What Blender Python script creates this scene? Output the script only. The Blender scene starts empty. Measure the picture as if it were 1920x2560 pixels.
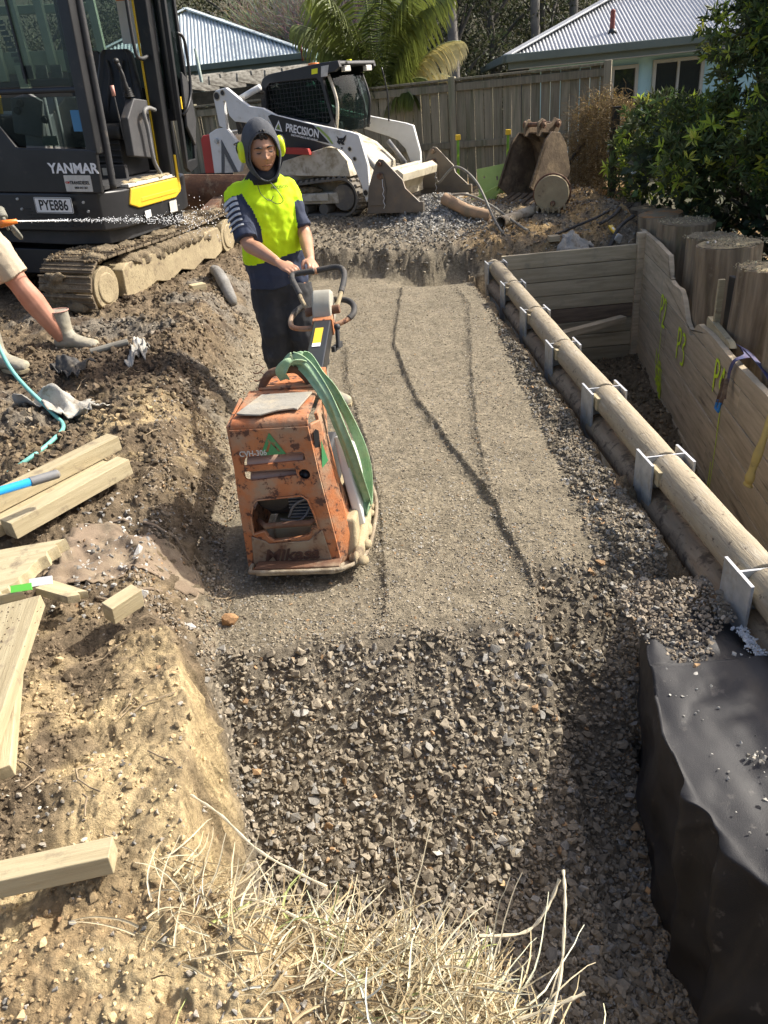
import bpy, bmesh, math, random
import numpy as np
from mathutils import Vector, Matrix, Euler
random.seed(7); rng=np.random.default_rng(7)
SC=bpy.context.scene; COL=SC.collection; D=bpy.data
R=math.radians
# ---------------- camera, sky, sun, exposure ----------------
CAMZ=1.83
def setup_camera():
    P=R(29); Rl=R(5.7)
    f=Vector((0,math.cos(P),-math.sin(P))); r=Vector((1,0,0)); u=r.cross(f)
    r2=r*math.cos(Rl)-u*math.sin(Rl); u2=u*math.cos(Rl)+r*math.sin(Rl)
    cd=D.cameras.new('camera'); c=D.objects.new('camera',cd); COL.objects.link(c)
    M=Matrix((r2,u2,-f)).transposed().to_4x4(); M.translation=Vector((0,0,CAMZ)); c.matrix_world=M
    cd.sensor_fit='VERTICAL'; cd.sensor_height=24; cd.lens=24*1852/2560
    cd.clip_start=.05; cd.clip_end=600; SC.camera=c
setup_camera()
SUN=Vector((0.86,0.28,0.80)).normalized()
w=D.worlds.new('World'); SC.world=w; w.use_nodes=True
nt=w.node_tree; nt.nodes.clear()
sky=nt.nodes.new('ShaderNodeTexSky'); sky.sky_type='NISHITA'; sky.sun_disc=False
sky.sun_elevation=math.asin(SUN.z); sky.sun_rotation=math.atan2(SUN.x,SUN.y)
sky.air_density=.75; sky.dust_density=4.5; sky.ozone_density=.35
bg=nt.nodes.new('ShaderNodeBackground'); bg.inputs['Strength'].default_value=.15
wo=nt.nodes.new('ShaderNodeOutputWorld'); nt.links.new(sky.outputs[0],bg.inputs[0]); nt.links.new(bg.outputs[0],wo.inputs[0])
ld=D.lights.new('sun','SUN'); ld.energy=4.3; ld.angle=R(.5); ld.color=(1,.95,.86)
lo=D.objects.new('sun',ld); COL.objects.link(lo); lo.rotation_euler=(-SUN).to_track_quat('-Z','Y').to_euler()
SC.view_settings.view_transform='Standard'; SC.view_settings.look='None'; SC.view_settings.gamma=1
SC.view_settings.exposure=.70; SC.view_settings.use_curve_mapping=False
try: SC.cycles.max_bounces=6; SC.cycles.transparent_max_bounces=6
except Exception: pass

# ---------------- noise ----------------
def _h(i,j,s):
    n=(i*374761393+j*668265263+s*2147483647)&0xffffffff
    n=((n^(n>>13))*1274126177)&0xffffffff
    return ((n^(n>>16))&0xffff)/65535.
def vn(x,y,s=0):
    x=np.asarray(x,float);y=np.asarray(y,float)
    i=np.floor(x).astype(np.int64);j=np.floor(y).astype(np.int64);a=x-i;b=y-j
    a=a*a*(3-2*a);b=b*b*(3-2*b)
    return (_h(i,j,s)*(1-a)+_h(i+1,j,s)*a)*(1-b)+(_h(i,j+1,s)*(1-a)+_h(i+1,j+1,s)*a)*b-.5
def fbm(x,y,f,o=4,s=0,g=.5):
    t=0;a=1
    for k in range(o):
        t=t+a*vn(x*f+k*17.3,y*f-k*9.1,s+k);f*=2.03;a*=g
    return t
def sst(t): t=np.clip(t,0,1); return t*t*(3-2*t)
def mixf(a,b,t): return a+(b-a)*t

# ---------------- mesh builder ----------------
def V(*a): return Vector(a)
class MB:
    def __init__(s): s.v=[];s.f=[];s.m=[]
    def add(s,vs,fs,mi=0):
        o=len(s.v); s.v+= [tuple(p) for p in vs]; s.f+=[tuple(i+o for i in f) for f in fs]; s.m+=[mi]*len(fs); return s
    def box(s,c,sz,M=None,mi=0,tap=1):
        x,y,z=[q/2 for q in sz]; vs=[]
        for k in (-1,1):
            q=tap if k>0 else 1
            for a,b in((-1,-1),(1,-1),(1,1),(-1,1)):
                p=V(a*x*q,b*y*q,k*z)
                if M is not None: p=M@p
                vs.append(p+Vector(c))
        return s.add(vs,[(3,2,1,0),(4,5,6,7),(0,1,5,4),(1,2,6,5),(2,3,7,6),(3,0,4,7)],mi)
    def bar(s,p0,p1,w,h,up=(0,0,1),mi=0):
        p0=Vector(p0);p1=Vector(p1);d=(p1-p0);L=d.length;d.normalize();u=Vector(up)
        sd=d.cross(u)
        if sd.length<1e-4: sd=d.cross(V(1,0,0))
        sd.normalize();u=sd.cross(d)
        M=Matrix((d,sd,u)).transposed()
        return s.box((p0+p1)/2,(L,w,h),M,mi)
    def tube(s,pts,r,n=8,caps=True,mi=0,flat=None,up=(0,0,1)):
        pts=[Vector(p) for p in pts];k=len(pts)
        rs=r if isinstance(r,(list,tuple)) else [r]*k
        t0=(pts[1]-pts[0]).normalized();u=Vector(up)
        if abs(t0.dot(u))>.95:u=V(1,0,0)
        nrm=(u-t0*u.dot(t0)).normalized();vs=[]
        for i,p in enumerate(pts):
            t=(pts[min(i+1,k-1)]-pts[max(i-1,0)])
            if t.length<1e-9:t=t0
            t=t.normalized();nrm=(nrm-t*nrm.dot(t)).normalized();b=t.cross(nrm)
            for j in range(n):
                a=2*math.pi*j/n
                vs.append(p+(nrm*math.cos(a)*(flat or 1)+b*math.sin(a))*rs[i])
        fs=[(i*n+j,i*n+(j+1)%n,(i+1)*n+(j+1)%n,(i+1)*n+j) for i in range(k-1) for j in range(n)]
        if caps: fs+=[tuple(range(n-1,-1,-1)),tuple(range((k-1)*n,k*n))]
        return s.add(vs,fs,mi)
    def cyl(s,p0,p1,r0,r1=None,n=16,mi=0): return s.tube([p0,p1],[r0,r0 if r1 is None else r1],n,True,mi)
    def prism(s,poly,a,b,ax='Y',mi=0):
        n=len(poly);mp={'Y':lambda u,v,w:(u,w,v),'X':lambda u,v,w:(w,u,v),'Z':lambda u,v,w:(u,v,w)}[ax]
        vs=[mp(u,v,a) for u,v in poly]+[mp(u,v,b) for u,v in poly]
        fs=[tuple(range(n)),tuple(range(2*n-1,n-1,-1))]+[(i,n+i,n+(i+1)%n,(i+1)%n) for i in range(n)]
        return s.add(vs,fs,mi)
    def loft(s,rings,caps=True,mi=0,closed=True):
        n=len(rings[0]);k=len(rings);vs=[p for r in rings for p in r]
        m=n if closed else n-1
        fs=[(i*n+j,i*n+(j+1)%n,(i+1)*n+(j+1)%n,(i+1)*n+j) for i in range(k-1) for j in range(m)]
        if caps: fs+=[tuple(range(n-1,-1,-1)),tuple(range((k-1)*n,k*n))]
        return s.add(vs,fs,mi)
    def ell(s,c,r,M=None,nu=16,nv=10,mi=0):
        vs=[];c=Vector(c)
        for i in range(nv+1):
            th=math.pi*i/nv
            for j in range(nu):
                ph=2*math.pi*j/nu;p=V(r[0]*math.sin(th)*math.cos(ph),r[1]*math.sin(th)*math.sin(ph),r[2]*math.cos(th))
                vs.append((M@p if M is not None else p)+c)
        fs=[(i*nu+j,(i+1)*nu+j,(i+1)*nu+(j+1)%nu,i*nu+(j+1)%nu) for i in range(nv) for j in range(nu)]
        return s.add(vs,fs,mi)
    def mesh(s,name):
        me=D.meshes.new(name);me.from_pydata(s.v,[],s.f);me.polygons.foreach_set('material_index',s.m);return me
    def build(s,name,mat,par=None,bev=0,sm=False,seg=2,fix=True):
        me=s.mesh(name)
        if fix:
            b=bmesh.new();b.from_mesh(me);bmesh.ops.remove_doubles(b,verts=b.verts,dist=1e-6)
            bmesh.ops.recalc_face_normals(b,faces=b.faces);b.to_mesh(me);b.free()
        return link(name,me,mat,par,bev,sm,seg)
def link(name,me,mat,par=None,bev=0,sm=False,seg=2):
    for m in (mat if isinstance(mat,(list,tuple)) else [mat]): me.materials.append(m)
    if sm: me.shade_smooth() if hasattr(me,'shade_smooth') else me.polygons.foreach_set('use_smooth',[True]*len(me.polygons))
    o=D.objects.new(name,me);COL.objects.link(o)
    if par: o.parent=par
    if bev:
        m=o.modifiers.new('b','BEVEL');m.width=bev;m.segments=seg;m.limit_method='ANGLE';m.angle_limit=R(35)
        me.polygons.foreach_set('use_smooth',[True]*len(me.polygons))
        w=o.modifiers.new('w','WEIGHTED_NORMAL');w.keep_sharp=False
    return o
def tag(o,label=None,cat=None,group=None,kind=None):
    for k,v in(('label',label),('category',cat),('group',group),('kind',kind)):
        if v:o[k]=v
    return o
def thing(name,loc,label,cat,rot=(0,0,0),group=None):
    o=D.objects.new(name,None);COL.objects.link(o);o.location=loc;o.rotation_euler=rot;o.empty_display_size=.1
    return tag(o,label,cat,group)
def copy_tree(o,par=None):
    c=o.copy();COL.objects.link(c)
    if par:c.parent=par
    for ch in list(o.children):copy_tree(ch,c)
    return c
def plate(name,outer,holes,depth,bev,M,mat,par):
    "flat plate with real holes; outline in local xy, thickness along z, placed by matrix M"
    cu=D.curves.new(name,'CURVE');cu.dimensions='2D';cu.fill_mode='BOTH';cu.extrude=depth/2;cu.bevel_depth=bev;cu.bevel_resolution=1;cu.offset=-bev
    for pl in [outer]+holes:
        sp=cu.splines.new('POLY');sp.points.add(len(pl)-1)
        for i,p in enumerate(pl):sp.points[i].co=(p[0],p[1],0,1)
        sp.use_cyclic_u=True
    t=D.objects.new('t',cu);COL.objects.link(t);bpy.context.view_layer.update()
    me=D.meshes.new_from_object(t.evaluated_get(bpy.context.evaluated_depsgraph_get()))
    D.objects.remove(t);me.transform(M);me.name=name
    o=link(name,me,mat,par);me.polygons.foreach_set('use_smooth',[False]*len(me.polygons));return o
def rrect(x0,y0,x1,y1,r,n=4):
    p=[]
    for cx,cy,a0 in((x1-r,y1-r,0),(x0+r,y1-r,90),(x0+r,y0+r,180),(x1-r,y0+r,270)):
        for k in range(n+1):
            a=R(a0+90*k/n);p.append((cx+r*math.cos(a),cy+r*math.sin(a)))
    return p
def frameM(o,x,y):
    x=Vector(x).normalized();y=Vector(y);z=x.cross(y).normalized();y=z.cross(x)
    M=Matrix((x,y,z)).transposed().to_4x4();M.translation=Vector(o);return M
def text(name,s,size,M,mat,par,bold=0,sx=1,shear=0,dep=.0008,align='CENTER'):
    cu=D.curves.new(name,'FONT');cu.body=s;cu.size=size;cu.align_x=align;cu.align_y='CENTER';cu.offset=bold;cu.extrude=dep;cu.shear=shear;cu.resolution_u=3
    t=D.objects.new('t',cu);COL.objects.link(t);bpy.context.view_layer.update()
    me=D.meshes.new_from_object(t.evaluated_get(bpy.context.evaluated_depsgraph_get()))
    D.objects.remove(t);me.transform(M@Matrix.Diagonal((sx,1,1,1)));me.name=name
    return link(name,me,mat,par)
def spline(pts,n=6):
    pts=[Vector(p) for p in pts];out=[]
    for i in range(len(pts)-1):
        p0=pts[max(i-1,0)];p1=pts[i];p2=pts[i+1];p3=pts[min(i+2,len(pts)-1)]
        for k in range(n):
            t=k/n;out.append(.5*((2*p1)+(p2-p0)*t+(2*p0-5*p1+4*p2-p3)*t*t+(3*p1-p0-3*p2+p3)*t**3))
    return out+[pts[-1]]
def npmesh(name,v,f,mat,col=None,par=None,smooth=False):
    me=D.meshes.new(name);v=np.asarray(v,np.float32);f=np.asarray(f,np.int32);k=f.shape[1]
    me.vertices.add(len(v));me.vertices.foreach_set('co',v.ravel())
    me.loops.add(f.size);me.loops.foreach_set('vertex_index',f.ravel())
    me.polygons.add(len(f));me.polygons.foreach_set('loop_start',np.arange(0,f.size,k,dtype=np.int32))
    me.polygons.foreach_set('use_smooth',np.full(len(f),smooth))
    if col is not None:
        a=me.color_attributes.new('Col','FLOAT_COLOR','POINT');c=np.ones((len(v),4),np.float32);c[:,:3]=col;a.data.foreach_set('color',c.ravel())
    me.update();me.validate();me.materials.append(mat);o=D.objects.new(name,me);COL.objects.link(o)
    if par:o.parent=par
    return o

# ---------------- materials ----------------
def nodes(name):
    m=D.materials.new(name);m.use_nodes=True;n=m.node_tree;b=n.nodes['Principled BSDF'];return m,n,b
def mixc(n,fac,a,b):
    x=n.nodes.new('ShaderNodeMix');x.data_type='RGBA'
    for s,val in((x.inputs[0],fac),(x.inputs[6],a),(x.inputs[7],b)):
        if hasattr(val,'is_output'): n.links.new(val,s)
        elif isinstance(val,(int,float)): s.default_value=val
        else: s.default_value=(*val,1)
    return x.outputs[2]
def noise(n,co,sc,det=4,ro=.6,st=None):
    if st is not None:
        mp=n.nodes.new('ShaderNodeMapping');mp.inputs['Scale'].default_value=st;n.links.new(co,mp.inputs[0]);co=mp.outputs[0]
    t=n.nodes.new('ShaderNodeTexNoise');t.inputs['Scale'].default_value=sc;t.inputs['Detail'].default_value=det;t.inputs['Roughness'].default_value=ro
    n.links.new(co,t.inputs['Vector']);return t.outputs[0]
def ramp(n,v,lo,hi):
    x=n.nodes.new('ShaderNodeMapRange');x.inputs[1].default_value=lo;x.inputs[2].default_value=hi;n.links.new(v,x.inputs[0]);return x.outputs[0]
def mat(name,c,c2=None,s=6,rough=.7,metal=0,dirt=None,ds=3,dl=.5,dh=.62,bump=0,bs=60,st=(1,1,1),rv=0,c3=None,s3=20,l3=.55,h3=.7,drough=None,lo=.35,hi=.65,trans=0,co_='Object',bd=.01):
    m,n,b=nodes(name);tc=n.nodes.new('ShaderNodeTexCoord').outputs[co_]
    oi=n.nodes.new('ShaderNodeObjectInfo')
    off=n.nodes.new('ShaderNodeVectorMath');off.operation='MULTIPLY_ADD';off.inputs[1].default_value=(1,1,1)
    n.links.new(tc,off.inputs[0]);cb=n.nodes.new('ShaderNodeCombineXYZ')
    mu=n.nodes.new('ShaderNodeMath');mu.operation='MULTIPLY';mu.inputs[1].default_value=37 if rv else 0;n.links.new(oi.outputs['Random'],mu.inputs[0])
    for k in range(3):n.links.new(mu.outputs[0],cb.inputs[k])
    n.links.new(cb.outputs[0],off.inputs[2]);co=off.outputs[0]
    col=mixc(n,ramp(n,noise(n,co,s,5,.6,st),lo,hi),c,c2 or c)
    if c3: col=mixc(n,ramp(n,noise(n,co,s3,5,.65,st),l3,h3),col,c3)
    if rv:
        hs=n.nodes.new('ShaderNodeHueSaturation');vr=n.nodes.new('ShaderNodeMapRange');vr.inputs[3].default_value=1-rv;vr.inputs[4].default_value=1+rv
        n.links.new(oi.outputs['Random'],vr.inputs[0]);n.links.new(vr.outputs[0],hs.inputs['Value']);n.links.new(col,hs.inputs['Color']);col=hs.outputs[0]
    b.inputs['Roughness'].default_value=rough;b.inputs['Metallic'].default_value=metal
    if dirt:
        df=ramp(n,noise(n,co,ds,7,.68),dl,dh);col=mixc(n,df,col,dirt)
        rm=n.nodes.new('ShaderNodeMapRange');rm.inputs[3].default_value=rough;rm.inputs[4].default_value=.9;n.links.new(df,rm.inputs[0]);n.links.new(rm.outputs[0],b.inputs['Roughness'])
        if metal:
            rm=n.nodes.new('ShaderNodeMapRange');rm.inputs[3].default_value=metal;rm.inputs[4].default_value=0;n.links.new(df,rm.inputs[0]);n.links.new(rm.outputs[0],b.inputs['Metallic'])
    n.links.new(col,b.inputs['Base Color'])
    if bump:
        bn=n.nodes.new('ShaderNodeBump');bn.inputs['Strength'].default_value=bump;bn.inputs['Distance'].default_value=bd
        n.links.new(noise(n,co,bs,6,.65,st),bn.inputs['Height']);n.links.new(bn.outputs[0],b.inputs['Normal'])
    if trans: b.inputs['Transmission Weight'].default_value=trans
    return m
def attmat(name,rough=.95,bump=.4,bs=120,var=.35,s1=40,trans=0,spec=.15,bd=.006):
    m,n,b=nodes(name);a=n.nodes.new('ShaderNodeAttribute');a.attribute_name='Col'
    tc=n.nodes.new('ShaderNodeTexCoord').outputs['Object']
    mr=n.nodes.new('ShaderNodeMapRange');mr.inputs[1].default_value=.3;mr.inputs[2].default_value=.7;mr.inputs[3].default_value=1-var;mr.inputs[4].default_value=1+var
    n.links.new(noise(n,tc,s1,6,.7),mr.inputs[0])
    vm=n.nodes.new('ShaderNodeVectorMath');vm.operation='SCALE';n.links.new(a.outputs['Color'],vm.inputs[0]);n.links.new(mr.outputs[0],vm.inputs['Scale'])
    n.links.new(vm.outputs[0],b.inputs['Base Color']);b.inputs['Roughness'].default_value=rough
    b.inputs['Specular IOR Level'].default_value=spec
    if bump:
        bn=n.nodes.new('ShaderNodeBump');bn.inputs['Strength'].default_value=bump;bn.inputs['Distance'].default_value=bd
        n.links.new(noise(n,tc,bs,7,.7),bn.inputs['Height']);n.links.new(bn.outputs[0],b.inputs['Normal'])
    if trans:
        out=n.nodes['Material Output'];tr=n.nodes.new('ShaderNodeBsdfTranslucent');n.links.new(vm.outputs[0],tr.inputs[0])
        ms=n.nodes.new('ShaderNodeMixShader');ms.inputs[0].default_value=trans;n.links.new(b.outputs[0],ms.inputs[1]);n.links.new(tr.outputs[0],ms.inputs[2]);n.links.new(ms.outputs[0],out.inputs[0])
    return m
def glass(name,tint=(.75,.85,.83),opac=.25,rough=.03):
    m,n,b=nodes(name);out=n.nodes['Material Output'];tr=n.nodes.new('ShaderNodeBsdfTransparent');tr.inputs[0].default_value=(*tint,1)
    b.inputs['Base Color'].default_value=(.02,.03,.03,1);b.inputs['Roughness'].default_value=rough;b.inputs['Specular IOR Level'].default_value=1
    fr=n.nodes.new('ShaderNodeFresnel');fr.inputs[0].default_value=1.5;ad=n.nodes.new('ShaderNodeMath');ad.operation='ADD';ad.inputs[1].default_value=opac;n.links.new(fr.outputs[0],ad.inputs[0])
    ms=n.nodes.new('ShaderNodeMixShader');n.links.new(ad.outputs[0],ms.inputs[0]);n.links.new(tr.outputs[0],ms.inputs[1]);n.links.new(b.outputs[0],ms.inputs[2]);n.links.new(ms.outputs[0],out.inputs[0]);return m
MUD=(.20,.15,.09)
M_={
 'terrain':attmat('soil',.95,1.0,70,.45,34,bd=.018),'stone':attmat('stone',.85,.5,160,.25,70),
 'wood_new':mat('pale_timber',(.47,.40,.25),(.37,.305,.18),4,.8,st=(1,14,14),c3=(.26,.20,.11),s3=2.2,l3=.60,h3=.74,bump=.3,bs=18,rv=.10,dirt=(.25,.20,.13),ds=11,dl=.56,dh=.68),
 'wood_wall':mat('damp_timber',(.49,.41,.275),(.35,.29,.185),3,.85,st=(.8,1,9),c3=(.13,.095,.06),s3=1.3,l3=.6,h3=.8,bump=.5,bs=30,rv=.22,dirt=(.30,.27,.20),ds=6,dl=.58,dh=.75),
 'wood_wall2':mat('aged_timber_wall',(.60,.49,.335),(.42,.335,.22),3,.85,st=(.8,1,9),c3=(.10,.075,.05),s3=1.5,l3=.6,h3=.78,bump=.5,bs=30,rv=.14,dirt=(.36,.32,.23),ds=5,dl=.58,dh=.75),
 'fence':mat('weathered_fence',(.30,.265,.19),(.20,.175,.125),3,.9,st=(9,9,.6),c3=(.10,.115,.06),s3=1.2,l3=.5,h3=.75,bump=.5,bs=20,rv=.22),
 'pile':mat('old_pile_timber',(.40,.31,.20),(.15,.11,.07),2,.9,st=(5,5,.5),c3=(.14,.13,.06),s3=1.2,l3=.56,h3=.8,bump=1,bs=9,dirt=(.33,.28,.19),ds=4,dl=.6,dh=.72,bd=.02),
 'log':mat('muddy_round_timber',(.36,.30,.205),(.25,.20,.135),4,.85,st=(7,1.0,7),c3=(.42,.37,.28),s3=4,l3=.5,h3=.7,bump=.5,bs=12,dirt=(.13,.10,.07),ds=24,dl=.60,dh=.64,rv=.08),
 'log_low':mat('muddy_warmed_timber',(.42,.31,.20),(.28,.20,.125),4,.9,st=(7,1,7),dirt=(.14,.10,.065),ds=14,dl=.52,dh=.62,bump=.5,bs=12),  # mud, plus a warm tint offsetting cool skylight on the shaded lower timbers
 'galv':mat('galvanised_steel',(.50,.51,.50),(.33,.345,.34),11,.5,.3,dirt=(.32,.28,.21),ds=9,dl=.50,dh=.68,bump=.25,bs=50,rv=.08),
 'galv_top':mat('bright_cut_steel',(.72,.73,.74),(.5,.5,.5),30,.4,.3),
 'orange':mat('chipped_orange_paint',(.48,.18,.065),(.38,.125,.045),6,.65,c3=(.34,.24,.155),s3=5,l3=.45,h3=.64,dirt=(.115,.055,.035),ds=24,dl=.545,dh=.60,bump=.35,bs=70),
 'rust':mat('rusty_steel',(.20,.10,.055),(.11,.06,.04),9,.8,.2,dirt=(.27,.20,.13),ds=6,dl=.5,dh=.65,bump=.4,bs=40),
 'bucket':mat('muddy_bucket_steel',(.20,.145,.09),(.12,.085,.055),5,.8,.15,dirt=(.30,.22,.13),ds=4,dl=.5,dh=.65,bump=.5,bs=30),
 'mudsteel':mat('mud_caked_steel',(.40,.33,.20),(.30,.24,.145),6,.9,dirt=(.16,.12,.08),ds=7,dl=.58,dh=.68,bump=.6,bs=40),
 'mud':mat('caked_mud',(.17,.13,.08),(.25,.20,.125),12,.95,bump=1,bs=45,bd=.02,dirt=(.09,.07,.045),ds=20,dl=.5,dh=.65),
 'black':mat('black_paint',(.018,.019,.021),(.028,.028,.03),4,.38,dirt=(.12,.10,.075),ds=5,dl=.6,dh=.85),
 'blackm':mat('matt_black_plastic',(.03,.031,.033),(.045,.045,.047),8,.6,dirt=(.16,.13,.10),ds=6,dl=.6,dh=.8),
 'rubber':mat('black_rubber',(.035,.035,.035),(.06,.055,.05),10,.75,dirt=(.18,.15,.11),ds=9,dl=.52,dh=.7,bump=.2,bs=80),
 'grey':mat('grey_plastic',(.14,.145,.15),(.20,.20,.20),7,.6,dirt=(.27,.24,.18),ds=8,dl=.55,dh=.7),
 'yellow':mat('yellow_paint',(.78,.52,.03),(.68,.44,.03),5,.45,dirt=(.35,.28,.15),ds=8,dl=.62,dh=.75),
 'white':mat('white_paint',(.74,.74,.72),(.66,.66,.63),5,.4,dirt=(.42,.38,.29),ds=4,dl=.57,dh=.75),
 'whited':mat('dusty_white_paint',(.62,.58,.48),(.50,.45,.34),5,.6,dirt=(.30,.25,.17),ds=6,dl=.48,dh=.65,bump=.2),
 'red':mat('red_paint',(.45,.03,.025),(.38,.03,.02),5,.45,dirt=(.2,.12,.08),ds=6,dl=.6,dh=.8),
 'dgrey':mat('dark_grey_decal',(.09,.095,.10),None,5,.5),
 'lgrey':mat('light_label',(.62,.60,.54),(.5,.48,.44),20,.6),'label':mat('white_label',(.78,.78,.76),None,20,.5),'ink':mat('black_lettering',(.015,.015,.015),None,5,.5),
 'whitet':mat('white_lettering',(.82,.82,.82),None,5,.5),'green':mat('green_print',(.05,.28,.10),(.08,.24,.09),9,.6,dirt=(.3,.2,.1),ds=18,dl=.6,dh=.66),
 'lime':mat('lime_paint',(.36,.48,.13),(.30,.42,.10),6,.55,dirt=(.30,.25,.15),ds=5,dl=.56,dh=.72),
 'spray':mat('fluoro_spray_paint',(.80,1.0,.03),(.62,.82,.05),30,.6),
 'glass':glass('cab_glass'),'dglass':glass('tinted_glass',(.45,.62,.56),.22),'wglass':glass('window_glass',(.10,.12,.14),.75,.05),
 'skin':mat('skin',(.43,.225,.135),(.48,.26,.165),9,.5,bump=.06,bs=120),'skin2':mat('fair_skin',(.52,.27,.19),(.44,.20,.13),7,.55,bump=.1,bs=80,dirt=(.3,.2,.13),ds=14,dl=.62,dh=.7),
 'vest':mat('fluoro_yellow_fabric',(.60,.88,.0),(.54,.80,.0),6,.8,bump=.2,bs=220,dirt=(.42,.52,.08),ds=5,dl=.62,dh=.8),
 'navy':mat('navy_fabric',(.022,.03,.06),(.03,.042,.08),6,.85,bump=.2,bs=250,dirt=(.10,.10,.11),ds=7,dl=.64,dh=.85),
 'trous':mat('black_trousers',(.022,.023,.025),(.04,.04,.042),5,.9,bump=.25,bs=150,dirt=(.10,.095,.09),ds=5,dl=.58,dh=.8),
 'hood':mat('charcoal_fabric',(.05,.055,.065),(.085,.09,.10),9,.9,bump=.25,bs=200),
 'muff':mat('fluoro_muff',(.62,.78,.02),None,6,.4),'silver':mat('reflective_tape',(.50,.52,.54),(.42,.44,.46),8,.4,.2),
 'boot':mat('muddy_rubber_boot',(.34,.31,.235),(.24,.23,.19),9,.7,dirt=(.40,.35,.22),ds=7,dl=.5,dh=.66,bump=.3,bs=60),
 'shorts':mat('khaki_cotton',(.50,.42,.31),(.43,.36,.26),5,.9,bump=.3,bs=160),'tee':mat('grey_cotton',(.16,.155,.15),(.19,.18,.175),5,.9,bump=.3,bs=160),
 'hair':mat('black_hair',(.012,.01,.01),(.03,.025,.02),30,.6,bump=.5,bs=150),
 'sling':mat('green_webbing',(.25,.42,.24),(.38,.52,.32),14,.8,st=(2,2,2),dirt=(.36,.42,.24),ds=10,dl=.52,dh=.7,bump=.5,bs=90),
 'hose':mat('teal_hose',(.14,.42,.36),(.2,.48,.42),9,.4),'cablegrey':mat('grey_cable',(.25,.24,.2),(.17,.15,.12),9,.7),
 'blue':mat('blue_sleeve',(.02,.32,.75),(.03,.28,.66),6,.35),'bluew':mat('blue_webbing',(.03,.06,.16),(.10,.07,.14),20,.7),'bluec':mat('bright_blue_plastic',(.02,.22,.55),None,5,.4),
 'geo':mat('black_geotextile',(.014,.013,.014),(.026,.025,.026),3,.6,c3=(.10,.09,.08),s3=16,l3=.62,h3=.72,bump=.35,bs=300,bd=.004),
 'rag':mat('dirty_cloth',(.45,.43,.38),(.30,.29,.26),7,.9,dirt=(.20,.16,.11),ds=9,dl=.5,dh=.66,bump=.4,bs=120),
 'mat':mat('buried_cloth',(.24,.18,.125),(.18,.135,.09),7,.95,bump=.4,bs=200,dirt=(.30,.24,.16),ds=9,dl=.5,dh=.7),
 'conc':mat('concrete_lump',(.42,.41,.38),(.33,.32,.29),12,.95,bump=.6,bs=60),
 'ply':mat('yellow_sleeve',(.56,.44,.14),(.46,.35,.11),8,.6,dirt=(.28,.22,.10),ds=9,dl=.55,dh=.7,bump=.5,bs=40),
 'roof':mat('pale_corrugated_steel',(.50,.56,.57),(.44,.50,.52),2,.5,.1),'roof2':mat('zinc_corrugated_steel',(.50,.51,.52),(.44,.45,.46),2,.42,.3),
 'fascia':mat('green_fascia',(.10,.135,.115),(.08,.11,.095),3,.6),'fascia2':mat('grey_green_gutter',(.13,.165,.15),(.11,.14,.125),3,.5),
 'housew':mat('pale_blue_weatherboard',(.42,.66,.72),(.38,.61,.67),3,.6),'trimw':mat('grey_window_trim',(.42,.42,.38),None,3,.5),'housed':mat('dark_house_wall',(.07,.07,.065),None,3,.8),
 'lichen':mat('lichen_timber',(.10,.09,.075),(.34,.33,.29),7,.9,bump=.5,bs=30,st=(1,1,3)),'polycarb':mat('mint_sheet',(.30,.45,.40),(.26,.40,.36),5,.5),
 'bark':mat('tree_bark',(.075,.065,.05),(.13,.12,.10),6,.95,st=(6,6,1),bump=.8,bs=20),
 'leaf':attmat('foliage',.55,0,10,.3,2,.35,.4),'straw':attmat('dry_grass',.8,0,10,.2,30,.2),
 'amber':mat('amber_beacon',(.85,.22,.03),None,5,.4),'pole':mat('grey_pole',(.30,.37,.33),(.2,.25,.22),4,.6),'redpole':mat('rusty_pole',(.22,.06,.045),None,4,.7),
 'water':mat('water_drop',(.85,.88,.9),None,5,.1),
}
# ---------------- terrain ----------------
I_=np.interp
def xt(y): return I_(y,[1.1,1.3,1.63,1.84,2.2,2.33,2.9,4,5.35,7,9.35],[-.45,-.5,-.54,-.59,-.68,-.67,-.71,-.78,-.87,-.83,-.79])
def wl(y): return I_(y,[1.1,1.6,2.0,2.4,2.9,4,5.5,8],[.07,.08,.12,.3,.36,.45,.5,.5])
def hb(y): return I_(y,[.5,1,1.6,2.3,3,4,5.5,9],[.38,.36,.33,.29,.36,.44,.5,.5])
def hp(y): return I_(y,[.9,1.2,1.5,1.80,2.1,2.30],[-.60,-.58,-.50,-.32,-.12,0])
def yedge(x): return I_(x,[-.5,-.3,0,.15,.3,.5],[1.12,1.02,.92,.82,.66,.4])
def xwall(y): return 3.25+.169*(y-8.75)
RA=([2.3,2.46,2.77,3.41,3.94,4.78,6.15,8.42],[.60,.59,.57,.53,.43,.29,.21,.44])
def lip(x): return 2.26+.36*sst((x-.56)/.06)
def xsh(y): return I_(y,[2.3,2.64,3.06,3.6,4.57,5.4,6.57,8.5],[.90,.93,.96,1.0,1.04,1.09,1.17,1.22])
RB=([3.23,3.91,4.99,7.25,8.5],[.55,.57,.70,1.01,.98])
RC=([2.35,3.26,4.06,5.25,6.55],[-.05,-.03,-.07,-.18,-.21])
def zones(x,y):
    n1=fbm(x,y,1.3,4,3)
    xtl=xt(y)+.10*fbm(x,y,2.5,3,11)*np.clip((y-1.9),0.15,1); w=wl(y)
    bank=sst((xtl-x)/w)
    ye=yedge(x)+.06*fbm(x,y,6,3,5)
    fore=sst((ye-y)/.09)*(x<.7)
    yf=I_(x,[-1,0,.5,1.2,1.6],[9.15,8.95,9.0,8.85,8.8])+.3*fbm(x,y,1.7,4,9)
    far=sst((y-yf)/.35)
    return bank,fore,far
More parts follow.
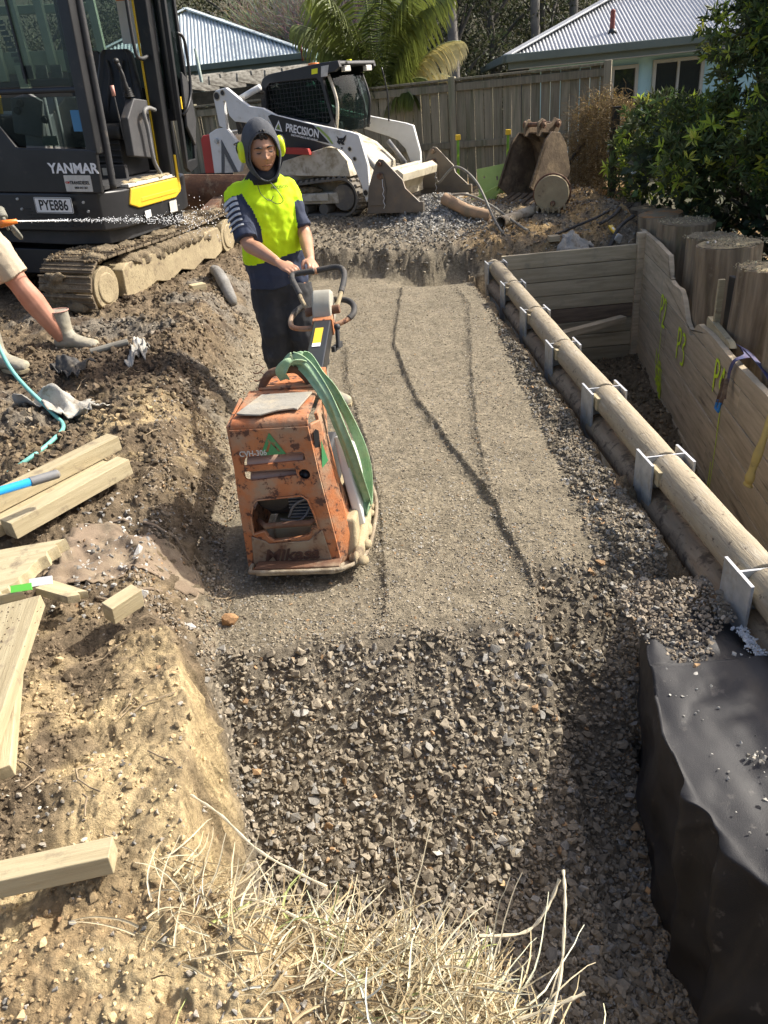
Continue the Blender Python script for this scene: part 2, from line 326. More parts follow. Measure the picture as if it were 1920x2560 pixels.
def H(x,y):
    x=np.asarray(x,float);y=np.asarray(y,float)
    bank,fore,far=zones(x,y)
    n3=fbm(x,y,3,4,1);n12=fbm(x,y,14,4,2,.6);n40=fbm(x,y,60,2,4)
    cl=np.abs(fbm(x,y,7,3,21))*2
    pit=hp(y-.10*n3-(lip(x)-2.26)-.10*sst((x-.3)/.4))
    strip=sst((y-lip(x)-.05*n3)/.08)
    pz=pit+mixf(.030*n3+.022*n12,.010*n3+.006*n12+.004*n40,strip)
    # passes of the compactor leave small steps
    st=np.zeros_like(pz)
    for (yy,xx),s,lo,hi in((RA,.024,2.3,8.6),(RB,.014,3.2,8.2),(RC,.016,2.3,6.5)):
        xr=I_(y,yy,xx)+.02*fbm(x,y,5,2,31);k=sst((y-lo)/.2)*sst((hi-y)/.4)
        st=st+k*(1.2*s*sst((x-xr)/.02)*np.exp(-np.clip(x-xr,0,9)/.35)+(.008+.014*n12)*np.exp(-((x-xr)/.02)**2))
    pz=pz+st*strip
    sh=sst((x-(xsh(y)+.08*n3))/.08)
    pz=pz+sh*strip*(.03+.03*n3+.03*n12)
    # far hollow at the end of the strip
    pz=pz-.22*np.exp(-(((x-.9)/.45)**2+((y-8.75)/.28)**2))
    n28=fbm(x,y,27,3,44,.6);bz=hb(y)+.07*n3+np.where(y<2.2,.016,.030)*n12+.012*n40+np.where(y<2.2,.004,.018)*(cl-.4)+.040*np.maximum(n28+.05,-.05)*(.35+.65*sst((fbm(x,y,1.6,2,66)+.25)*3))*np.where(y<2.2,.35,1)
    bz=bz+.02*sst((fbm(x,y,1.1,2,33)+.05)*5)*(cl-.5)*sst((y-2.2)/.6)
    mound=.12*sst((-x-1.5)/1.2)*sst((4.6-y)/2)
    z=mixf(pz,bz+mound*0,bank)
    fz=.36+.05*n3+.03*n12+.01*n40
    z=mixf(z,fz,fore)
    ff=I_(y,[9,9.5,11,13,15],[.22,.30,.46,.42,.35])+.05*n3+.05*n12+.015*n40
    ff=ff+.20*np.exp(-(((x-1.15)/.42)**2+((y-10.7)/.55)**2))+.08*np.exp(-(((x-3.1)/.5)**2+((y-9.9)/.5)**2))
    lf=sst((-x-.2)/.8);ff=mixf(ff,.48+.05*n3+.05*n12,lf*sst((11.5-y)/1))
    ff=np.where((x>3.3)&(y>9.2),ff-.3*sst((x-3.3)/.5),ff);z=mixf(z,ff,far)
    # hole behind the beams
    xg=1.19+.03*fbm(x,y,5,3,41)
    hole=sst((x-xg)/.07)*sst((8.78-y)/.05)*sst((y-2.02)/.05)
    hz=-.55*sst((x-1.25)/.05)-.62*sst((x-1.5)/.35)+.12*n3+.07*n12
    z=mixf(z,hz,hole)
    beh=sst((x-xwall(y)-.06)/.05)
    gz=-.55+.15*n3+.85*sst((y-8.3)/.9)*sst((3.9+.25*(y-8.8)-x)/.5)
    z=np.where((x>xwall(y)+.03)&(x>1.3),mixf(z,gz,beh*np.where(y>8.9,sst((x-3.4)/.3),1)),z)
    # under the cloth covered block
    blk=sst((x-.86)/.05)*sst((2.1-y)/.06)
    z=mixf(z,-.6,blk)
    return z
def soilcol(x,y):
    bank,fore,far=zones(x,y)
    n=fbm(x,y,2,4,51);m=fbm(x,y,9,4,61);q=fbm(x,y,35,3,71)
    def c(*a):return np.array(a)[None,:]
    N=lambda a:a[:,None]
    strip=sst((y-lip(x)+.02-.10*n)/.10)
    fine=c(.235,.20,.142)*(1+.25*N(m)+.25*N(q));loose=c(.185,.158,.118)*(1+.4*N(q))
    sh=sst((x-xsh(y)+.03-.10*n)/.12)
    col=mixf(loose,mixf(fine,c(.17,.145,.105)*(1+.5*N(q)),N(sh)),N(strip))  # shoulder soil coloured darker, partly for the shade beside the timbers
    brown=c(.17,.13,.085)*(1+.5*N(q)+.3*N(m));grey=c(.19,.165,.13);clay=c(.50,.385,.215)*(1+.25*N(q));dark=c(.085,.062,.043)*(1+.5*N(q));tan=c(.25,.19,.115)
    b=mixf(brown,tan,N(sst((m+n)*1.5+.1)))
    b=mixf(b,grey*(1+.4*N(q)),N(sst((n-.12)*4)*sst((y-2.6))))
    # clay on the bank near the bottom of the picture and patches higher up
    cl=sst((2.05-y)/.35)*sst((x+.95)/.2+.3)*.95+.55*sst((m-.05)*5)*sst((2.3-y)/.5)
    cl=cl+.8*np.exp(-(((x+1.25)/.4)**2+((y-3.75)/.45)**2))*sst(m*4+.6)
    b=mixf(b,clay,N(np.clip(cl*(.75+m),0,1)))
    dk=np.exp(-(((x+1.6)/.45)**2+((y-4.7)/.45)**2))+.8*sst((m-.18)*6)*sst((y-2.6)/.5)
    b=mixf(b,dark,N(np.clip(dk*1.1,0,.9)))
    col=mixf(col,b,N(np.maximum(sst(bank*1.6),0)))
    f=mixf(c(.37,.27,.15),clay,N(sst((m+.05)*4)));f=mixf(f,brown,N(sst((n-.05)*4)))
    col=mixf(col,f*(1+.2*N(q)),N(fore))
    fr=mixf(c(.20,.17,.125),c(.34,.235,.115),N(sst((x-1.0)/.6)*sst(n*3+.8)));fr=mixf(fr,c(.15,.12,.085),N(sst((m-.1)*4)*sst((x-.2)/.5)))
    fr=mixf(fr,c(.27,.255,.225),N(np.clip(np.exp(-(((x-1.1)/.55)**2+((y-10.6)/.8)**2))*1.3,0,1)))
    col=mixf(col,fr*(1+.4*N(q)),N(far))
    hol=((x>1.2)&(y<8.8)&(x<xwall(y)+.03));col=np.where(N(hol),c(.19,.145,.09)*(1+.5*N(q)+.4*N(m)),col)
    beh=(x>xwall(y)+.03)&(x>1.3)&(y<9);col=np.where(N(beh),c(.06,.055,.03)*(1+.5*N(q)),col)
    return np.clip(col,.01,.9)
def build_terrain():
    ys=[.30]
    while ys[-1]<17: ys.append(ys[-1]+max(.0045,.0056*ys[-1]))
    ys=np.array(ys);ss=np.linspace(-1,1,700);ss=ss*(.62+.38*np.abs(ss)**3)
    Y=np.repeat(ys[:,None],len(ss),1);X=ss[None,:]*(Y*.85+1.5)
    X=X+.0
    x=X.ravel();y=Y.ravel();z=H(x,y)
    # small sideways shove makes clods overhang a little
    k=.012*np.clip(y/2,.5,2);x2=x+k*fbm(x,y,18,2,81)*(H(x,y)>.1);bk,fo,fa=zones(x,y);sl=np.clip(4*bk*(1-bk),0,1)+np.clip(4*fo*(1-fo),0,1)+np.clip(4*fa*(1-fa),0,1);x2=x2+sl*.045*fbm(y,z*1.5,16,4,83,.65);y2=y+np.clip(4*fo*(1-fo)+4*fa*(1-fa),0,1)*.05*fbm(x,z*1.5,14,4,84,.65);v=np.stack([x2,y2,z],1)
    a,b=Y.shape;i=np.arange(a*b).reshape(a,b);f=np.stack([i[:-1,:-1],i[:-1,1:],i[1:,1:],i[1:,:-1]],-1).reshape(-1,4)
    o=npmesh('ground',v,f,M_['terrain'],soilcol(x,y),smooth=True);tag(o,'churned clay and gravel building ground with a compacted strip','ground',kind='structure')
build_terrain()
def far_ground():
    m=MB();n=60
    P=[[(-160+320*i/n,-60+320*j/n) for i in range(n+1)] for j in range(n+1)]
    def z(x,y):
        base=-.05 if y>12 else -1.4
        if y<12: return -2.2
        hill=max(0,(y-27)/14);return min(.0+hill*5.2,13)-.1+ (0.6*math.sin(x*.13)+.5*math.sin(y*.2+x*.07))*min(hill,1)
    vs=[(x,y,z(x,y)) for r in P for x,y in r];k=n+1
    m.add(vs,[(j*k+i,j*k+i+1,(j+1)*k+i+1,(j+1)*k+i) for j in range(n) for i in range(n)])
    g=mat('leaf_litter',(.05,.055,.025),(.08,.07,.04),3,.95,bump=.4,bs=4)
    o=m.build('hill_terrain',g,None,sm=True);tag(o,'wooded hillside and yard ground beyond the fence','hill',kind='structure')
far_ground()

# ---------------- loose stones and clods ----------------
def hullT(npts,fl,seed):
    r=random.Random(seed);b=bmesh.new()
    for _ in range(npts):
        v=V(r.gauss(0,1),r.gauss(0,1),r.gauss(0,1)).normalized()*r.uniform(.75,1);b.verts.new((v.x*r.uniform(.8,1.15),v.y*.85,v.z*fl))
    res=bmesh.ops.convex_hull(b,input=b.verts)
    bmesh.ops.delete(b,geom=[g for g in res['geom_interior'] if isinstance(g,bmesh.types.BMVert)],context='VERTS')
    bmesh.ops.triangulate(b,faces=b.faces);b.verts.ensure_lookup_table()
    for i,v in enumerate(b.verts):v.index=i
    vs=np.array([v.co[:] for v in b.verts]);fs=np.array([[q.index for q in f.verts] for f in b.faces]);b.free();return vs,fs
TS=[hullT(random.choice((9,10,12)),random.uniform(.5,.9),i) for i in range(14)]
TSS=[hullT(7,random.uniform(.45,.8),100+i) for i in range(8)]
TC=[hullT(16,.8,200+i) for i in range(6)]
def scatter(name,x,y,s,cols,T,label,sink=.35,tilt=1.,zf=None,flat=1.,par=None,kind='stuff',cat='gravel'):
    n=len(x);z=(zf or H)(x,y);VV=[];FF=[];CC=[];o=0
    tid=rng.integers(0,len(T),n);a=rng.uniform(0,6.283,(n,3));a[:,0]=rng.normal(0,.5*tilt,n);a[:,1]=rng.normal(0,.5*tilt,n)
    ca,sa=np.cos(a),np.sin(a)
    for t in range(len(T)):
        k=np.where(tid==t)[0]
        if not len(k):continue
        tv,tf=T[t];v=tv[None]*s[k][:,None,None]*np.array([1,1,flat])
        def rot(v,i,j,c,s_):
            p=v[...,i]*c[:,None]-v[...,j]*s_[:,None];q=v[...,i]*s_[:,None]+v[...,j]*c[:,None];v=v.copy();v[...,i]=p;v[...,j]=q;return v
        v=rot(v,1,2,ca[k,0],sa[k,0]);v=rot(v,0,2,ca[k,1],sa[k,1]);v=rot(v,0,1,ca[k,2],sa[k,2])
        v=v+np.stack([x[k],y[k],z[k]+s[k]*flat*(.6-sink)],1)[:,None,:]
        m=tv.shape[0];VV.append(v.reshape(-1,3));FF.append((tf[None]+(np.arange(len(k))*m)[:,None,None]+o).reshape(-1,3));CC.append(np.repeat(cols[k],m,0));o+=len(k)*m
    ob=npmesh(name,np.concatenate(VV),np.concatenate(FF),M_['stone'],np.concatenate(CC),par)
    return tag(ob,label,cat if not par else None,kind=kind)
def pick(n,x0,x1,y0,y1,keep,dens=0):
    "random points in a box, denser towards the camera, kept where keep(x,y)>u"
    X=[];Yy=[];c=0
    while c<n:
        u=rng.uniform(0,1,n*2)
        y=(y0**(-dens)+(y1**(-dens)-y0**(-dens))*u)**(-1/dens) if dens else y0+(y1-y0)*u
        x=rng.uniform(x0,x1,n*2)
        if dens: x=(x0+x1)/2+(x-(x0+x1)/2)
        k=keep(x,y)>rng.uniform(0,1,n*2);X.append(x[k]);Yy.append(y[k]);c+=k.sum()
        if k.sum()==0:break
    return np.concatenate(X)[:n],np.concatenate(Yy)[:n]
def greys(n,base=(.265,.226,.168),v=.17,blue=.15):
    c=np.array(base)[None]*np.exp(rng.normal(0,v,(n,1)));k=rng.uniform(0,1,n)<blue;c[k]=np.array([.27,.255,.225])*np.exp(rng.normal(0,.2,(k.sum(),1)))
    k=rng.uniform(0,1,n)<.02;c[k]=np.array([.34,.22,.12])*np.exp(rng.normal(0,.2,(k.sum(),1)))
    return np.clip(c,.03,.62)
def soilc(x,y,v=.25):
    return np.clip(soilcol(x,y)*np.exp(rng.normal(0,v,(len(x),1))),.02,.8)
def inpit(x,y):
    b,f,fa=zones(x,y);return (b<.25)&(f<.3)&(fa<.5)
def edge_y(x,y): return lip(x)+.03+.14*fbm(x,y,2.6,3,91)
loose=lambda x,y: inpit(x,y)*(x<1.2)*((x<.9)|(y>2.0))*(y<edge_y(x,y)+.05)
for nm,n,a,b,T in(('big',2400,.016,.029,TS),('mid',17000,.009,.016,TS),('small',18000,.004,.009,TSS)):
    x,y=pick(n,-.75,1.2,.75,2.95,loose,.9);s=rng.uniform(a,b,n)
    scatter('loose_gravel',x,y,s,greys(n),T,'loose dark %s crushed stones filling the near end of the trench'%{'big':'coarse','mid':'medium','small':'fine'}[nm],.25)
ins=lambda x,y: inpit(x,y)*(x<1.18)*(y>edge_y(x,y)-.05)*(.45+.55*sst((x-xsh(y)+.2*fbm(x,y,3,3,5))/.15)+.5*sst((fbm(x,y,3,3,8)-.15)*5))
x,y=pick(30000,-.9,1.2,2.3,8.9,ins,.8);s=rng.uniform(.003,.012,len(x));scatter('strip_gravel',x,y,s,greys(len(x),(.25,.213,.155),.22,.15),TSS,'small stones pressed into the compacted strip',.55,.3,flat=.8)
# crumbly ridges left between passes
X_=[];Y_=[]
for (yy,xx),lo,hi in((RA,2.3,8.6),(RB,3.2,8.2),(RC,2.3,6.5)):
    y=lo+(hi-lo)*rng.uniform(0,1,900)**1.6;x=I_(y,yy,xx)+.02*fbm(y,y,5,2,31)*0+rng.normal(.008,.022,900);X_.append(x);Y_.append(y)
x=np.concatenate(X_);y=np.concatenate(Y_);scatter('ridge_gravel',x,y,rng.uniform(.003,.009,len(x)),greys(len(x),(.25,.213,.155),.2,.1),TSS,'crumbly ridges of stones left between compactor passes',.35)
sh=lambda x,y: inpit(x,y)*(x<1.2)*sst((x-xsh(y)+.05)/.08)*(y>2.0)
x,y=pick(9000,.8,1.24,2.0,8.9,sh,.8);s=rng.uniform(.006,.020,len(x));scatter('shoulder_gravel',x,y,s,greys(len(x),(.20,.17,.125),.28,.15),TS,'loose stones along the shoulder beside the steel posts',.4)  # stone colour darkened too, partly for that shade along the posts
def isbank(x,y):
    b,f,fa=zones(x,y);return np.maximum(b>.15,f>.2)*(fa<.5)*(x<.4)
def onslope(x,y):
    b,f,fa=zones(x,y);return (b>.03)*(b<.999)*(fa<.5)*(y>2.2)*1.
x,y=pick(30000,-3.6,.4,.6,8.5,lambda x,y:isbank(x,y)*np.where((y<2.3)&(x>-.95)|(y<1.15),.25,1),.8)
s=rng.uniform(.003,.011,len(x))*np.clip(.55+.22*y,.7,1.7)*(1+.8*(rng.uniform(0,1,len(x))<.08));scatter('soil_clods',x,y,s,soilc(x,y,.2),TC,'brown and yellow clods of earth on the left bank',.45,cat='soil')
x,y=pick(3000,-3.2,-1.0,3.3,7.0,lambda x,y:isbank(x,y)*sst((fbm(x,y,1.8,3,17)+.1)*5),.6);s=rng.uniform(.010,.030,len(x));scatter('large_clods',x,y,s,soilc(x,y,.25)*.85,TC,'large dark clods of churned mud around the hose and cloths',.4,cat='soil')
x,y=pick(2600,-3.4,.4,.6,8.5,lambda x,y:isbank(x,y)*(.25+.75*sst(fbm(x,y,2.5,3,77)*5)),1.0);s=rng.uniform(.003,.011,len(x))
scatter('bank_pebbles',x,y,s,greys(len(x),(.36,.32,.26),.3,.3),TS,'pale pebbles scattered over the left bank',.35)
x,y=pick(8000,-1.7,-.3,2.2,9,onslope,.8);s=rng.uniform(.004,.013,len(x));scatter('slope_rubble',x,y,s,greys(len(x),(.235,.19,.135),.3,.12),TS,'grey rubble on the slope between bank and strip',.35)
isfar=lambda x,y:(zones(x,y)[2]>.3)*((x<3.4)|(y>9.4))*1.
x,y=pick(9000,-2.2,4.2,8.8,12.5,isfar,0);s=rng.uniform(.010,.035,len(x));scatter('far_rubble',x,y,s,np.where(rng.uniform(0,1,(len(x),1))<.5,soilc(x,y),greys(len(x),(.26,.23,.18))),TSS,'rubble and clods at the far end of the trench',.4)
x=rng.normal(1.1,.34,2600);y=rng.normal(10.4,.45,2600);s=rng.uniform(.012,.028,2600);scatter('stone_heap',x,y,s,greys(2600,(.36,.345,.31),.2,.3),TS,'heap of pale crushed stone in front of the loader bucket',.2)
x=-1.12+rng.normal(0,.10,420);y=2.62+rng.normal(0,.17,420);s=rng.uniform(.006,.018,420);scatter('spilt_aggregate',x,y,s,greys(420,(.46,.44,.40),.2,.5),TS,'spilt pale aggregate beside the offcut timbers',.2)
inh=lambda x,y:((x>1.5)&(x<xwall(y)))*1.
x,y=pick(2500,1.3,3.2,3,8.7,inh,0);s=rng.uniform(.01,.035,len(x));scatter('hole_soil',x,y,s,soilc(x,y),TC,'earth clods in the bottom of the hole',.4,cat='soil')
# a few boulders one can tell apart
for i,(bx,by,bs_,lb) in enumerate(((-1.02,2.62,.035,'pale stone lying on the buried cloth near the broken panel'),(-.93,2.33,.033,'white angular stone left of the small offcut block'),(-.80,2.36,.030,'pale stone right of the small offcut block'),(-.68,2.50,.045,'orange clay lump on the lip of the trench beside the compactor'))):
    x=np.array([bx]);y=np.array([by]);o=scatter('boulder',x,y,np.array([bs_]),np.array([[.46,.44,.40] if i<3 else [.34,.2,.1]]),[TC[i]],lb,.3,kind='thing',cat='stone')
# ---------------- steel posts and round timbers ----------------
BY=[2.22,3.22,4.22,5.2,6.18,7.2,8.22]
BX=[1.275,1.285,1.295,1.30,1.32,1.34,1.36]
def hbeam(L):
    "H section, 200 deep across X, flanges 205 wide along Y; returns list of (name, MB)"
    a=MB().box((.006,0,-L/2),(.012,.205,L));b=MB().box((.206,0,-L/2),(.012,.205,L));c=MB().box((.106,0,-L/2),(.188,.010,L-.0006));return a,b,c
posts=[];blab=['first galvanised steel H post at the bottom right beside the black cloth','second galvanised steel H post counting from the black cloth','third galvanised steel H post counting from the black cloth','fourth galvanised steel H post counting from the black cloth','fifth galvanised steel H post counting from the black cloth','sixth galvanised steel H post from the black cloth, second from the earth face','farthest galvanised steel H post standing against the earth face']
p0=None
for i,(y,x) in enumerate(zip(BY,BX)):
    if p0 is None:
        p0=thing('steel_post',(x,y,.2),blab[0],'steel post',(0,0,R(1)),'galvanised steel H posts')
        a,b,c=hbeam(1.3);a.build('flange',M_['galv'],p0,.0012);b.build('flange',M_['galv'],p0,.0012);c.build('web',M_['galv'],p0)
        t=MB();t.box((.006,0,.0012),(.0125,.2055,.0018));t.box((.206,0,.0012),(.0125,.2055,.0018));t.box((.106,0,.0009),(.188,.0105,.0018));t.build('cut_edge',M_['galv_top'],p0)
    else:
        o=copy_tree(p0);o.location=(x,y,.2+random.uniform(-.01,.01));o['label']=blab[i];o.rotation_euler.z=R(1+random.uniform(-1,1))
# round timbers between the posts, two courses
def rtimber(y0,x0,y1,x1,z,r,lab,grp):
    pts=[];k=10
    for i in range(k+1):
        t=i/k;pts.append((x0+(x1-x0)*t,y0+(y1-y0)*t,z+random.uniform(-.0015,.0015)))
    m=MB();rr=[r*random.uniform(.985,1.01) for _ in pts];m.tube(pts,rr,22)
    o=m.build('round_timber',M_['log'],None,.004,True);tag(o,lab,'round timber',grp)
    if z<0:o.data.materials[0]=M_['log_low']
    return o
names=['between the first and second steel posts','between the second and third steel posts','between the third and fourth steel posts','between the fourth and fifth steel posts','between the fifth and sixth steel posts','between the sixth and farthest steel posts']
rtimber(BY[0]-1.0,BX[0]+.10,BY[0]-.012,BX[0]+.112,.135,.082,'top round timber running out of the picture from the first steel post','upper round timbers')
rtimber(BY[0]-1.0,BX[0]+.09,BY[0]-.012,BX[0]+.095,-.05,.082,'lower round timber running out of the picture from the first steel post','lower round timbers')
for i in range(6):
    rtimber(BY[i]+.012,BX[i]+.112,BY[i+1]-.012,BX[i+1]+.112,.135,.082,'top round timber '+names[i],'upper round timbers')
    rtimber(BY[i]+.012,BX[i]+.085,BY[i+1]-.012,BX[i+1]+.075,-.045,.080,'lower round timber '+names[i],'lower round timbers')
m=MB();m.tube([(1.45,8.24,.135),(1.45,8.3,.135)],.082,22);tag(m.build('timber_end',M_['log'],None,.004,True),'short sawn end of round timber past the farthest steel post','round timber')
# wedges
wl_=['pair of pale timber wedges beside the second steel post','pair of timber wedges beside the third steel post','pair of timber wedges beside the fourth steel post','pair of timber wedges beside the fifth steel post','muddy wedges beside the sixth steel post']
for i in range(5):
    y=BY[i+1];x=BX[i+1];t=thing('timber_wedges',(x,y,.2),wl_[i],'wedge',(0,0,R(1)),'wedges packing the round timbers')
    for k in range(2):
        MB().box((.030+.022*k,-.09-.004*k,-.055),(.020,.10,.075)).build('wedge',M_['wood_new' if i<3 else 'wood_wall'],t,.002)
    if i>1: tag(MB().ell((.06,-.05,-.01),(.04,.05,.02)).build('mud_cap',M_['mud'],t,sm=True))
for (x,y,z,a,l,mt,lb) in ((1.315,2.02,-.07,.2,.17,'wood_new','pale timber block wedged under the timbers by the nearest post'),(1.40,1.90,-.16,.15,.2,'wood_new','lower pale timber block beside the nearest post'),(1.33,3.02,-.07,.1,.1,'wood_wall','grey timber packer standing beside the second steel post')):
    o=MB().box((0,0,0),(.055,l,.05) if l>.11 else (.03,.02,.22)).build('timber_block',M_[mt],None,.002);o.location=(x,y,z);o.rotation_euler=(R(4),R(6),a);tag(o,lb,'timber block')
# ---------------- board wall at the end of the hole ----------------
t=thing('end_board_wall',(1.62,8.72,-1.3),'stacked green-brown sawn board wall closing the far end of the hole','timber wall')
def plank(par,name,p0,p1,h,th,mt,bev=.003,up=(0,0,1)):
    p0=Vector(p0);p1=Vector(p1);d=(p1-p0);L=d.length
    m=MB().box((0,0,0),(L,th,h));o=m.build(name,M_[mt],par,bev,seg=1);o.location=(p0+p1)/2
    o.rotation_euler=d.to_track_quat('X','Z').to_euler() if abs(d.normalized().z)<.9 else (0,R(90),0);return o
h=.166
for i in range(9):
    z=1.46-.083-i*h
    o=plank(t,'board',(-.0,random.uniform(-.004,.004),z),(1.55,random.uniform(-.004,.004),z-.01),h-.006,.045,'wood_wall',.006)
    if i==4: o.data.materials[0]=mat('dark_wet_board',(.22,.16,.105),(.12,.085,.06),3,.6,st=(1,1,9),bump=.3,bs=30)
o=MB().box((0,0,0),(.10,.10,1.9)).build('corner_post',M_['wood_wall2'],t,.004);o.location=(1.60,-.02,.62);o.data.materials[0]=M_['wood_wall2']
o=plank(None,'cross_timber',(1.95,7.95,-.62),(2.98,8.45,-.62),.07,.10,'wood_wall2');tag(o,'short timber laid across the corner of the hole','timber')
# ---------------- long board wall on the right ----------------
wd=Vector((.1666,.986,0)).normalized();wn=Vector((wd.y,-wd.x,0))   # wn points right, away from the hole
O=Vector((xwall(8.75),8.75,0))
t=thing('long_board_wall',O,'long brown board retaining wall with a jagged sawn top edge','timber wall',(0,0,math.atan2(wd.y,wd.x)))
# local: +X away from camera along the wall, -Y towards the trees side
def top(s):  # sawn upper outline, s = distance towards the camera
    pts=[(-.9,.26),(0,.26),(.7,.27),(1.36,.25),(1.42,.06),(1.62,.04),(1.95,.06),(2.1,-.02),(2.25,-.14),(2.38,-.22),(2.48,-.20),(2.6,-.07),(3.0,-.04),(3.5,-.05),(4.5,-.035),(6,-.03)]
    return float(np.interp(s,[a for a,b in pts],[b for a,b in pts]))
rowh=.24
rows=[(.30-rowh*(i+1),.30-rowh*i) for i in range(7)]
for ri,(za,zb) in enumerate(rows):
    s=-.9+ (0 if ri%2 else 0)
    brk=sorted([ -.9,5.6]+ ([1.5+.9*(ri%3),3.9-.5*(ri%2)]))
    for a,b in zip(brk[:-1],brk[1:]):
        n=max(2,int((b-a)/.06));pl=[];ok=False;tp=[]
        for k in range(n+1):
            q=b+(a-b)*k/n;zt=min(zb-.004,top(q)+ (random.uniform(-.012,.008) if 1.3<q<2.7 else random.uniform(-.003,.003)));zt=max(zt,za+.004);tp.append((-q,zt));ok=ok or zt>za+.03
        if not ok: continue
        pl=[(-b,za+.005)]+tp+[(-a,za+.005)]
        m=MB().prism(pl,random.uniform(-.007,.001),-.05+random.uniform(-.003,.003),'Y');o=m.build('board',M_['wood_wall2'],t,.005,seg=1)
m=MB();m.prism([(-2.78,-.20),(-2.70,-.02),(-2.72,.02),(-3.35,-.01),(-3.42,-.04)],-.052,-.10,'Y');m.build('fresh_sawn_batten',M_['wood_new'],t,.002,seg=1)
m=MB();[m.box((-(3.2+k*.1),-.025,top(3.2+k*.1)+.008),(.11,.05,.008)) for k in range(3)]
# spray paint strokes on the hole side (+Y local)
def stroke(pts,wdt,name='stroke',par=None):
    m=MB();P=[V(p[0],0,p[1]) for p in pts]
    P=spline(P,5) if len(P)>2 else [P[0].lerp(P[1],k/8) for k in range(9)]
    for i in range(len(P)-1):
        d=(P[i+1]-P[i]);
        if d.length<1e-5:continue
        d.normalize();nn=V(-d.z,0,d.x)*wdt*.5*random.uniform(.8,1.2);a=P[i]-d*.002;b=P[i+1]+d*.002
        m.add([a-nn,b-nn,b+nn,a+nn],[(0,1,2,3)])
    m2=MB()
    m2.v=[(x,.0032+.0006*random.random(),z) for x,y,z in m.v];m2.f=m.f;m2.m=m.m
    return m2
GL={'P':[[(0,0),(0,1)],[(0,1),(.35,1),(.5,.8),(.35,.58),(0,.5)]],'3':[[(0,.95),(.3,1),(.45,.8),(.15,.58),(.45,.4),(.4,.08),(0,.02)]],'2':[[(0,.8),(.2,1),(.45,.85),(.35,.5),(0,.05),(.1,0),(.5,.02)]],'4':[[(.35,1),(0,.4),(.55,.35)],[(.38,1),(.38,0)]],
 'W':[[(0,1),(.15,0),(.3,.7),(.45,0),(.6,1)]],'A':[[(0,0),(.22,1),(.45,0)],[(.1,.4),(.38,.4)]],'L':[[(0,1),(0,0),(.35,0)]],'S':[[(.4,.9),(.1,1),(.05,.65),(.4,.4),(.3,.02),(0,.08)]],'O':[[(.2,1),(0,.5),(.2,0),(.42,.5),(.2,1)]],'T':[[(0,1),(.45,1)],[(.22,1),(.22,0)]],'I':[[(0,1),(0,0)]],'R':[[(0,0),(0,1)],[(0,1),(.35,1),(.5,.8),(.35,.58),(0,.5)],[(.1,.5),(.45,0)]],'U':[[(0,1),(0,.2),(.2,0),(.4,.2),(.4,1)]],'n':[[(0,0),(0,.6),(.3,.6),(.3,0)]]}
def spray(par,txt,s,z,sz,wdt,dx=.62,lean=0):
    m=MB()
    for i,ch in enumerate(txt):
        for st in GL.get(ch,[]):
            q=stroke([(-(s+(i*dx+a)*sz),z+(b)*sz*1.3-i*lean*sz) for a,b in st],wdt);o=len(m.v);m.v+=q.v;m.f+=[tuple(k+o for k in f) for f in q.f];m.m+=q.m
    o=m.build('spray_mark',M_['spray'],par,fix=False);return o
def tag_label(o,l): o['label']=l;return o
tag_label(spray(t,'P2',1.22,-.43,.21,.030),'fluoro P2 sprayed on the boards')
tag_label(spray(t,'P3',2.05,-.55,.22,.030,.75),'fluoro P3 sprayed on the boards')
tag_label(spray(t,'P4',3.30,-.42,.20,.028,.75),'fluoro P4 sprayed on the boards')
tag_label(spray(t,'ITRU',1.22,-.88,.13,.024,.62,.35),'fluoro word sprayed low on the boards')
tag_label(spray(t,'SnWUI',1.25,-1.04,.12,.028,.62,.30),'second fluoro word sprayed below the first')
for s,za,zb in ((1.33,-.42,-.95),(3.55,-.42,-1.28),(3.50,-.95,-1.25)):
    m=stroke([(-s,za),(-s-.01,(za+zb)/2),(-s,zb)],.014);m.build('spray_line',M_['spray'],t,fix=False)
# yellow padded sleeve hanging at the right edge of the picture
p=O-wd*4.72
m=MB();a=V(p.x-.03,p.y-.02,.20);m.tube(spline([a,a+V(-.045,-.01,-.2),a+V(-.10,-.02,-.45),a+V(-.135,-.03,-.62),a+V(-.14,-.03,-.68)],6),[.030+.006*math.sin(i*1.1)+.010*i/24 for i in range(25)],10,flat=.55)
tag(m.build('padded_sleeve',M_['ply'],None,sm=True),'yellow padded sleeve hanging over the right end of the board wall','padded sleeve')
# ratchet strap over the wall
q=O-wd*3.78
t=thing('ratchet_strap',q+V(0,0,-.04),'blue ratchet strap with a metal buckle hooked over the board wall','strap',(0,0,math.atan2(wd.y,wd.x)))
def ribbon(pts,w,th,mt,name,par,side=(1,0,0),n=6):
    P=spline(pts,n);m=MB();S=Vector(side);rings=[]
    for i,p in enumerate(P):
        tg=(P[min(i+1,len(P)-1)]-P[max(i-1,0)]).normalized();s_=(S-tg*S.dot(tg)).normalized();nn=tg.cross(s_)
        wv=w*(1+.0*i);rings.append([p-s_*wv/2-nn*th/2,p+s_*wv/2-nn*th/2,p+s_*wv/2+nn*th/2,p-s_*wv/2+nn*th/2])
    m.loft(rings);return m.build(name,M_[mt],par,0)
ribbon([(.42,-.14,-.02),(.28,-.12,.01),(.10,-.09,.03),(.02,-.04,.045),(.0,.02,.03),(.03,.035,-.05),(.04,.035,-.14)],.05,.004,'bluew','webbing',t)
ribbon([(.44,-.13,.0),(.2,-.13,.02),(-.2,-.12,.015),(-.42,-.12,-.02)],.055,.004,'bluew','webbing_tail',t,(0,1,.5))
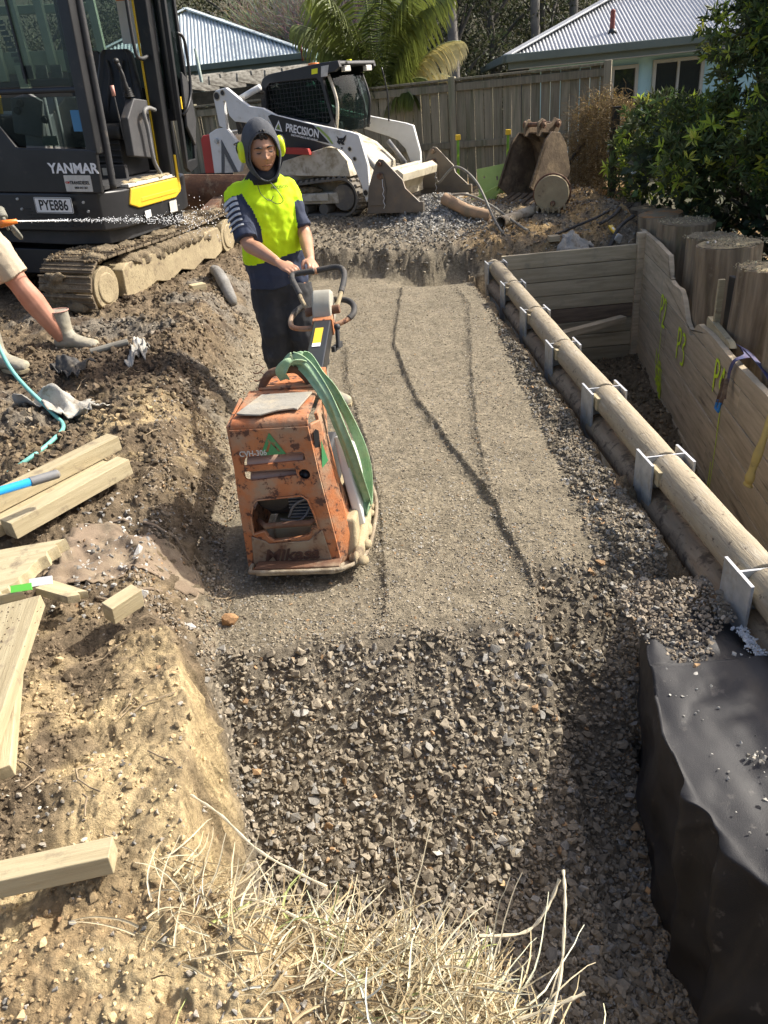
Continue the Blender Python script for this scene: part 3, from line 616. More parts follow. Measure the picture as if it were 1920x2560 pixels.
m=MB();m.bar((.05,.045,-.12),(-.00,.06,-.26),.05,.02,(0,1,0));m.bar((.075,.05,-.13),(.04,.085,-.30),.006,.03,(0,1,0));m.bar((.015,.05,-.13),(-.02,.085,-.30),.006,.03,(0,1,0));m.build('ratchet',M_['rust'],t,.002)
m=MB();m.tube([(.05,.085,-.28),(.04,.095,-.345),(-.03,.095,-.345),(-.02,.085,-.28)],.011,8);m.build('handle',M_['bluec'],t)
# ---------------- old round piles behind the wall ----------------
PL=[((3.70,9.75),.27,.36,'flat sawn old pile farthest along the wall, half buried'),((3.62,9.05),.27,.40,'old pile with an orange sawn top, second from the far end'),((3.50,8.25),.30,.42,'broad flat topped old pile behind the corner of the hole'),((3.38,7.35),.27,.40,'old pile heaped with loose dirt behind the wall'),((3.22,6.48),.28,.50,'old pile with pale sawn rim and two bent cable ends'),((3.05,5.62),.26,.47,'tall old pile with a crumbly yellow top'),((2.98,4.80),.26,.40,'nearest old pile cut by the right edge of the picture')]
for i,((x,y),r,z,lb) in enumerate(PL):
    t=thing('old_pile',(x,y,-1.0),lb,'timber pile',(R(random.uniform(-3,3)),R(random.uniform(-3,3)),random.uniform(0,6)),'row of old round piles')
    L=z+1.0;n=64;rings=[]
    for k in range(12):
        zz=L*k/11;rings.append([V((.93*r*(1+.04*math.sin(3*a+i))+.035*float(vn(a*3.5,zz*1.2,i))+.018*float(vn(a*11,zz*2,i+9)))*math.cos(a),(.93*r*(1+.03*math.sin(2*a+i))+.035*float(vn(a*3.5+3,zz*1.2,i))+.018*float(vn(a*11,zz*2,i+9)))*math.sin(a),zz) for a in [2*math.pi*j/n for j in range(n)]])
    m=MB();m.loft(rings);m.build('shaft',M_['pile'],t,.006,True,seg=1)
    dm=mat('sawn_top',(.42,.34,.19) if i in(4,5,6) else (.27,.22,.14),(.25,.20,.12),7,.95,bump=.8,bs=40,dirt=(.45,.22,.08) if i in(1,6) else (.2,.16,.1),ds=4,dl=.5,dh=.6)
    m=MB();nr=9;vs=[V(0,0,L+.02)]
    for a_ in range(1,nr+1):
        for j in range(n):
            a=2*math.pi*j/n;rr=r*.90*a_/nr;q=.5*(vn(rr*30*math.cos(a)+9,rr*30*math.sin(a),i)+.5)
            vs.append(V(rr*math.cos(a),rr*math.sin(a),L+.004+(.05 if i in(3,4,5) else .018)*q*(1-(a_/nr)**4)*( 1.9 if i==3 else 1)))
    fs=[(0,1+j,1+(j+1)%n) for j in range(n)]+[(1+a_*n+j,1+(a_+1)*n+j,1+(a_+1)*n+(j+1)%n,1+a_*n+(j+1)%n) for a_ in range(nr-1) for j in range(n)]
    m.add(vs,fs);m.build('sawn_top',dm,t,sm=False)
    if i in(2,3,4,5):
        k=260;rr=r*.93*np.sqrt(rng.uniform(0,1,k));a=rng.uniform(0,6.28,k);xx=x+rr*np.cos(a);yy=y+rr*np.sin(a)
        o=scatter('loose_dirt',xx,yy,rng.uniform(.003,.011,k),np.clip(np.array([[.36,.31,.20]])*np.exp(rng.normal(0,.3,(k,1))),.03,.7),TC,'crumbs of dirt and sawdust lying on an old pile',.1,zf=lambda a_,b_:np.full(len(a_),z+.015),cat='dirt')
t=thing('cable_ends',(3.0,6.55,.5),'two short copper coloured pipe stubs lying on an old pile','pipe stub')
for a,b in (((0,0,.02),(-.03,-.06,-.06)),((.06,0,.02),(.03,-.07,-.05))): MB().cyl(a,b,.013,None,8).build('stub',M_['lgrey'],t,sm=True)
o=MB().box((0,0,0),(.05,.03,.7)).build('pale_stake',M_['wood_new'],None,.002);o.location=(2.86,5.92,.0);tag(o,'pale upright stake between two old piles','stake')
o=MB().box((0,0,0),(.04,.10,.75)).build('dark_steel_flat',M_['black'],None,.002);o.location=(2.93,5.86,.0);tag(o,'black steel flat beside the pale upright stake','steel bar')
# ---------------- black cloth covered block, bottom right ----------------
def cloth():
    ny,nx=230,150;vs=[]
    for j in range(ny):
        v=j/(ny-1);y=2.26-1.75*v
        xc=float(np.interp(y,[.5,.9,1.15,1.4,1.65,2.0,2.26],[1.15,.98,.86,.80,.79,.87,.96])) # top left edge
        for i in range(nx):
            u=i/(nx-1);zt=.02+.035*fbm(np.array([u*3.]),np.array([y*2.]),1,3,5)[0]-.10*max(0,1.05-y)-.02*math.exp(-((y-1.12)/.05)**2)
            sidew=.42
            if u<sidew:
                q=u/sidew; # down the face
                lean=.10*(1-q);lo=float(np.interp(y,[.5,1.1,1.35,1.6,2.3],[.16,.13,.05,.0,-.02]));x=xc-.005-lo*(1-q)-.022*abs(math.sin(y*11+q*1.5+.6*math.sin(y*5)))**2.5*(1-q)**.7;z=zt-.62*(1-q)**1.0-(.01 if q<.97 else 0)
                fold=math.exp(-((y-1.10+.10*(1-q))/.045)**2)*.07;x-=fold*(1-q)**.5
            else:
                q=(u-sidew)/(1-sidew);x=xc+q*(1.27-xc+.02 if y>1.95 else 1.45-xc*.5);z=zt-.012*math.exp(-(q/.05)**2)+.012*math.sin(q*9+y*7)*.6-.06*q*q
            x-=(.05*math.exp(-((y-1.02-.22*q)/.05)**2)+.035*math.exp(-((y-1.30-.12*q)/.035)**2)) if u<sidew else 0;fz=float(fbm(np.array([x*5+z*3.]),np.array([y*2.5]),1,4,9)[0]);w2=abs(float(fbm(np.array([y*3.1+z*2]),np.array([x*4-z*3]),1,3,19)[0]));z+=.018*fz+(.030*w2 if u>=sidew else 0);x+=(.03*fz+.05*w2)*(1 if u<sidew else .2);vs.append((x,y,z))
    m=MB();m.add(vs,[(j*nx+i,j*nx+i+1,(j+1)*nx+i+1,(j+1)*nx+i) for j in range(ny-1) for i in range(nx-1)])
    o=m.build('geotextile_sheet',M_['geo'],None,sm=True);s=o.modifiers.new('s','SOLIDIFY');s.thickness=.006;tag(o,'black geotextile cloth draped over the block at the bottom right','cloth')
cloth()
k=2200;y=rng.uniform(1.90,2.42,k);x=rng.uniform(.88,1.26,k);kp=(y>1.98+.45*fbm(x,y,4,3,7)+.25*np.abs(x-1.08)*0+.05*sst((x-1.1)*10));x,y=x[kp],y[kp]
scatter('spilt_gravel',x,y,rng.uniform(.003,.012,len(x))*(1+.8*(rng.uniform(0,1,len(x))<.1)),greys(len(x),(.24,.20,.15),.25,.1),TS,'gravel spilling onto the black cloth',.1,zf=lambda a,b:np.full(len(a),.018)+.03*sst((b-2.0)/.2))
k=110;y=rng.uniform(.95,2.0,k);x=.95+rng.uniform(-.07,.3,k);scatter('cloth_pebbles',x,y,rng.uniform(.002,.008,k)*(1+(rng.uniform(0,1,k)<.06)),greys(k,(.45,.43,.38),.2,.1),TS,'pale pebbles lying on the black cloth',.0,zf=lambda a,b:np.full(len(a),.028))
k=60;x=1.0+rng.uniform(0,.28,k);y=1.52+rng.normal(0,.014,k);scatter('pebble_row',x,y,rng.uniform(.004,.011,k),greys(k,(.42,.38,.31),.2,.1),TS,'short row of pebbles on the black cloth',.0,zf=lambda a,b:np.full(len(a),.026))
k=1100;y=rng.uniform(1.45,2.12,k);x=1.262-(.0)*(y)+rng.normal(0,.012,k)+ (2.12-y)*-.02;scatter('concrete_crumbs',x,y,rng.uniform(.003,.010,k),greys(k,(.62,.62,.60),.15,.0),TS,'white concrete crumbs along the edge of the cloth and nearest post',.0,zf=lambda a,b:np.full(len(a),.02))
# ---------------- plate compactor ----------------
M_['dkrust']=mat('dark_rust',(.045,.025,.018),(.09,.045,.03),20,.9)
M_['basemud']=mat('mud_worn_steel',(.27,.215,.145),(.19,.15,.10),8,.85,dirt=(.38,.33,.24),ds=10,dl=.5,dh=.62,bump=.5,bs=50)
def remesh0(m,n,t):
    o=m.build(n,M_['mudsteel'],t,sm=True);tag(o,None,None,None,'stuff');return o
def compactor():
    t=thing('plate_compactor',(-.375,2.80,.0),'battered orange plate compactor with a green sling on its lifting frame','plate compactor',(0,0,R(-7)))
    # base plate: front lip curls up, rounded plan
    m=MB();n=24;rings=[]
    def plan(y):
        return (-.235+.03*max(0,(.05-y))/.12, .265-.10*max(0,.12-y)/.2-.10*max(0,y-.55)/.35)
    for k in range(n+1):
        y=-.11+1.02*k/n;x0,x1=plan(y);zz=.012+ (.060*((.10-y)/.21)**2 if y<.10 else 0)+(.05*((y-.7)/.25)**2 if y>.7 else 0)
        rings.append([V(x0,y,zz),V(x1,y,zz),V(x1+.004,y,zz+.022),V(x0-.004,y,zz+.022)])
    m.loft(rings);m.build('base_plate',M_['basemud'],t,.004);m=MB();[m.ell((random.uniform(.20,.27),random.uniform(-.02,.6),random.uniform(.04,.09)),(random.uniform(.01,.03),random.uniform(.02,.05),random.uniform(.01,.025)),None,8,5) for _ in range(34)];m.ell((.24,.25,.07),(.03,.3,.04));remesh0(m,'caked_mud',t)
    m=MB();m.tube(spline([(-.24,.05,.045),(-.23,-.07,.075),(-.18,-.10,.085),(.12,-.10,.085),(.20,-.07,.08),(.262,.06,.05),(.285,.3,.05),(.27,.6,.05),(.2,.86,.06)],5),.010,8);m.build('base_rim',M_['basemud'],t,sm=True)
    m=MB();m.box((-.02,-.02,.075),(.38,.11,.012),Matrix.Rotation(R(-9),3,'X'));m.build('front_tread',M_['rust'],t,.004)
    # exciter block and engine
    m=MB();m.box((.02,.42,.12),(.34,.62,.15));m.prism([(.05,.05),(.70,.05),(.62,.20),(.10,.22)],.17,.235,'X');m.build('exciter_housing',M_['mudsteel'],t,.015)
    e=MB();e.box((-.03,.38,.33),(.30,.40,.24));e=e.build('engine',M_['blackm'],t,.02)
    m=MB();m.cyl((-.12,.10,.36),(-.12,.17,.36),.085,.085,20);m.build('recoil_cover',M_['black'],e,.005)
    m=MB();[m.box((.02,.13,.25+.016*k),(.14,.09,.005)) for k in range(8)];m.build('cooling_fins',M_['grey'],e)
    m=MB();m.tube(spline([(-.06,.09,.25),(-.02,.07,.32),(.04,.08,.34),(.07,.1,.28)]),.006,6);m.tube(spline([(-.10,.09,.24),(0,.06,.25),(.05,.09,.31)]),.005,6);m.build('cables',M_['grey'],e)
    m=MB();m.cyl((-.19,.49-.41,.525),(.055,.49-.41,.525),.037,.037,18);m.cyl((-.19,.085,.455),(.02,.085,.455),.03,.03,18);o=m.build('silencer',mat('dusty_pink_paint',(.50,.34,.26),(.42,.27,.2),6,.6,dirt=(.2,.1,.06),ds=20,dl=.6,dh=.7),t,.003,True)
    m=MB();m.cyl((.05,.05,.462),(.05,.16,.462),.026,.026,16);m.build('exhaust_pipe',M_['black'],t,sm=True)
    m=MB();m.tube([(-.19,.06,.255),(-.15,.015,.25),(.05,.01,.262),(.10,.055,.27)],.014,8);m.build('cross_tube',M_['rust'],t,sm=True)
    # front shroud plate with real openings (drawn in x,z)
    outer=[(-.262,.035),(-.235,.028),(-.15,.045),(.05,.062),(.125,.03),(.165,.05),(.150,.20),(.115,.50),(.098,.70),(-.232,.70),(-.250,.40)]
    s1=[(-.215,.572),(-.208,.580),(.055,.590),(.066,.583),(.068,.555),(.055,.550),(-.195,.538),(-.21,.545)]
    s2=[(-.208,.503),(-.200,.512),(.020,.520),(.022,.486),(-.178,.468),(-.20,.478)]
    hole=[(.055+.024*math.cos(a),.487+.025*math.sin(a)) for a in [2*math.pi*k/16 for k in range(16)]]
    op=[(-.208,.215),(-.205,.30),(-.185,.362),(-.165,.382),(.030,.395),(.055,.375),(.075,.30),(.085,.235),(.06,.245),(.045,.205),(.0,.19),(-.12,.178),(-.145,.20),(-.155,.23)]
    M=frameM((0,.012,0),(1,0,0),(0,.04,1))
    sh=plate('front_shroud',outer,[s1,s2,hole,op],.012,.002,M,M_['orange'],t)
    m=MB()
    def edge(pl,r=.005):
        m.tube([(x,.006+z*.04-.012,z) for x,z in pl+pl[:1]],r,6,False)
    edge(op,.004);m.build('opening_lip',M_['orange'],sh,sm=True)
    # rolled top edge + top deck
    m=MB();rings=[]
    for k in range(8):
        a=R(90*k/7);y=.062-.036*math.cos(a)+.012;z=.70+.036*math.sin(a);w=.0+.01*(k/7)
        rings.append([V(-.232+w,y,z),V(.098,y,z),V(.098,y+.010,z-.010),V(-.232+w,y+.01,z-.01)])
    rings.append([V(-.215,.36,.752),V(.10,.36,.752),V(.10,.36,.742),V(-.215,.36,.742)])
    m.loft(rings);m.build('top_cover',M_['orange'],t,.003,True)
    m=MB();pl=[(-.205,.10),(-.16,.085),(-.10,.075),(-.03,.115),(.03,.125),(.05,.115),(.085,.30),(-.14,.30)];m.prism(pl,.745,.753,'Z');o=m.build('top_mat',mat('dusty_rubber_mat',(.34,.32,.27),(.25,.235,.20),9,.9,bump=.3,dirt=(.42,.36,.26),ds=5,dl=.5,dh=.65),t,.002);o.rotation_euler.x=R(1.5)
    m=MB();m.box((-.02,.375,.757),(.30,.05,.012));m.box((-.02,.50,.74),(.24,.20,.05));m.build('rear_cover',M_['orange'],t,.006)
    # chamfered corner strip with a long slot, right side plate with openings (y,z)
    pl=[(0,0),(.0,.40),(.028,.60),(.05,.70),(.105,.73),(.085,.42),(.06,.0)]
    slot=rrect(.048,.52,.068,.66,.009)
    M=frameM((.098,.02,.0),(.72,.70,0),(0,0,1));
    cp=[(-.0,.70),(.055,.72),(.06,.40),(.075,.05),(.06,.02),(.05,.05),(.028,.40)]
    m=MB();rings=[]
    for z,xa,xb in ((.035,.16,.215),(.20,.150,.205),(.45,.121,.170),(.60,.105,.150),(.70,.098,.14)):
        rings.append([V(xa,.014+z*.04,z),V(xb,.075+z*.04,z),V(xb-.012,.085+z*.04,z),V(xa-.01,.03+z*.04,z)])
    m.loft(rings);m.build('corner_guard',M_['orange'],t,.006,True)
    m=MB();m.prism([(.03,.0),(.045,.012),(.045,.12),(.03,.132),(.015,.12),(.015,.012)],0,.003,'Z');o=m.build('guard_slot',M_['black'],t);o.matrix_basis=frameM((.098,.038,.545),(.62,.78,0),(.06,0,1))
    yz=[(.10,.04),(.40,.10),(.56,.12),(.52,.24),(.36,.30),(.20,.33),(.17,.42),(.19,.60),(.30,.70),(.34,.745),(.10,.735),(.115,.5)]
    M=frameM((.172,.0,.0),(.02,1,0),(-.10,0,1));M=Matrix.Translation((.045,0,0))@frameM((.172,0,0),(0,1,0),(-.13,0,1))
    plate('side_shroud',yz,[rrect(.165,.60,.19,.70,.01)],.010,.002,M,M_['orange'],t)
    m=MB();m.prism([(.20,.10),(.40,.12),(.50,.26),(.44,.42),(.22,.55),(.19,.40)],.20,.245,'X');o=m.build('white_side_cover',M_['white'],t,.01);o.rotation_euler.y=R(-7);o.location.x=.03
    m=MB();m.prism([(0,0),(.05,0),(.022,.11)],0,.0015,'Z');o=m.build('side_emblem',M_['green'],t);o.matrix_basis=frameM((.262-.012,.28,.20),(0,1,0),(-.12,0,1))
    m=MB();m.prism([(0,0),(.04,0.02),(.02,.12)],0,.0015,'Z');o=m.build('corner_emblem',M_['green'],t);o.matrix_basis=frameM((.128,.052,.50),(.6,.8,0),(-.05,0,1))
    # left side plate
    M=frameM((-.242,0,0),(0,1,0),(0,0,1));plate('side_shroud',[(.03,.05),(.50,.10),(.48,.30),(.30,.60),(.30,.74),(.05,.71)],[rrect(.14,.25,.33,.5,.04)],.010,.002,M,M_['orange'],t)
    # emblem and lettering on the front
    def F(x,z,off=.0115): return frameM((x,.012+z*.04-off,z),(1,0,.03),(0,.04,1))
    def tri(k): return [(-.055*k,-.04*k),(.055*k,-.04*k),(0,.058*k)]
    cu=tri(1);ih=[(-.030,-.026),(-.005,.022),(-.0,.013),(-.018,-.026)];ih2=[(.004,.018),(.034,-.028),(.026,-.028),(.001,.010)]
    plate('emblem',cu,[ih,ih2],.001,0,F(-.065,.625,.0105),M_['green'],t)
    text('number','CVH-306',.034,F(-.148,.595),M_['lgrey'],t,.0006,.9)
    text('maker_name','Mikasa',.080,F(-.055,.108,.0195),M_['dkrust'],t,.0016,1.15,.3,.002)
    m=MB();m.prism([(-.235,.055),(-.22,.205),(-.16,.18),(-.145,.165),(.035,.175),(.06,.20),(.10,.225),(.125,.07),(.04,.075),(-.14,.06)],-.003,.006,'Y');o=m.build('bumper_pad',mat('scraped_primer',(.30,.25,.175),(.22,.13,.075),9,.8,dirt=(.11,.055,.035),ds=10,dl=.52,dh=.60,bump=.3),t,.004);o.location.y=.004;
    # lifting frame
    m=MB();m.tube(spline([(-.165,.385,.70),(-.158,.385,.76),(-.115,.385,.815),(-.05,.385,.83),(.01,.385,.825),(.055,.385,.77),(.075,.385,.71)],6),.019,10);m.build('lifting_frame',M_['rust'],t,sm=True)
    m=MB();[m.tube([(-.165+.024*math.cos(a),.385+.024*math.sin(a),.735+.002*k+.004*math.sin(k)) for k,a in enumerate(np.linspace(0,21,60))],.0022,5)];m.tube(spline([(-.18,.36,.74),(-.20,.30,.72),(-.235,.24,.65)]),.002,5);m.build('tie_wire',M_['rust'],t)
    # draw bar
    A=V(.035,.56,.70);B=V(.005,1.20,.80);d=(B-A).normalized()
    m=MB();m.bar(A,B,.095,.085,(0,-.2,1));c=m.build('draw_bar',M_['black'],t,.008)
    m=MB();m.bar(A.lerp(B,.50)+V(-.005,-.008,.0445),A.lerp(B,.80)+V(-.005,-.008,.0445),.042,.0015,(0,-.2,1));m.build('warning_label',M_['yellow'],c)
    m=MB();m.bar(A.lerp(B,.46)+V(-.005,-.008,.0448),A.lerp(B,.52)+V(-.005,-.008,.0448),.042,.0016,(0,-.2,1));m.build('white_label',M_['label'],c)
    m=MB();m.bar(B-d*.035,B+d*.075,.11,.092,(0,-.2,1));m.build('orange_collar',M_['orange'],t,.006)
    m=MB();pr=[(1.20,.83),(1.215,.905),(1.26,.955),(1.30,.97),(1.315,.945),(1.35,.95),(1.38,.90),(1.38,.80),(1.22,.77)];m.prism(pr,-.05,.052,'X');h=m.build('head_cover',mat('dusty_plastic',(.42,.40,.33),(.34,.32,.26),9,.8,bump=.1,dirt=(.2,.18,.14),ds=8,dl=.6,dh=.7),t,.010)
    m=MB();m.cyl((-.05,1.26,.865),(-.095,1.26,.86),.024,.024,14);m.build('pivot',M_['rust'],t,.003,True);m=MB();m.cyl((.052,1.26,.865),(.093,1.26,.87),.024,.024,14);m.build('pivot',M_['rust'],t,.003,True)
    # upper loop handle (broken grip)
    m=MB();m.tube(spline([(-.078,1.27,.865),(-.115,1.33,.895),(-.155,1.43,.935)],5),.012,10);m.build('handle_tube',M_['mudsteel'],t,sm=True);m=MB();m.tube(spline([(.075,1.27,.87),(.088,1.33,.91),(.095,1.38,.935)],5),.012,10);m.build('handle_tube',M_['mudsteel'],t,sm=True)
    m=MB();m.tube(spline([(-.14,1.40,.925),(-.19,1.52,.965),(-.212,1.58,.99),(-.20,1.61,1.0),(-.14,1.615,1.005),(-.085,1.615,1.007)],6),.0165,12);m.build('grip',M_['rubber'],t,sm=True)
    m=MB();m.tube(spline([(-.068,1.615,1.01),(-.02,1.62,1.015),(.045,1.615,1.02),(.085,1.585,1.01),(.10,1.53,.99),(.10,1.45,.96),(.093,1.37,.93)],6),.0165,12);m.build('grip',M_['rubber'],t,sm=True)
    # lower loop handle
    m=MB();m.tube(spline([(-.04,1.20,.79),(-.12,1.20,.79),(-.17,1.215,.80),(-.185,1.26,.82),(-.178,1.31,.84)],6),.0145,10);m.build('orange_loop',M_['orange'],t,sm=True);m=MB();m.tube(spline([(.04,1.21,.79),(.10,1.235,.80),(.145,1.27,.815)],6),.0145,10);m.build('orange_loop',M_['orange'],t,sm=True)
    m=MB();m.tube(spline([(-.180,1.30,.835),(-.165,1.35,.85),(-.12,1.39,.87)],5),.0165,10);m.build('lower_grip',M_['rubber'],t,sm=True);m=MB();m.tube(spline([(.135,1.26,.812),(.16,1.30,.83),(.155,1.37,.855),(.11,1.42,.875),(.03,1.43,.88)],6),.0165,12);m.build('lower_grip',M_['rubber'],t,sm=True)
    m=MB();m.cyl((.085,1.15,.80),(.085,1.11,.70),.012,.012,10);m.ell((.085,1.15,.80),(.018,.018,.018));m.bar((.06,1.08,.70),(.085,1.22,.69),.02,.03);m.build('throttle_lever',M_['blackm'],t,.002,True)
    t.location.z=-.002
    return t
CP=compactor()
# sling: a thing of its own, hanging over the lifting frame
def sling():
    M=CP.matrix_basis.copy() if False else Matrix.Translation((-.375,2.80,0))@Matrix.Rotation(R(-7),4,'Z')
    m=MB()
    def band(pts,w,ph,fold):
        P=spline([M@Vector(p) for p in pts],9);rings=[];k=14
        for i,p in enumerate(P):
            tg=(P[min(i+1,len(P)-1)]-P[max(i-1,0)]).normalized();s_=Vector((.82,-.50,.1));s_=(s_-tg*s_.dot(tg)).normalized();nn=tg.cross(s_);r=[]
            ww=w*(1+.10*math.sin(i*.13+ph))
            for j in range(k):
                u=j/(k-1)-.5;r.append(p+s_*u*ww+nn*(.006*math.sin(u*fold*6.28+ph+i*.03)+.0025*math.sin(i*.23+j*.5)))
            r2=[q-nn*.006 for q in r[::-1]];rings.append(r+r2)
        m.loft(rings)
    band([(-.035,.40,.845),(.0,.385,.872),(.05,.36,.845),(.11,.30,.785),(.165,.22,.72),(.205,.17,.62),(.235,.17,.50),(.255,.20,.36),(.262,.26,.24),(.262,.30,.18)],.058,0,1.6)
    band([(-.01,.43,.85),(.05,.42,.868),(.11,.36,.80),(.17,.32,.74),(.225,.30,.62),(.262,.31,.48),(.278,.33,.35),(.275,.34,.235),(.268,.315,.175)],.052,2,1.2)
    band([(-.045,.372,.79),(-.055,.36,.83),(-.01,.35,.865),(.035,.365,.86),(.05,.40,.83),(.01,.415,.79)],.05,1,1)
    band([(.262,.30,.18),(.245,.27,.15),(.262,.25,.175),(.275,.29,.21)],.04,1,1)
    o=m.build('lifting_sling',M_['sling'],None,sm=True);tag(o,'faded green lifting sling twisted around the compactor frame','sling')
sling()
# ---------------- people ----------------
def remesh(m,vox,name,mat_,par,disp=0,ds=.06,sm_it=2,rule=None,d2=0):
    me=m.mesh('t');o=D.objects.new('t',me);COL.objects.link(o)
    b=bmesh.new();b.from_mesh(me);bmesh.ops.recalc_face_normals(b,faces=b.faces);b.to_mesh(me);b.free()
    r=o.modifiers.new('r','REMESH');r.mode='VOXEL';r.voxel_size=vox;r.use_smooth_shade=True
    s=o.modifiers.new('s','SMOOTH');s.iterations=sm_it;s.factor=.6
    if disp:
        tx=D.textures.new('n','CLOUDS');tx.noise_scale=ds;tx.noise_depth=2;dm=o.modifiers.new('d','DISPLACE');dm.texture=tx;dm.strength=disp;dm.mid_level=.5;dm.texture_coords='LOCAL'
    bpy.context.view_layer.update();e=D.meshes.new_from_object(o.evaluated_get(bpy.context.evaluated_depsgraph_get()))
    D.objects.remove(o);e.name=name
    ob=link(name,e,mat_,par,sm=True)
    if rule:
        for p in e.polygons:p.material_index=rule(p.center)
    return ob
def ring(c,rx,ry,yaw=0,n=20,tx=0,ty=0,sq=1.):
    out=[]
    for j in range(n):
        a=2*math.pi*j/n;ca,sa=math.cos(a),math.sin(a)
        ca=math.copysign(abs(ca)**sq,ca);sa=math.copysign(abs(sa)**sq,sa)
        x=rx*ca;y=ry*sa;out.append(V(c[0]+x*math.cos(yaw)-y*math.sin(yaw),c[1]+x*math.sin(yaw)+y*math.cos(yaw),c[2]+tx*x+ty*y))
    return out
def sub(p,q,k=5): return [Vector(p).lerp(Vector(q),i/k) for i in range(k+1)]
def limb(m,pts,rs,n=14):
    P=spline(pts,6);q=np.interp(np.linspace(0,len(pts)-1,len(P)),range(len(pts)),rs);m.tube(P,[float(v) for v in q],n)
def hand(m,wr,kn,n_,fwd,bar,r=.0085,th=1,curl=1):
    "wr wrist, kn knuckle centre, n_ back-of-hand normal, fwd finger spread axis, bar centre to wrap"
    wr=Vector(wr);kn=Vector(kn);s_=Vector(fwd).normalized();n_=Vector(n_).normalized();d=(kn-wr).normalized()
    m.loft([ring_o(wr,s_,n_,.026,.020),ring_o(wr.lerp(kn,.4),s_,n_,.034,.018),ring_o(wr.lerp(kn,.8),s_,n_,.042,.016),ring_o(kn+d*.004,s_,n_,.041,.013)])
    L=(.040,.045,.042,.033)
    for i in range(4):
        b=kn+s_*(-.031+.0205*i)-d*.006;l=L[i]
        p1=b+d*l*.75+n_*.002;p2=p1+(d*.35-n_)*l*.62;p3=p2+(-d*.75-n_*.65)*l*.5;p4=p3+(-d-n_*.0)*l*.25
        m.tube(spline([b,p1,p2,p3,p4],3),[r*1.12]*3+[r*1.05]*3+[r*.98]*3+[r*.85]*3+[r*.6],8)
    tb=wr.lerp(kn,.35)-s_*.03*th;m.tube(spline([tb,tb+(d*.6-s_*.5*th-n_*.5).normalized()*.035,tb+(d*1.2-n_*1.3-s_*.2*th)*.035,tb+(d*1.3-n_*1.8+s_*.2*th)*.04],4),[.013]*4+[.0115]*4+[.010]*4+[.007],8)
def ring_o(c,s_,n_,a,b,n=14): return [Vector(c)+s_*(a*math.cos(2*math.pi*j/n))+n_*(b*math.sin(2*math.pi*j/n)) for j in range(n)]
def head_mesh(m,M,skin=True):
    nu,nv=56,44;vs=[]
    for i in range(nv+1):
        th=math.pi*i/nv
        for j in range(nu):
            ph=2*math.pi*j/nu;x=math.sin(th)*math.sin(ph);y=-math.sin(th)*math.cos(ph);z=math.cos(th)   # face towards -Y
            X=x*.077;Y=y*.096;Z=z*.118
            if Z<0: X*=1-.22*(-z)**1.6;Y*=1-.10*(-z)
            f=max(0,-y)
            g=lambda cx,cz,sx,sz:math.exp(-((X-cx)/sx)**2-((Z-cz)/sz)**2)*(f>0)
            dy=0
            dy-=.012*g(0,-.016,.010,.026)+.017*g(0,-.031,.012,.011)+.006*g(-.014,-.034,.008,.007)+.006*g(.014,-.034,.008,.007)  # nose
            dy-=.007*g(0,.028,.05,.010)                                      # brow
            dy+=.013*g(-.031,.004,.017,.011)+.013*g(.031,.004,.017,.011)     # sockets
            dy-=.005*g(-.031,.001,.011,.006)+.005*g(.031,.001,.011,.006)
            dy-=.006*g(-.045,-.025,.018,.018)+.006*g(.045,-.025,.018,.018)   # cheeks
            dy-=.006*g(0,-.058,.022,.006)+.006*g(0,-.070,.018,.006);dy+=.005*g(0,-.064,.024,.0025)
            dy-=.010*g(0,-.096,.022,.014)+.0;dy+=.004*g(0,-.081,.02,.006)
            vs.append(M@V(X,Y+dy,Z))
    m.add(vs,[(i*nu+j,(i+1)*nu+j,(i+1)*nu+(j+1)%nu,i*nu+(j+1)%nu) for i in range(nv) for j in range(nu)])
    return m
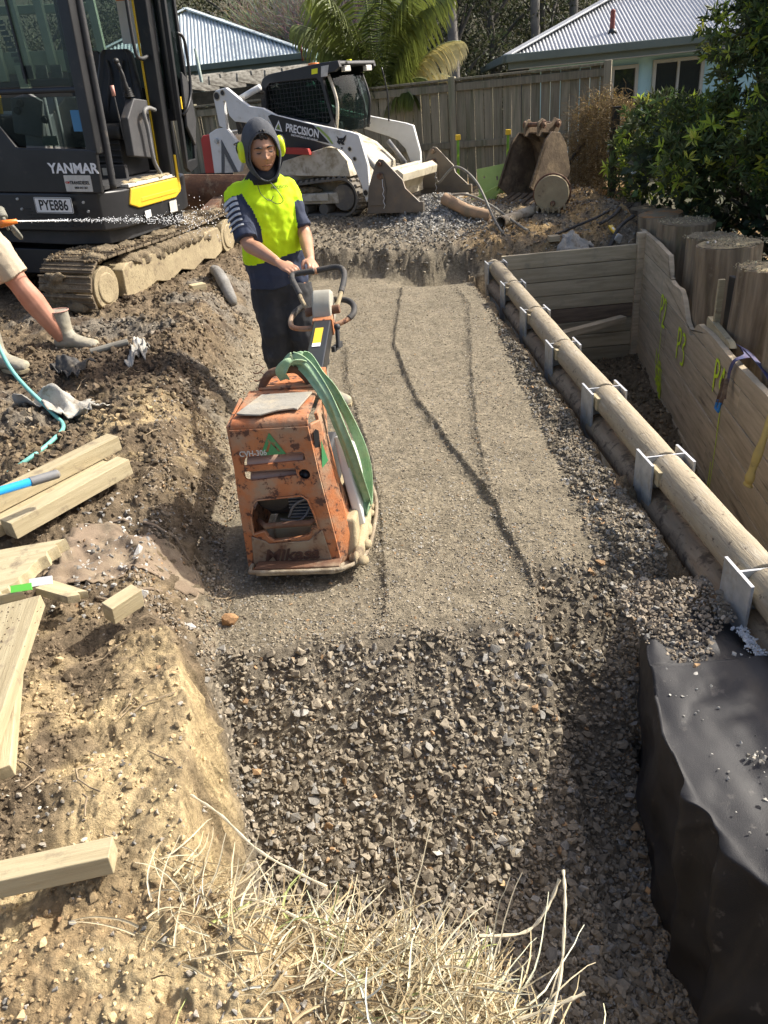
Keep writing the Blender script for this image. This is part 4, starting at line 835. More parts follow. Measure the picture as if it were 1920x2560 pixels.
def man():
    t=thing('person',(-.52,5.0,0),'man in a fluoro yellow and navy work shirt, hood and ear muffs steering the compactor','person')
    T=Vector((.52,-5.0,0));W=lambda x,y,z:V(x,y,z)+T
    yaw=R(17)
    HC=W(-.51,4.92,1.638);HM=Matrix.Translation(HC)@Matrix.Rotation(R(16),4,'Z')@Matrix.Rotation(R(9),4,'X')@Matrix.Rotation(R(-3),4,'Y')@Matrix.Diagonal((1.13,1.08,1.10,1))
    # body, one continuous skin
    b=MB();head_mesh(b,HM)
    b.tube([W(-.50,4.97,1.60),W(-.52,5.0,1.48),W(-.53,5.02,1.40)],[.055,.06,.085],14)
    torso=[(W(-.53,5.02,1.42),.13,.07),(W(-.53,5.02,1.30),.15,.09),(W(-.53,5.02,1.12),.14,.09),(W(-.52,5.02,.95),.14,.09)]
    b.loft([ring(c,a,d,yaw) for c,a,d in torso])
    RS=W(-.715,4.97,1.385);RE=W(-.665,4.80,1.135);RW=W(-.475,4.525,1.055);RK=W(-.402,4.462,1.025)
    LS=W(-.405,5.07,1.39);LE=W(-.325,4.97,1.13);LW=W(-.285,4.56,1.045);LK=W(-.270,4.485,1.022)
    limb(b,[RS,RS.lerp(RE,.5),RE,RE.lerp(RW,.35),RW],[.055,.05,.043,.045,.026]);limb(b,[LS,LS.lerp(LE,.5),LE,LE.lerp(LW,.35),LW],[.055,.048,.042,.042,.026])
    hand(b,RW,RK,(-.25,-.35,1),(.85,.42,.2),None,th=-1)
    hand(b,LW,LK,(.5,-.1,.9),(.9,.2,-.45),None,th=1)
    for hx,kx,ax,hy in((-.60,-.595,-.60,0),(-.44,-.42,-.34,1)):
        pts=[W(hx,5.02,.92),W(kx,4.96,.50),W(ax,5.03,.10)];limb(b,[pts[0],pts[0].lerp(pts[1],.5),pts[1],pts[1].lerp(pts[2],.35),pts[2]],[.085,.075,.055,.055,.036])
    o=remesh(b,.0052,'body',M_['skin'],t,sm_it=2)
    # eyes, brows, lips, hair
    def on(x,y,z): return HM@V(x,y,z)
    m=MB()
    for s in(-1,1): m.tube(spline([on(s*.020,-.092,.0005),on(s*.030,-.0945,-.003),on(s*.042,-.087,-.001)],4),[.002]*3+[.0032]*3+[.003]*2+[.0015],6)
    m.build('eyelashes',M_['hair'],o,sm=True)
    m=MB()
    for s in(-1,1): m.tube(spline([on(s*.012,-.101,.020),on(s*.030,-.100,.026),on(s*.052,-.083,.021)],4),[.003]*2+[.0048]*4+[.002]*3,6)
    m.build('eyebrow',M_['hair'],o,sm=True)
    m=MB();m.tube(spline([on(-.026,-.090,-.067),on(-.010,-.099,-.0645),on(0,-.1005,-.0655),on(.012,-.099,-.0645),on(.026,-.090,-.068)],4),.0022,6);m.build('mouth_line',mat('lip',(.16,.06,.045),None,5,.5),o,sm=True)
    m=MB()
    for k in range(70):
        a=random.uniform(-1,1);x=.052*a;z=.072+random.uniform(-.010,.03)-.018*a*a;m.ell(on(x,-.088+.05*abs(a)**2+random.uniform(0,.01),z),(.010,.008,.008),None,6,4)
    m.build('hair',M_['hair'],o,sm=True)
    # hood: shell with a face opening
    nu,nv=64,48;bmh=bmesh.new();grid=[]
    for i in range(nv+1):
        th=math.pi*i/nv;row=[]
        for j in range(nu):
            ph=2*math.pi*j/nu;x=math.sin(th)*math.sin(ph);y=-math.sin(th)*math.cos(ph);z=math.cos(th)
            rx,ry,rz=.092,.112,.138
            X=x*rx;Y=y*ry+.006;Z=z*rz+.006
            if z<0: X*=1+.12*(-z);Z*=1+.22*(-z);Y+=.012*z
            Y-=.010*math.exp(-((Z+.13)/.03)**2)
            Z+=.003*math.sin(ph*7)*abs(x);X*=1+.015*math.sin(ph*5+th*4)
            row.append(bmh.verts.new(HM@V(X,Y,Z)))
        grid.append(row)
    for i in range(nv):
        for j in range(nu):
            th=math.pi*(i+.5)/nv;ph=2*math.pi*(j+.5)/nu;x=math.sin(th)*math.sin(ph)*.095;y=-math.sin(th)*math.cos(ph);z=math.cos(th)*.145
            x=x/.095*.092;e=(x/(.074+.004*(z<0)))**2+((z+.012)/(.100 if z>0 else .124))**2
            if y<-.0 and e<1: continue
            try: bmh.faces.new((grid[i][j],grid[i+1][j],grid[i+1][(j+1)%nu],grid[i][(j+1)%nu]))
            except ValueError: pass
    bmesh.ops.remove_doubles(bmh,verts=bmh.verts,dist=1e-5);me=D.meshes.new('hood');bmh.to_mesh(me);bmh.free()
    hd=link('hood',me,M_['hood'],t,sm=True);s=hd.modifiers.new('s','SOLIDIFY');s.thickness=.008;s.offset=1;sb=hd.modifiers.new('sb','SUBSURF');sb.levels=1;sb.render_levels=1
    m=MB();rim=[HM@V(.076*math.cos(a)*(1 if math.sin(a)>0 else 1.06),-.116*math.sqrt(max(.10,1-(.075*math.cos(a)/.095)**2-((.106*math.sin(a)-.014)/.142)**2))+.002-(.012 if math.sin(a)<-.5 else 0),(.104 if math.sin(a)>0 else .140)*math.sin(a)-.010) for a in [2*math.pi*k/40 for k in range(41)]]
    m.tube(rim,.0055,6,False);m.build('hood_hem',M_['hood'],hd,sm=True)
    m=MB();m.loft([ring(W(-.515,4.985,1.56),.070,.072,yaw),ring(W(-.52,4.98,1.525),.085,.09,yaw),ring(W(-.53,4.975,1.50),.10,.105,yaw),ring(W(-.54,4.985,1.46),.12,.10,yaw,ty=.15)]);m.build('hood_collar',mat('hood_inner_shade',(.02,.022,.03),None,5,.95),t,sm=True)  # near-black colour stands in for the shade inside the hood
    # ear muffs
    for s in(-1,1):
        m=MB();Mx=HM@Matrix.Translation((s*.098,.008,-.004))
        rings=[]
        for q,rr in((-.022,.036),(-.012,.046),(.008,.048),(.020,.042),(.027,.026)): rings.append([Mx@V(s*q,rr*.78*math.cos(a),rr*1.12*math.sin(a)) for a in [2*math.pi*k/20 for k in range(20)]])
        m.loft(rings);e=m.build('ear_muff',M_['muff'],t,.003,True)
        m=MB();m.tube(spline([Mx@V(s*.029,0,.0),Mx@V(s*.030,.0,.03),Mx@V(s*.012,.004,.055)],4),.004,6);m.build('muff_bracket',M_['blackm'],e,sm=True)
    m=MB();m.tube(spline([HM@V(-.122,.012,.045),HM@V(-.118,.10,.02),HM@V(0,.155,-.0),HM@V(.118,.10,.02),HM@V(.122,.012,.045)],6),.004,6);m.build('muff_band',M_['blackm'],t,sm=True)
    # shirt
    m=MB();R_=[(.83,.190,.14,-.535,5.03),(.90,.198,.15,-.535,5.03),(1.0,.202,.15,-.54,5.02),(1.12,.198,.145,-.545,5.01),(1.25,.200,.14,-.55,5.0),(1.36,.192,.125,-.55,5.0),(1.43,.165,.11,-.545,5.0),(1.475,.125,.095,-.54,4.99),(1.505,.09,.08,-.54,4.98)]
    m.loft([ring((x+T.x,y+T.y,z),a,b_,yaw,sq=.85) for z,a,b_,x,y in R_])
    e1=RS.lerp(RE,.92);limb(m,[RS+V(.06,0,.02),RS,RS.lerp(RE,.45),e1],[.07,.077,.075,.072]);e2=LS.lerp(LE,.85);limb(m,[LS+V(-.06,0,.01),LS,LS.lerp(LE,.4),e2],[.065,.072,.068,.064])
    ax=(RE-RS).normalized()
    def rule(c):
        # navy sleeves from the shoulder seam, navy hem
        pr=(c-RS);d=pr.dot(ax);dist=(pr-ax*d).length
        if c.z<1.015+.015*math.sin(c.x*9)+.06*c.x: return 1
        if d>.035 and dist<.10 and c.x<RS.x+.055+d*.35: return 1
        a2=(LE-LS).normalized();q=c-LS;d2=q.dot(a2)
        if d2>.10 and (q-a2*d2).length<.085 and c.x>LS.x+.045: return 1
        return 0
    sh=remesh(m,.007,'shirt',[M_['vest'],M_['navy']],t,.034,.12,1,rule)
    # reflective bars on the right sleeve
    nrm=(V(-.5,-.86,.15));nrm=(nrm-ax*nrm.dot(ax)).normalized();bt=ax.cross(nrm)
    for k in range(6):
        d=.055+.034*k;c=RS+ax*d;m=MB();w_=.0105*(1-.11*k);rings=[]
        for i in range(9):
            a=R(-42+84*i/8);rr=.083+.004*math.sin(i);p=lambda q,e:c+ax*q+(nrm*math.cos(a)+bt*math.sin(a))*(rr+e)
            rings.append([p(-w_,-.004),p(w_,-.004),p(w_,.0025),p(-w_,.0025)])
        m.loft(rings);m.build('reflective_bar',M_['silver'],sh)
    m=MB();m.tube(spline([W(-.56,4.868,1.455),W(-.545,4.845,1.40),W(-.50,4.855,1.355),W(-.475,4.87,1.38)],6),.0022,5);m.tube(spline([W(-.49,4.865,1.47),W(-.44,4.85,1.40),W(-.42,4.85,1.35),W(-.46,4.86,1.335),W(-.51,4.855,1.37)],6),.0022,5);m.build('hood_cord',M_['black'],t,sm=True)
    text('shirt_print','PRECISION',.022,frameM(W(-.43,4.868,1.425),(1,.25,0),(0,-.1,1)),M_['dgrey'],sh,.0003)
    # trousers
    m=MB();m.loft([ring((x+T.x,y+T.y,z),a,b_,yaw) for z,a,b_,x,y in((.70,.17,.12,-.525,5.03),(.80,.18,.135,-.53,5.03),(.92,.175,.13,-.53,5.03),(.97,.15,.11,-.535,5.03))])
    limb(m,[W(-.605,5.03,.82),W(-.60,5.0,.68),W(-.60,4.97,.50),W(-.60,5.0,.36),W(-.60,5.02,.26)],[.128,.122,.110,.105,.095]);limb(m,[W(-.445,5.03,.82),W(-.435,5.0,.68),W(-.415,4.965,.50),W(-.375,5.0,.36),W(-.36,5.01,.26)],[.125,.120,.108,.102,.092])
    remesh(m,.008,'trousers',M_['trous'],t,.04,.13,1)
    for ax_,yy,ya in((-.605,5.04,-8),(-.355,5.02,48)):
        boot(t,W(ax_,yy,.0)+V(0,0,0),R(ya),.27)
    return t
def boot(par,p,yaw,h=.25,tilt=0,mt='boot'):
    "rubber boot, toe towards -Y before yaw"
    m=MB();rings=[]
    prof=[(h,.058,.066,.0,0),(h*.75,.054,.062,0,0),(h*.5,.050,.060,.0,0),(.10,.046,.068,-.010,0),(.075,.046,.085,-.03,0)]
    for z,a,b_,cy,_ in prof: rings.append([V(a*math.cos(q),cy+b_*math.sin(q),z) for q in [2*math.pi*k/18 for k in range(18)]])
    m.loft(rings,True)
    rings=[]
    for y,wd_,top_ in((.065,.03,.07),(.055,.042,.085),(.02,.046,.09),(-.04,.046,.10),(-.09,.044,.088),(-.13,.046,.072),(-.17,.047,.062),(-.205,.040,.055),(-.225,.022,.045)):
        rings.append([V(wd_*math.cos(q),y,.010+top_*.5+top_*.5*math.sin(q)) for q in [2*math.pi*k/16 for k in range(16)]])
    m.loft(rings)
    o=remesh(m,.006,'boot',M_[mt],par,.008,.05,2);o.matrix_basis=Matrix.Translation(p)@Matrix.Rotation(yaw,4,'Z')@Matrix.Rotation(tilt,4,'X')@Matrix.Diagonal((1.2,1.15,1.12,1))
    m=MB();pl=[(.038,.07),(.047,.0),(.040,-.08),(.050,-.15),(.042,-.21),(.0,-.238),(-.042,-.21),(-.050,-.15),(-.040,-.08),(-.047,.0),(-.038,.07)];m.prism(pl,-.004,.020,'Z');m.build('sole',M_['mudsteel'],o,.003)
    m=MB();m.tube([V(.060*math.cos(q),.067*math.sin(q),h) for q in [2*math.pi*k/18 for k in range(19)]],.004,6,False);m.build('boot_rim',mat('faded_red_rim',(.42,.24,.19),None,5,.7),o,sm=True)
    return o
man()
def man2():
    gx,gy=-2.2,5.35;g=float(H(-2.07,5.30));
    t=thing('person',(-2.45,5.2,.5),'person in khaki shorts and muddy gumboots spraying the digger track with a hose','person')
    T=Vector((2.45,-5.2,-.5));W=lambda x,y,z:V(x,y,z)+T
    z0=float(H(-2.12,5.30))-.01;z1=float(H(-2.42,4.92))-.01
    b=MB()
    hipR=W(-2.62,5.12,1.36);hipL=W(-2.46,5.22,1.36);kR=W(-2.52,4.98,z1+.50);aR=W(-2.47,4.94,z1+.09);kL=W(-2.29,5.22,z0+.50);aL=W(-2.15,5.32,z0+.09)
    for a_,k_,c_ in((hipR,kR,aR),(hipL,kL,aL)): limb(b,[a_,a_.lerp(k_,.5),k_,k_.lerp(c_,.33),c_],[.095,.09,.068,.078,.05])
    b.loft([ring(W(-2.56,5.18,z),a,d,R(30)) for z,a,d in((1.30,.15,.11),(1.5,.14,.10),(1.75,.17,.11),(1.92,.13,.08))]);b.tube([W(-2.57,5.17,1.9),W(-2.58,5.15,2.05)],[.06,.058],12)
    HM=Matrix.Translation(W(-2.58,5.12,2.14))@Matrix.Rotation(R(60),4,'Z')@Matrix.Rotation(R(12),4,'X');head_mesh(b,HM)
    LS=W(-2.42,5.30,1.86);LE=W(-2.37,5.20,1.58);LW=W(-2.20,5.08,1.385);RS=W(-2.66,5.0,1.86);RE=W(-2.62,4.86,1.60);RW=W(-2.38,4.84,1.385)
    limb(b,[LS,LS.lerp(LE,.5),LE,LE.lerp(LW,.35),LW],[.055,.05,.045,.046,.03]);limb(b,[RS,RS.lerp(RE,.5),RE,RE.lerp(RW,.35),RW],[.055,.05,.045,.046,.03])
    remesh(b,.007,'body',M_['skin2'],t)
    gl=mat('grey_glove',(.16,.16,.13),(.24,.23,.19),12,.85,bump=.4,bs=90)
    m=MB();hand(m,LW,LW+V(.06,-.02,-.07),(.6,-.6,.4),(.3,.2,-.8),None,.011);m.tube([LW+V(-.03,.03,.05),LW],[.042,.034],12);remesh(m,.006,'glove',gl,t)
    m=MB();hand(m,RW,RW+V(.06,-.02,-.03),(0,-.7,.7),(.3,.9,.2),None,.011,-1);m.tube([RW+V(-.04,.01,.03),RW],[.04,.034],12);remesh(m,.006,'glove',gl,t)
    m=MB();m.loft([ring(W(-2.55,5.18,z),a,d,R(30)) for z,a,d in((1.33,.17,.13),(1.45,.165,.125),(1.62,.16,.12),(1.80,.19,.125),(1.90,.15,.10),(1.95,.08,.07))]);limb(m,[LS,LS.lerp(LE,.5),LS.lerp(LE,.8)],[.075,.072,.07]);limb(m,[RS,RS.lerp(RE,.5),RS.lerp(RE,.8)],[.075,.072,.07]);remesh(m,.009,'tee_shirt',M_['tee'],t,.03,.1,1)
    m=MB();m.loft([ring(W(-2.54,5.18,z),a,d,R(30)) for z,a,d in((1.22,.17,.125),(1.32,.17,.13),(1.40,.165,.125))])
    limb(m,[hipR+V(0,0,-.02),hipR.lerp(kR,.5),hipR.lerp(kR,.86)],[.115,.11,.108]);limb(m,[hipL+V(0,0,-.02),hipL.lerp(kL,.5),hipL.lerp(kL,.88)],[.115,.11,.108]);remesh(m,.008,'shorts',M_['shorts'],t,.03,.12,1)
    m=MB();m.ell(W(-2.58,5.12,2.16)+V(0,.02,.02),(.095,.11,.11));m.build('hair',M_['hair'],t,sm=True)
    boot(t,W(-2.14,5.33,z0),R(70),.25);boot(t,W(-2.46,4.93,z1),R(62),.25)
    # hose, nozzle and jet are things of their own
    n0=V(-2.33,4.80,1.36);n1=V(-2.02,4.84,1.385)
    t2=thing('hose_nozzle',(0,0,0),'orange tipped hose nozzle held in a grey glove','hose nozzle')
    MB().tube([n0,n0.lerp(n1,.4),n0.lerp(n1,.7)],[.014,.02,.019],12).build('nozzle_body',M_['lgrey'],t2,sm=True);MB().tube([n0.lerp(n1,.68),n0.lerp(n1,.80),n1],[.021,.019,.013],12).build('nozzle_tip',M_['amber'],t2,sm=True)
    m=MB()
    d=V(-.98,7.95,1.05)-n1
    d=V(-1.35,7.6,.98)-n1;r=random.Random(3)
    for k in range(900):
        u=r.random()**.8;sp=.004+.045*u*u+(.09*(u>.85)*r.random());p=n1+d*u+V(r.gauss(0,sp),r.gauss(0,sp),r.gauss(0,sp)-.0*u);q=.0018+.003*r.random()*(.5+u)
        m.add([p+V(q,0,0),p+V(-q,0,0),p+V(0,q,0),p+V(0,-q,0),p+V(0,0,q),p+V(0,0,-q)],[(0,2,4),(2,1,4),(1,3,4),(3,0,4),(2,0,5),(1,2,5),(3,1,5),(0,3,5)])
    m.tube([n1,n1+d*.18],[.004,.003],6);tag(m.build('water_jet',M_['water'],None,fix=False),'thin jet of water drops spraying from the nozzle onto the track','water jet',kind='stuff')
    m=MB();G=lambda x,y,o=.014:V(x,y,float(H(x,y))+o)
    m.tube(spline([n0,V(-2.36,4.72,1.28),V(-2.20,4.45,1.0),V(-2.02,4.15,.70),G(-1.80,3.98,.06),G(-1.70,3.86),G(-1.67,3.66),G(-1.74,3.46),G(-1.92,3.34),G(-2.2,3.24),G(-2.7,3.2)],8),.0115,10);tag(m.build('garden_hose',M_['hose'],None,sm=True),'pale teal garden hose hanging from the nozzle and lying on the dirt','hose')
man2()
# ---------------- excavator ----------------
def excavator():
    M_['blackm2']=mat('charcoal_plastic',(.055,.055,.058),(.075,.075,.078),8,.6,dirt=(.16,.13,.10),ds=6,dl=.6,dh=.8);t=thing('excavator',(-2.82,7.91,.5),'black and yellow excavator with muddy tracks and its cab door open','excavator',(0,0,R(-16.6)))
    t.rotation_euler=(0,R(4),R(-16.6))
    K,KM,Yl=M_['black'],M_['blackm'],M_['yellow']
    # undercarriage
    def track(sx):
        ax=.86*sx;L=1.22;hh=.235
        fr=MB()
        yz=[(-.98,.10),(-.98,.33),(-.90,.37),(.95,.37),(1.0,.30),(1.0,.12),(.8,.07),(.55,.12),(.3,.06),(.05,.12),(-.2,.06),(-.45,.12),(-.7,.06)]
        fr.prism(yz,ax+.02*sx,ax+.245*sx,'X');f=fr.build('track_frame',M_['mudsteel'],t,.012)
        m=MB();m.ell((ax+.17*sx,.1,.37),(.10,.80,.075),None,16,10);m.ell((ax+.17*sx,-.65,.37),(.10,.25,.06));[m.ell((ax+.20*sx,random.uniform(-.8,.8),.33),(.06,random.uniform(.06,.16),.05)) for _ in range(9)];remesh(m,.018,'mud_on_frame',M_['mud'],f,.07,.07,0)
        for yy in(-L,L):
            m=MB();m.cyl((ax-.20*sx,yy,hh),(ax+.225*sx,yy,hh),.175,.175,28);m.cyl((ax+.22*sx,yy,hh),(ax+.238*sx,yy,hh),.13,.12,28);m.build('idler',M_['mudsteel'],t,.008,True)
        for k in range(5):
            m=MB();yy=-.8+.4*k;m.cyl((ax-.1*sx,yy,.085),(ax+.20*sx,yy,.085),.055,.055,18);m.build('roller',M_['mudsteel'],t,.005,True)
        m=MB();path=[];n=44;P=2*(2*L)+2*math.pi*hh
        shoe=None
        for k in range(n):
            s=P*k/n
            if s<2*L: y,z,a=-L+s,2*hh,0
            elif s<2*L+math.pi*hh: q=(s-2*L)/hh;y,z,a=L+hh*math.sin(q),hh+hh*math.cos(q),-q
            elif s<4*L+math.pi*hh: y,z,a=L-(s-2*L-math.pi*hh),0,math.pi
            else: q=(s-4*L-math.pi*hh)/hh;y,z,a=-L-hh*math.sin(q),hh-hh*math.cos(q),math.pi-q
            if shoe is None:
                sm_=MB();sm_.box((0,0,0),(.48,.128,.022));sm_.box((0,.05,.017),(.48,.014,.02));sm_.box((0,0,.014),(.48,.012,.014));sm_.box((0,-.045,.014),(.48,.012,.014))
                shoe=sm_.build('track_shoe',M_['mud2'],t,.003,seg=1);o=shoe
            else: o=shoe.copy();COL.objects.link(o);o.parent=t
            sag=-.02*math.exp(-((y)/.8)**2) if z>hh*1.9 else 0
            o.location=(ax,y,z+sag);o.rotation_euler=(a,0,0)
        if sx>0:
            m=MB()
            for k in range(26):
                y=-1.2+2.5*k/25+random.uniform(-.04,.04);m.ell((ax+random.uniform(-.17,.17),y,2*hh+.005),(random.uniform(.06,.13),random.uniform(.05,.10),random.uniform(.015,.045)),None,10,6)
            remesh(m,.016,'caked_mud',M_['mud'],t,.05,.05,0)
            m=MB()
            for k in range(14): m.ell((ax+random.uniform(-.18,.18),-1.455+random.uniform(-.01,.02),random.uniform(.08,.38)),(random.uniform(.05,.11),.025,random.uniform(.03,.05)),None,10,6)
            remesh(m,.014,'caked_mud',M_['mud'],t,.04,.05,0)
            k=700;yy=rng.uniform(-1.35,1.35,k);xx=rng.uniform(.62,1.09,k);scatter('mud_clods',xx,yy,rng.uniform(.006,.020,k),np.clip(np.array([[.17,.13,.082]])*np.exp(rng.normal(0,.3,(k,1))),.03,.5),TC,None,.0,zf=lambda a_,b_:2*hh+.015-.02*np.exp(-(b_/.8)**2)-.16*np.clip(np.abs(b_)-1.2,0,1),par=t)
    M_['mud2']=mat('mud_covered_steel',(.20,.155,.10),(.11,.085,.055),9,.95,bump=.9,bs=35,bd=.015,dirt=(.28,.22,.14),ds=14,dl=.55,dh=.65,rv=.15)
    track(1);track(-1)
    m=MB();m.box((0,0,.33),(1.3,1.5,.22));m.cyl((0,.0,.4),(0,0,.62),.5,.5,28);m.build('undercarriage',K,t,.01)
    # dozer blade at the back
    m=MB();rings=[]
    for i in range(9):
        a=i/8;z=.38+.40*a;y=2.02-.10*math.sin(math.pi*a)
        rings.append([V(-1.15,y,z),V(1.22,y,z),V(1.22,y-.03,z),V(-1.15,y-.03,z)])
    m.loft(rings);b=m.build('dozer_blade',M_['rust'],t,.003);b['label']='rusty dozer blade'
    m=MB();m.bar((.62,1.2,.25),(.72,1.98,.5),.14,.16);m.build('blade_arm',M_['rust'],t,.006);MB().bar((-.62,1.2,.25),(-.72,1.98,.5),.14,.16).build('blade_arm',M_['rust'],t,.006)
    # house deck and lower skirts
    m=MB();m.prism([(-1.08,-.62),(-.98,-.84),(-.7,-.93),(.60,-.93),(.93,-.86),(1.04,-.66),(1.055,.36),(.97,.62),(.6,.85),(-.5,.9),(-1.05,.7)],.62,.93,'Z');m.build('lower_skirt',K,t,.02)
    m=MB();m.prism([(-1.0,-.5),(-.95,-.75),(.55,-.85),(.9,-.75),(.96,-.5),(.96,.5),(.4,.8),(-.9,.7)],.50,.625,'Z');m.build('slew_frame',KM,t,.01)
    m=MB();m.prism([(-.98,-.45),(-.98,.55),(-.8,.82),(.5,.84),(.90,.66),(.96,.56),(-.1,.56),(-.15,-.45)],.93,1.50,'Z');m.build('engine_cover',K,t,.05)
    # grille slots
    m=MB()
    for k in range(7):
        z=.665+.023*k
        for j in range(9):
            x=.28+.062*j+(k%2)*.02
            if .33<x<.75 and z>.765: continue
            m.box((x,-.9325,z),(.045,.004,.009))
    o=m.build('grille_slots',M_['ink'],t);o['kind']='stuff'
    m=MB();[m.cyl((x,-.93+.0,z),(x,-.942,z),.012,.010,10) for x,z in((.20,.88),(.22,.80),(.83,.86),(.86,.79))];o=m.build('skirt_bolts',M_['galv'],t,fix=False);o['kind']='stuff'
    # plate
    def FR(x,z,y=-.934,rx=0): return frameM((x,y,z),(1,0,0),(0,rx,1))
    pr=rrect(-.18,-.0625,.18,.0625,.012);pl=plate('number_plate',pr,[],.003,0,FR(.545,.835,-.941),M_['label'],t)
    plate('plate_border',rrect(-.176,-.0585,.176,.0585,.010),[rrect(-.172,-.0545,.172,.0545,.008)],.001,0,FR(.545,.835,-.9435),M_['ink'],pl)
    text('plate_text','PYE886',.112,FR(.545,.832,-.9435),M_['ink'],pl,.0022,.80)
    # yellow step panel under the door, dirt on the sill
    m=MB();m.prism([(-.60,.80),(-.54,.925),(.30,.925),(.34,.80),(.22,.755),(-.46,.755)],1.035,1.062,'X');m.build('yellow_step_panel',Yl,t,.012)
    m=MB();m.prism([(-.42,.80),(-.40,.835),(.22,.835),(.24,.80)],1.060,1.067,'X');m.build('step_recess',M_['mudsteel'] if False else Yl,t,.004)
    m=MB();m.prism([(.30,.80),(.30,1.12),(.33,1.12),(.34,.82)],1.05,1.064,'X');m.build('yellow_pillar_strip',Yl,t,.004)
    m=MB();m.box((.80,-.14,.945),(.50,.84,.03));m.build('door_sill',M_['lgrey'],t,.006)
    m=MB();[m.ell((.98+random.uniform(-.06,.05),-.5+.72*k/22,.965),(.05,.05,.012),None,8,5) for k in range(23)];remesh(m,.012,'sill_mud',M_['mudsteel'],t,.02,.03,0)
    plate('warning_label',rrect(-.05,-.03,.05,.03,.004),[],.002,0,frameM((1.064,-.34,.69),(0,1,0),(0,0,1)),M_['label'],t)
    plate('notice_label',rrect(-.07,-.05,.07,.05,.004),[],.002,0,frameM((1.064,.14,.69),(0,1,0),(0,0,1)),M_['lgrey'],t)
    # cab shell: front lower panel with the name
    zr=2.72
    m=MB();m.prism([(-.02,.93),(1.02,.93),(1.035,1.24),(.99,1.255),(.30,1.27),(.16,1.45),(.06,1.46),(-.02,1.2)],-.93,-.89,'Y');m.build('front_panel',K,t,.01)
    text('maker_name','YANMAR',.105,FR(.80,1.115,-.934),M_['whitet'],t,.0035,1.05)
    dl=plate('dealer_label',rrect(-.125,-.062,.125,.062,.006),[],.002,0,FR(.82,1.005,-.934),M_['lgrey'],t)
    text('label_text','TRANSDIESEL',.036,FR(.835,1.01,-.9365),M_['ink'],dl,.001,.85);text('label_text','0800 847 267',.022,FR(.84,.972,-.9365),M_['ink'],dl,.0006);plate('label_mark',rrect(-.02,-.008,.02,.008,.007),[rrect(-.012,-.003,.0,.003,.002)],.001,0,FR(.722,1.012,-.936),M_['red'],dl)
    # pillars
    def pillar(nm,pts,w_,d_,mt=K): m=MB();P=[Vector(p) for p in pts];[m.bar(P[i],P[i+1],w_,d_,(0,1,0)) for i in range(len(P)-1)];return m.build(nm,mt,t,.012)
    pillar('corner_pillar',[(.995,-.86,1.22),(.995,-.86,2.7)],.10,.13)
    m=MB();m.tube(spline([(1.05,-.80,.95),(1.06,-.80,1.4),(1.055,-.80,2.1),(1.04,-.78,2.7)]),.028,10);m.build('pillar_rail',KM,t,sm=True)
    pillar('front_pillar',[(.02,-.88,1.4),(.02,-.86,2.7)],.07,.07)
    pillar('window_rail',[(.04,-.90,1.665),(.97,-.90,1.675)],.04,.045)
    pillar('roof_rail',[(.0,-.86,2.7),(1.0,-.86,2.7)],.08,.08);pillar('roof_rail',[(1.02,-.86,2.7),(1.02,.5,2.7)],.08,.08)
    pillar('door_pillar',[(.99,.27,.93),(.99,.27,2.7)],.12,.10)
    pillar('rear_pillar',[(.99,.50,1.4),(.99,.50,2.7)],.08,.07);pillar('rear_pillar',[(.02,.50,1.4),(.02,.50,2.7)],.08,.07)
    m=MB();m.bar((.925,.215,1.0),(.925,.215,2.7),.012,.018,(0,1,0));m.build('yellow_seal',Yl,t)
    m=MB();m.prism([(-.93,-.05),(.85,-.05),(.85,1.06),(-.93,1.06)][::1],0,0,'Z') if False else m.box((.5,-.15,2.77),(1.12,1.5,.08));m.build('cab_roof',K,t,.03)
    # glass
    G=M_['glass']
    plate('lower_window',[(.33,1.285),(.975,1.27),(.98,1.63),(.08,1.63),(.12,1.50)],[],.004,0,frameM((0,-.905,0),(1,0,0),(0,0,1)),G,t)
    plate('upper_window',[(.06,1.70),(.94,1.70),(.94,2.66),(.06,2.66)],[],.004,0,frameM((0,-.885,0),(1,0,0),(0,0,1)),G,t)
    plate('rear_window',[(.08,1.6),(.93,1.6),(.93,2.66),(.08,2.66)],[],.004,0,frameM((0,.53,0),(1,0,0),(0,0,1)),G,t)
    plate('side_window',[(.33,1.5),(.47,1.5),(.47,2.66),(.33,2.66)],[],.004,0,frameM((1.0,0,0),(0,1,0),(0,0,1)),G,t)
    m=MB();m.bar((.52,-.895,1.72),(.48,-.895,2.66),.012,.02,(0,1,0));m.build('wiper',K,t)
    m=MB();m.box((.36,-.84,2.63),(.16,.06,.10));m.build('work_lamp',K,t,.01)
    # open door folded back along the side
    d=thing('x',(0,0,0),None,None) if False else None
    fr=[(.36,1.0),(.42,.96),(.58,1.0),(.62,1.2),(.61,1.72),(.585,2.1),(.57,2.66),(.36,2.66)]
    ih=[(.40,1.06),(.545,1.07),(.575,1.25),(.565,1.70),(.545,2.08),(.53,2.6),(.40,2.6)]
    dr=plate('cab_door',fr,[ih],.035,.004,frameM((1.13,0,0),(0,1,0),(0,0,1)),K,t);plate('door_glass',ih,[],.004,0,frameM((1.13,0,0),(0,1,0),(0,0,1)),G,dr)
    m=MB();m.tube(spline([(1.16,.40,1.45),(1.19,.44,1.50),(1.19,.55,1.62),(1.19,.58,1.8),(1.19,.56,2.05),(1.16,.50,2.1)],5),.014,8);m.build('door_handle',K,dr,sm=True)
    m=MB();m.prism([(.42,1.35),(.45,1.80),(.58,1.72),(.62,1.40),(.54,1.18)],1.15,1.18,'X');m.build('door_pocket',KM,dr,.01)
    m=MB();m.prism([(.40,1.50),(.40,1.60),(.42,1.60),(.42,1.50)],1.151,1.157,'X');m.build('yellow_reflector',Yl,dr)
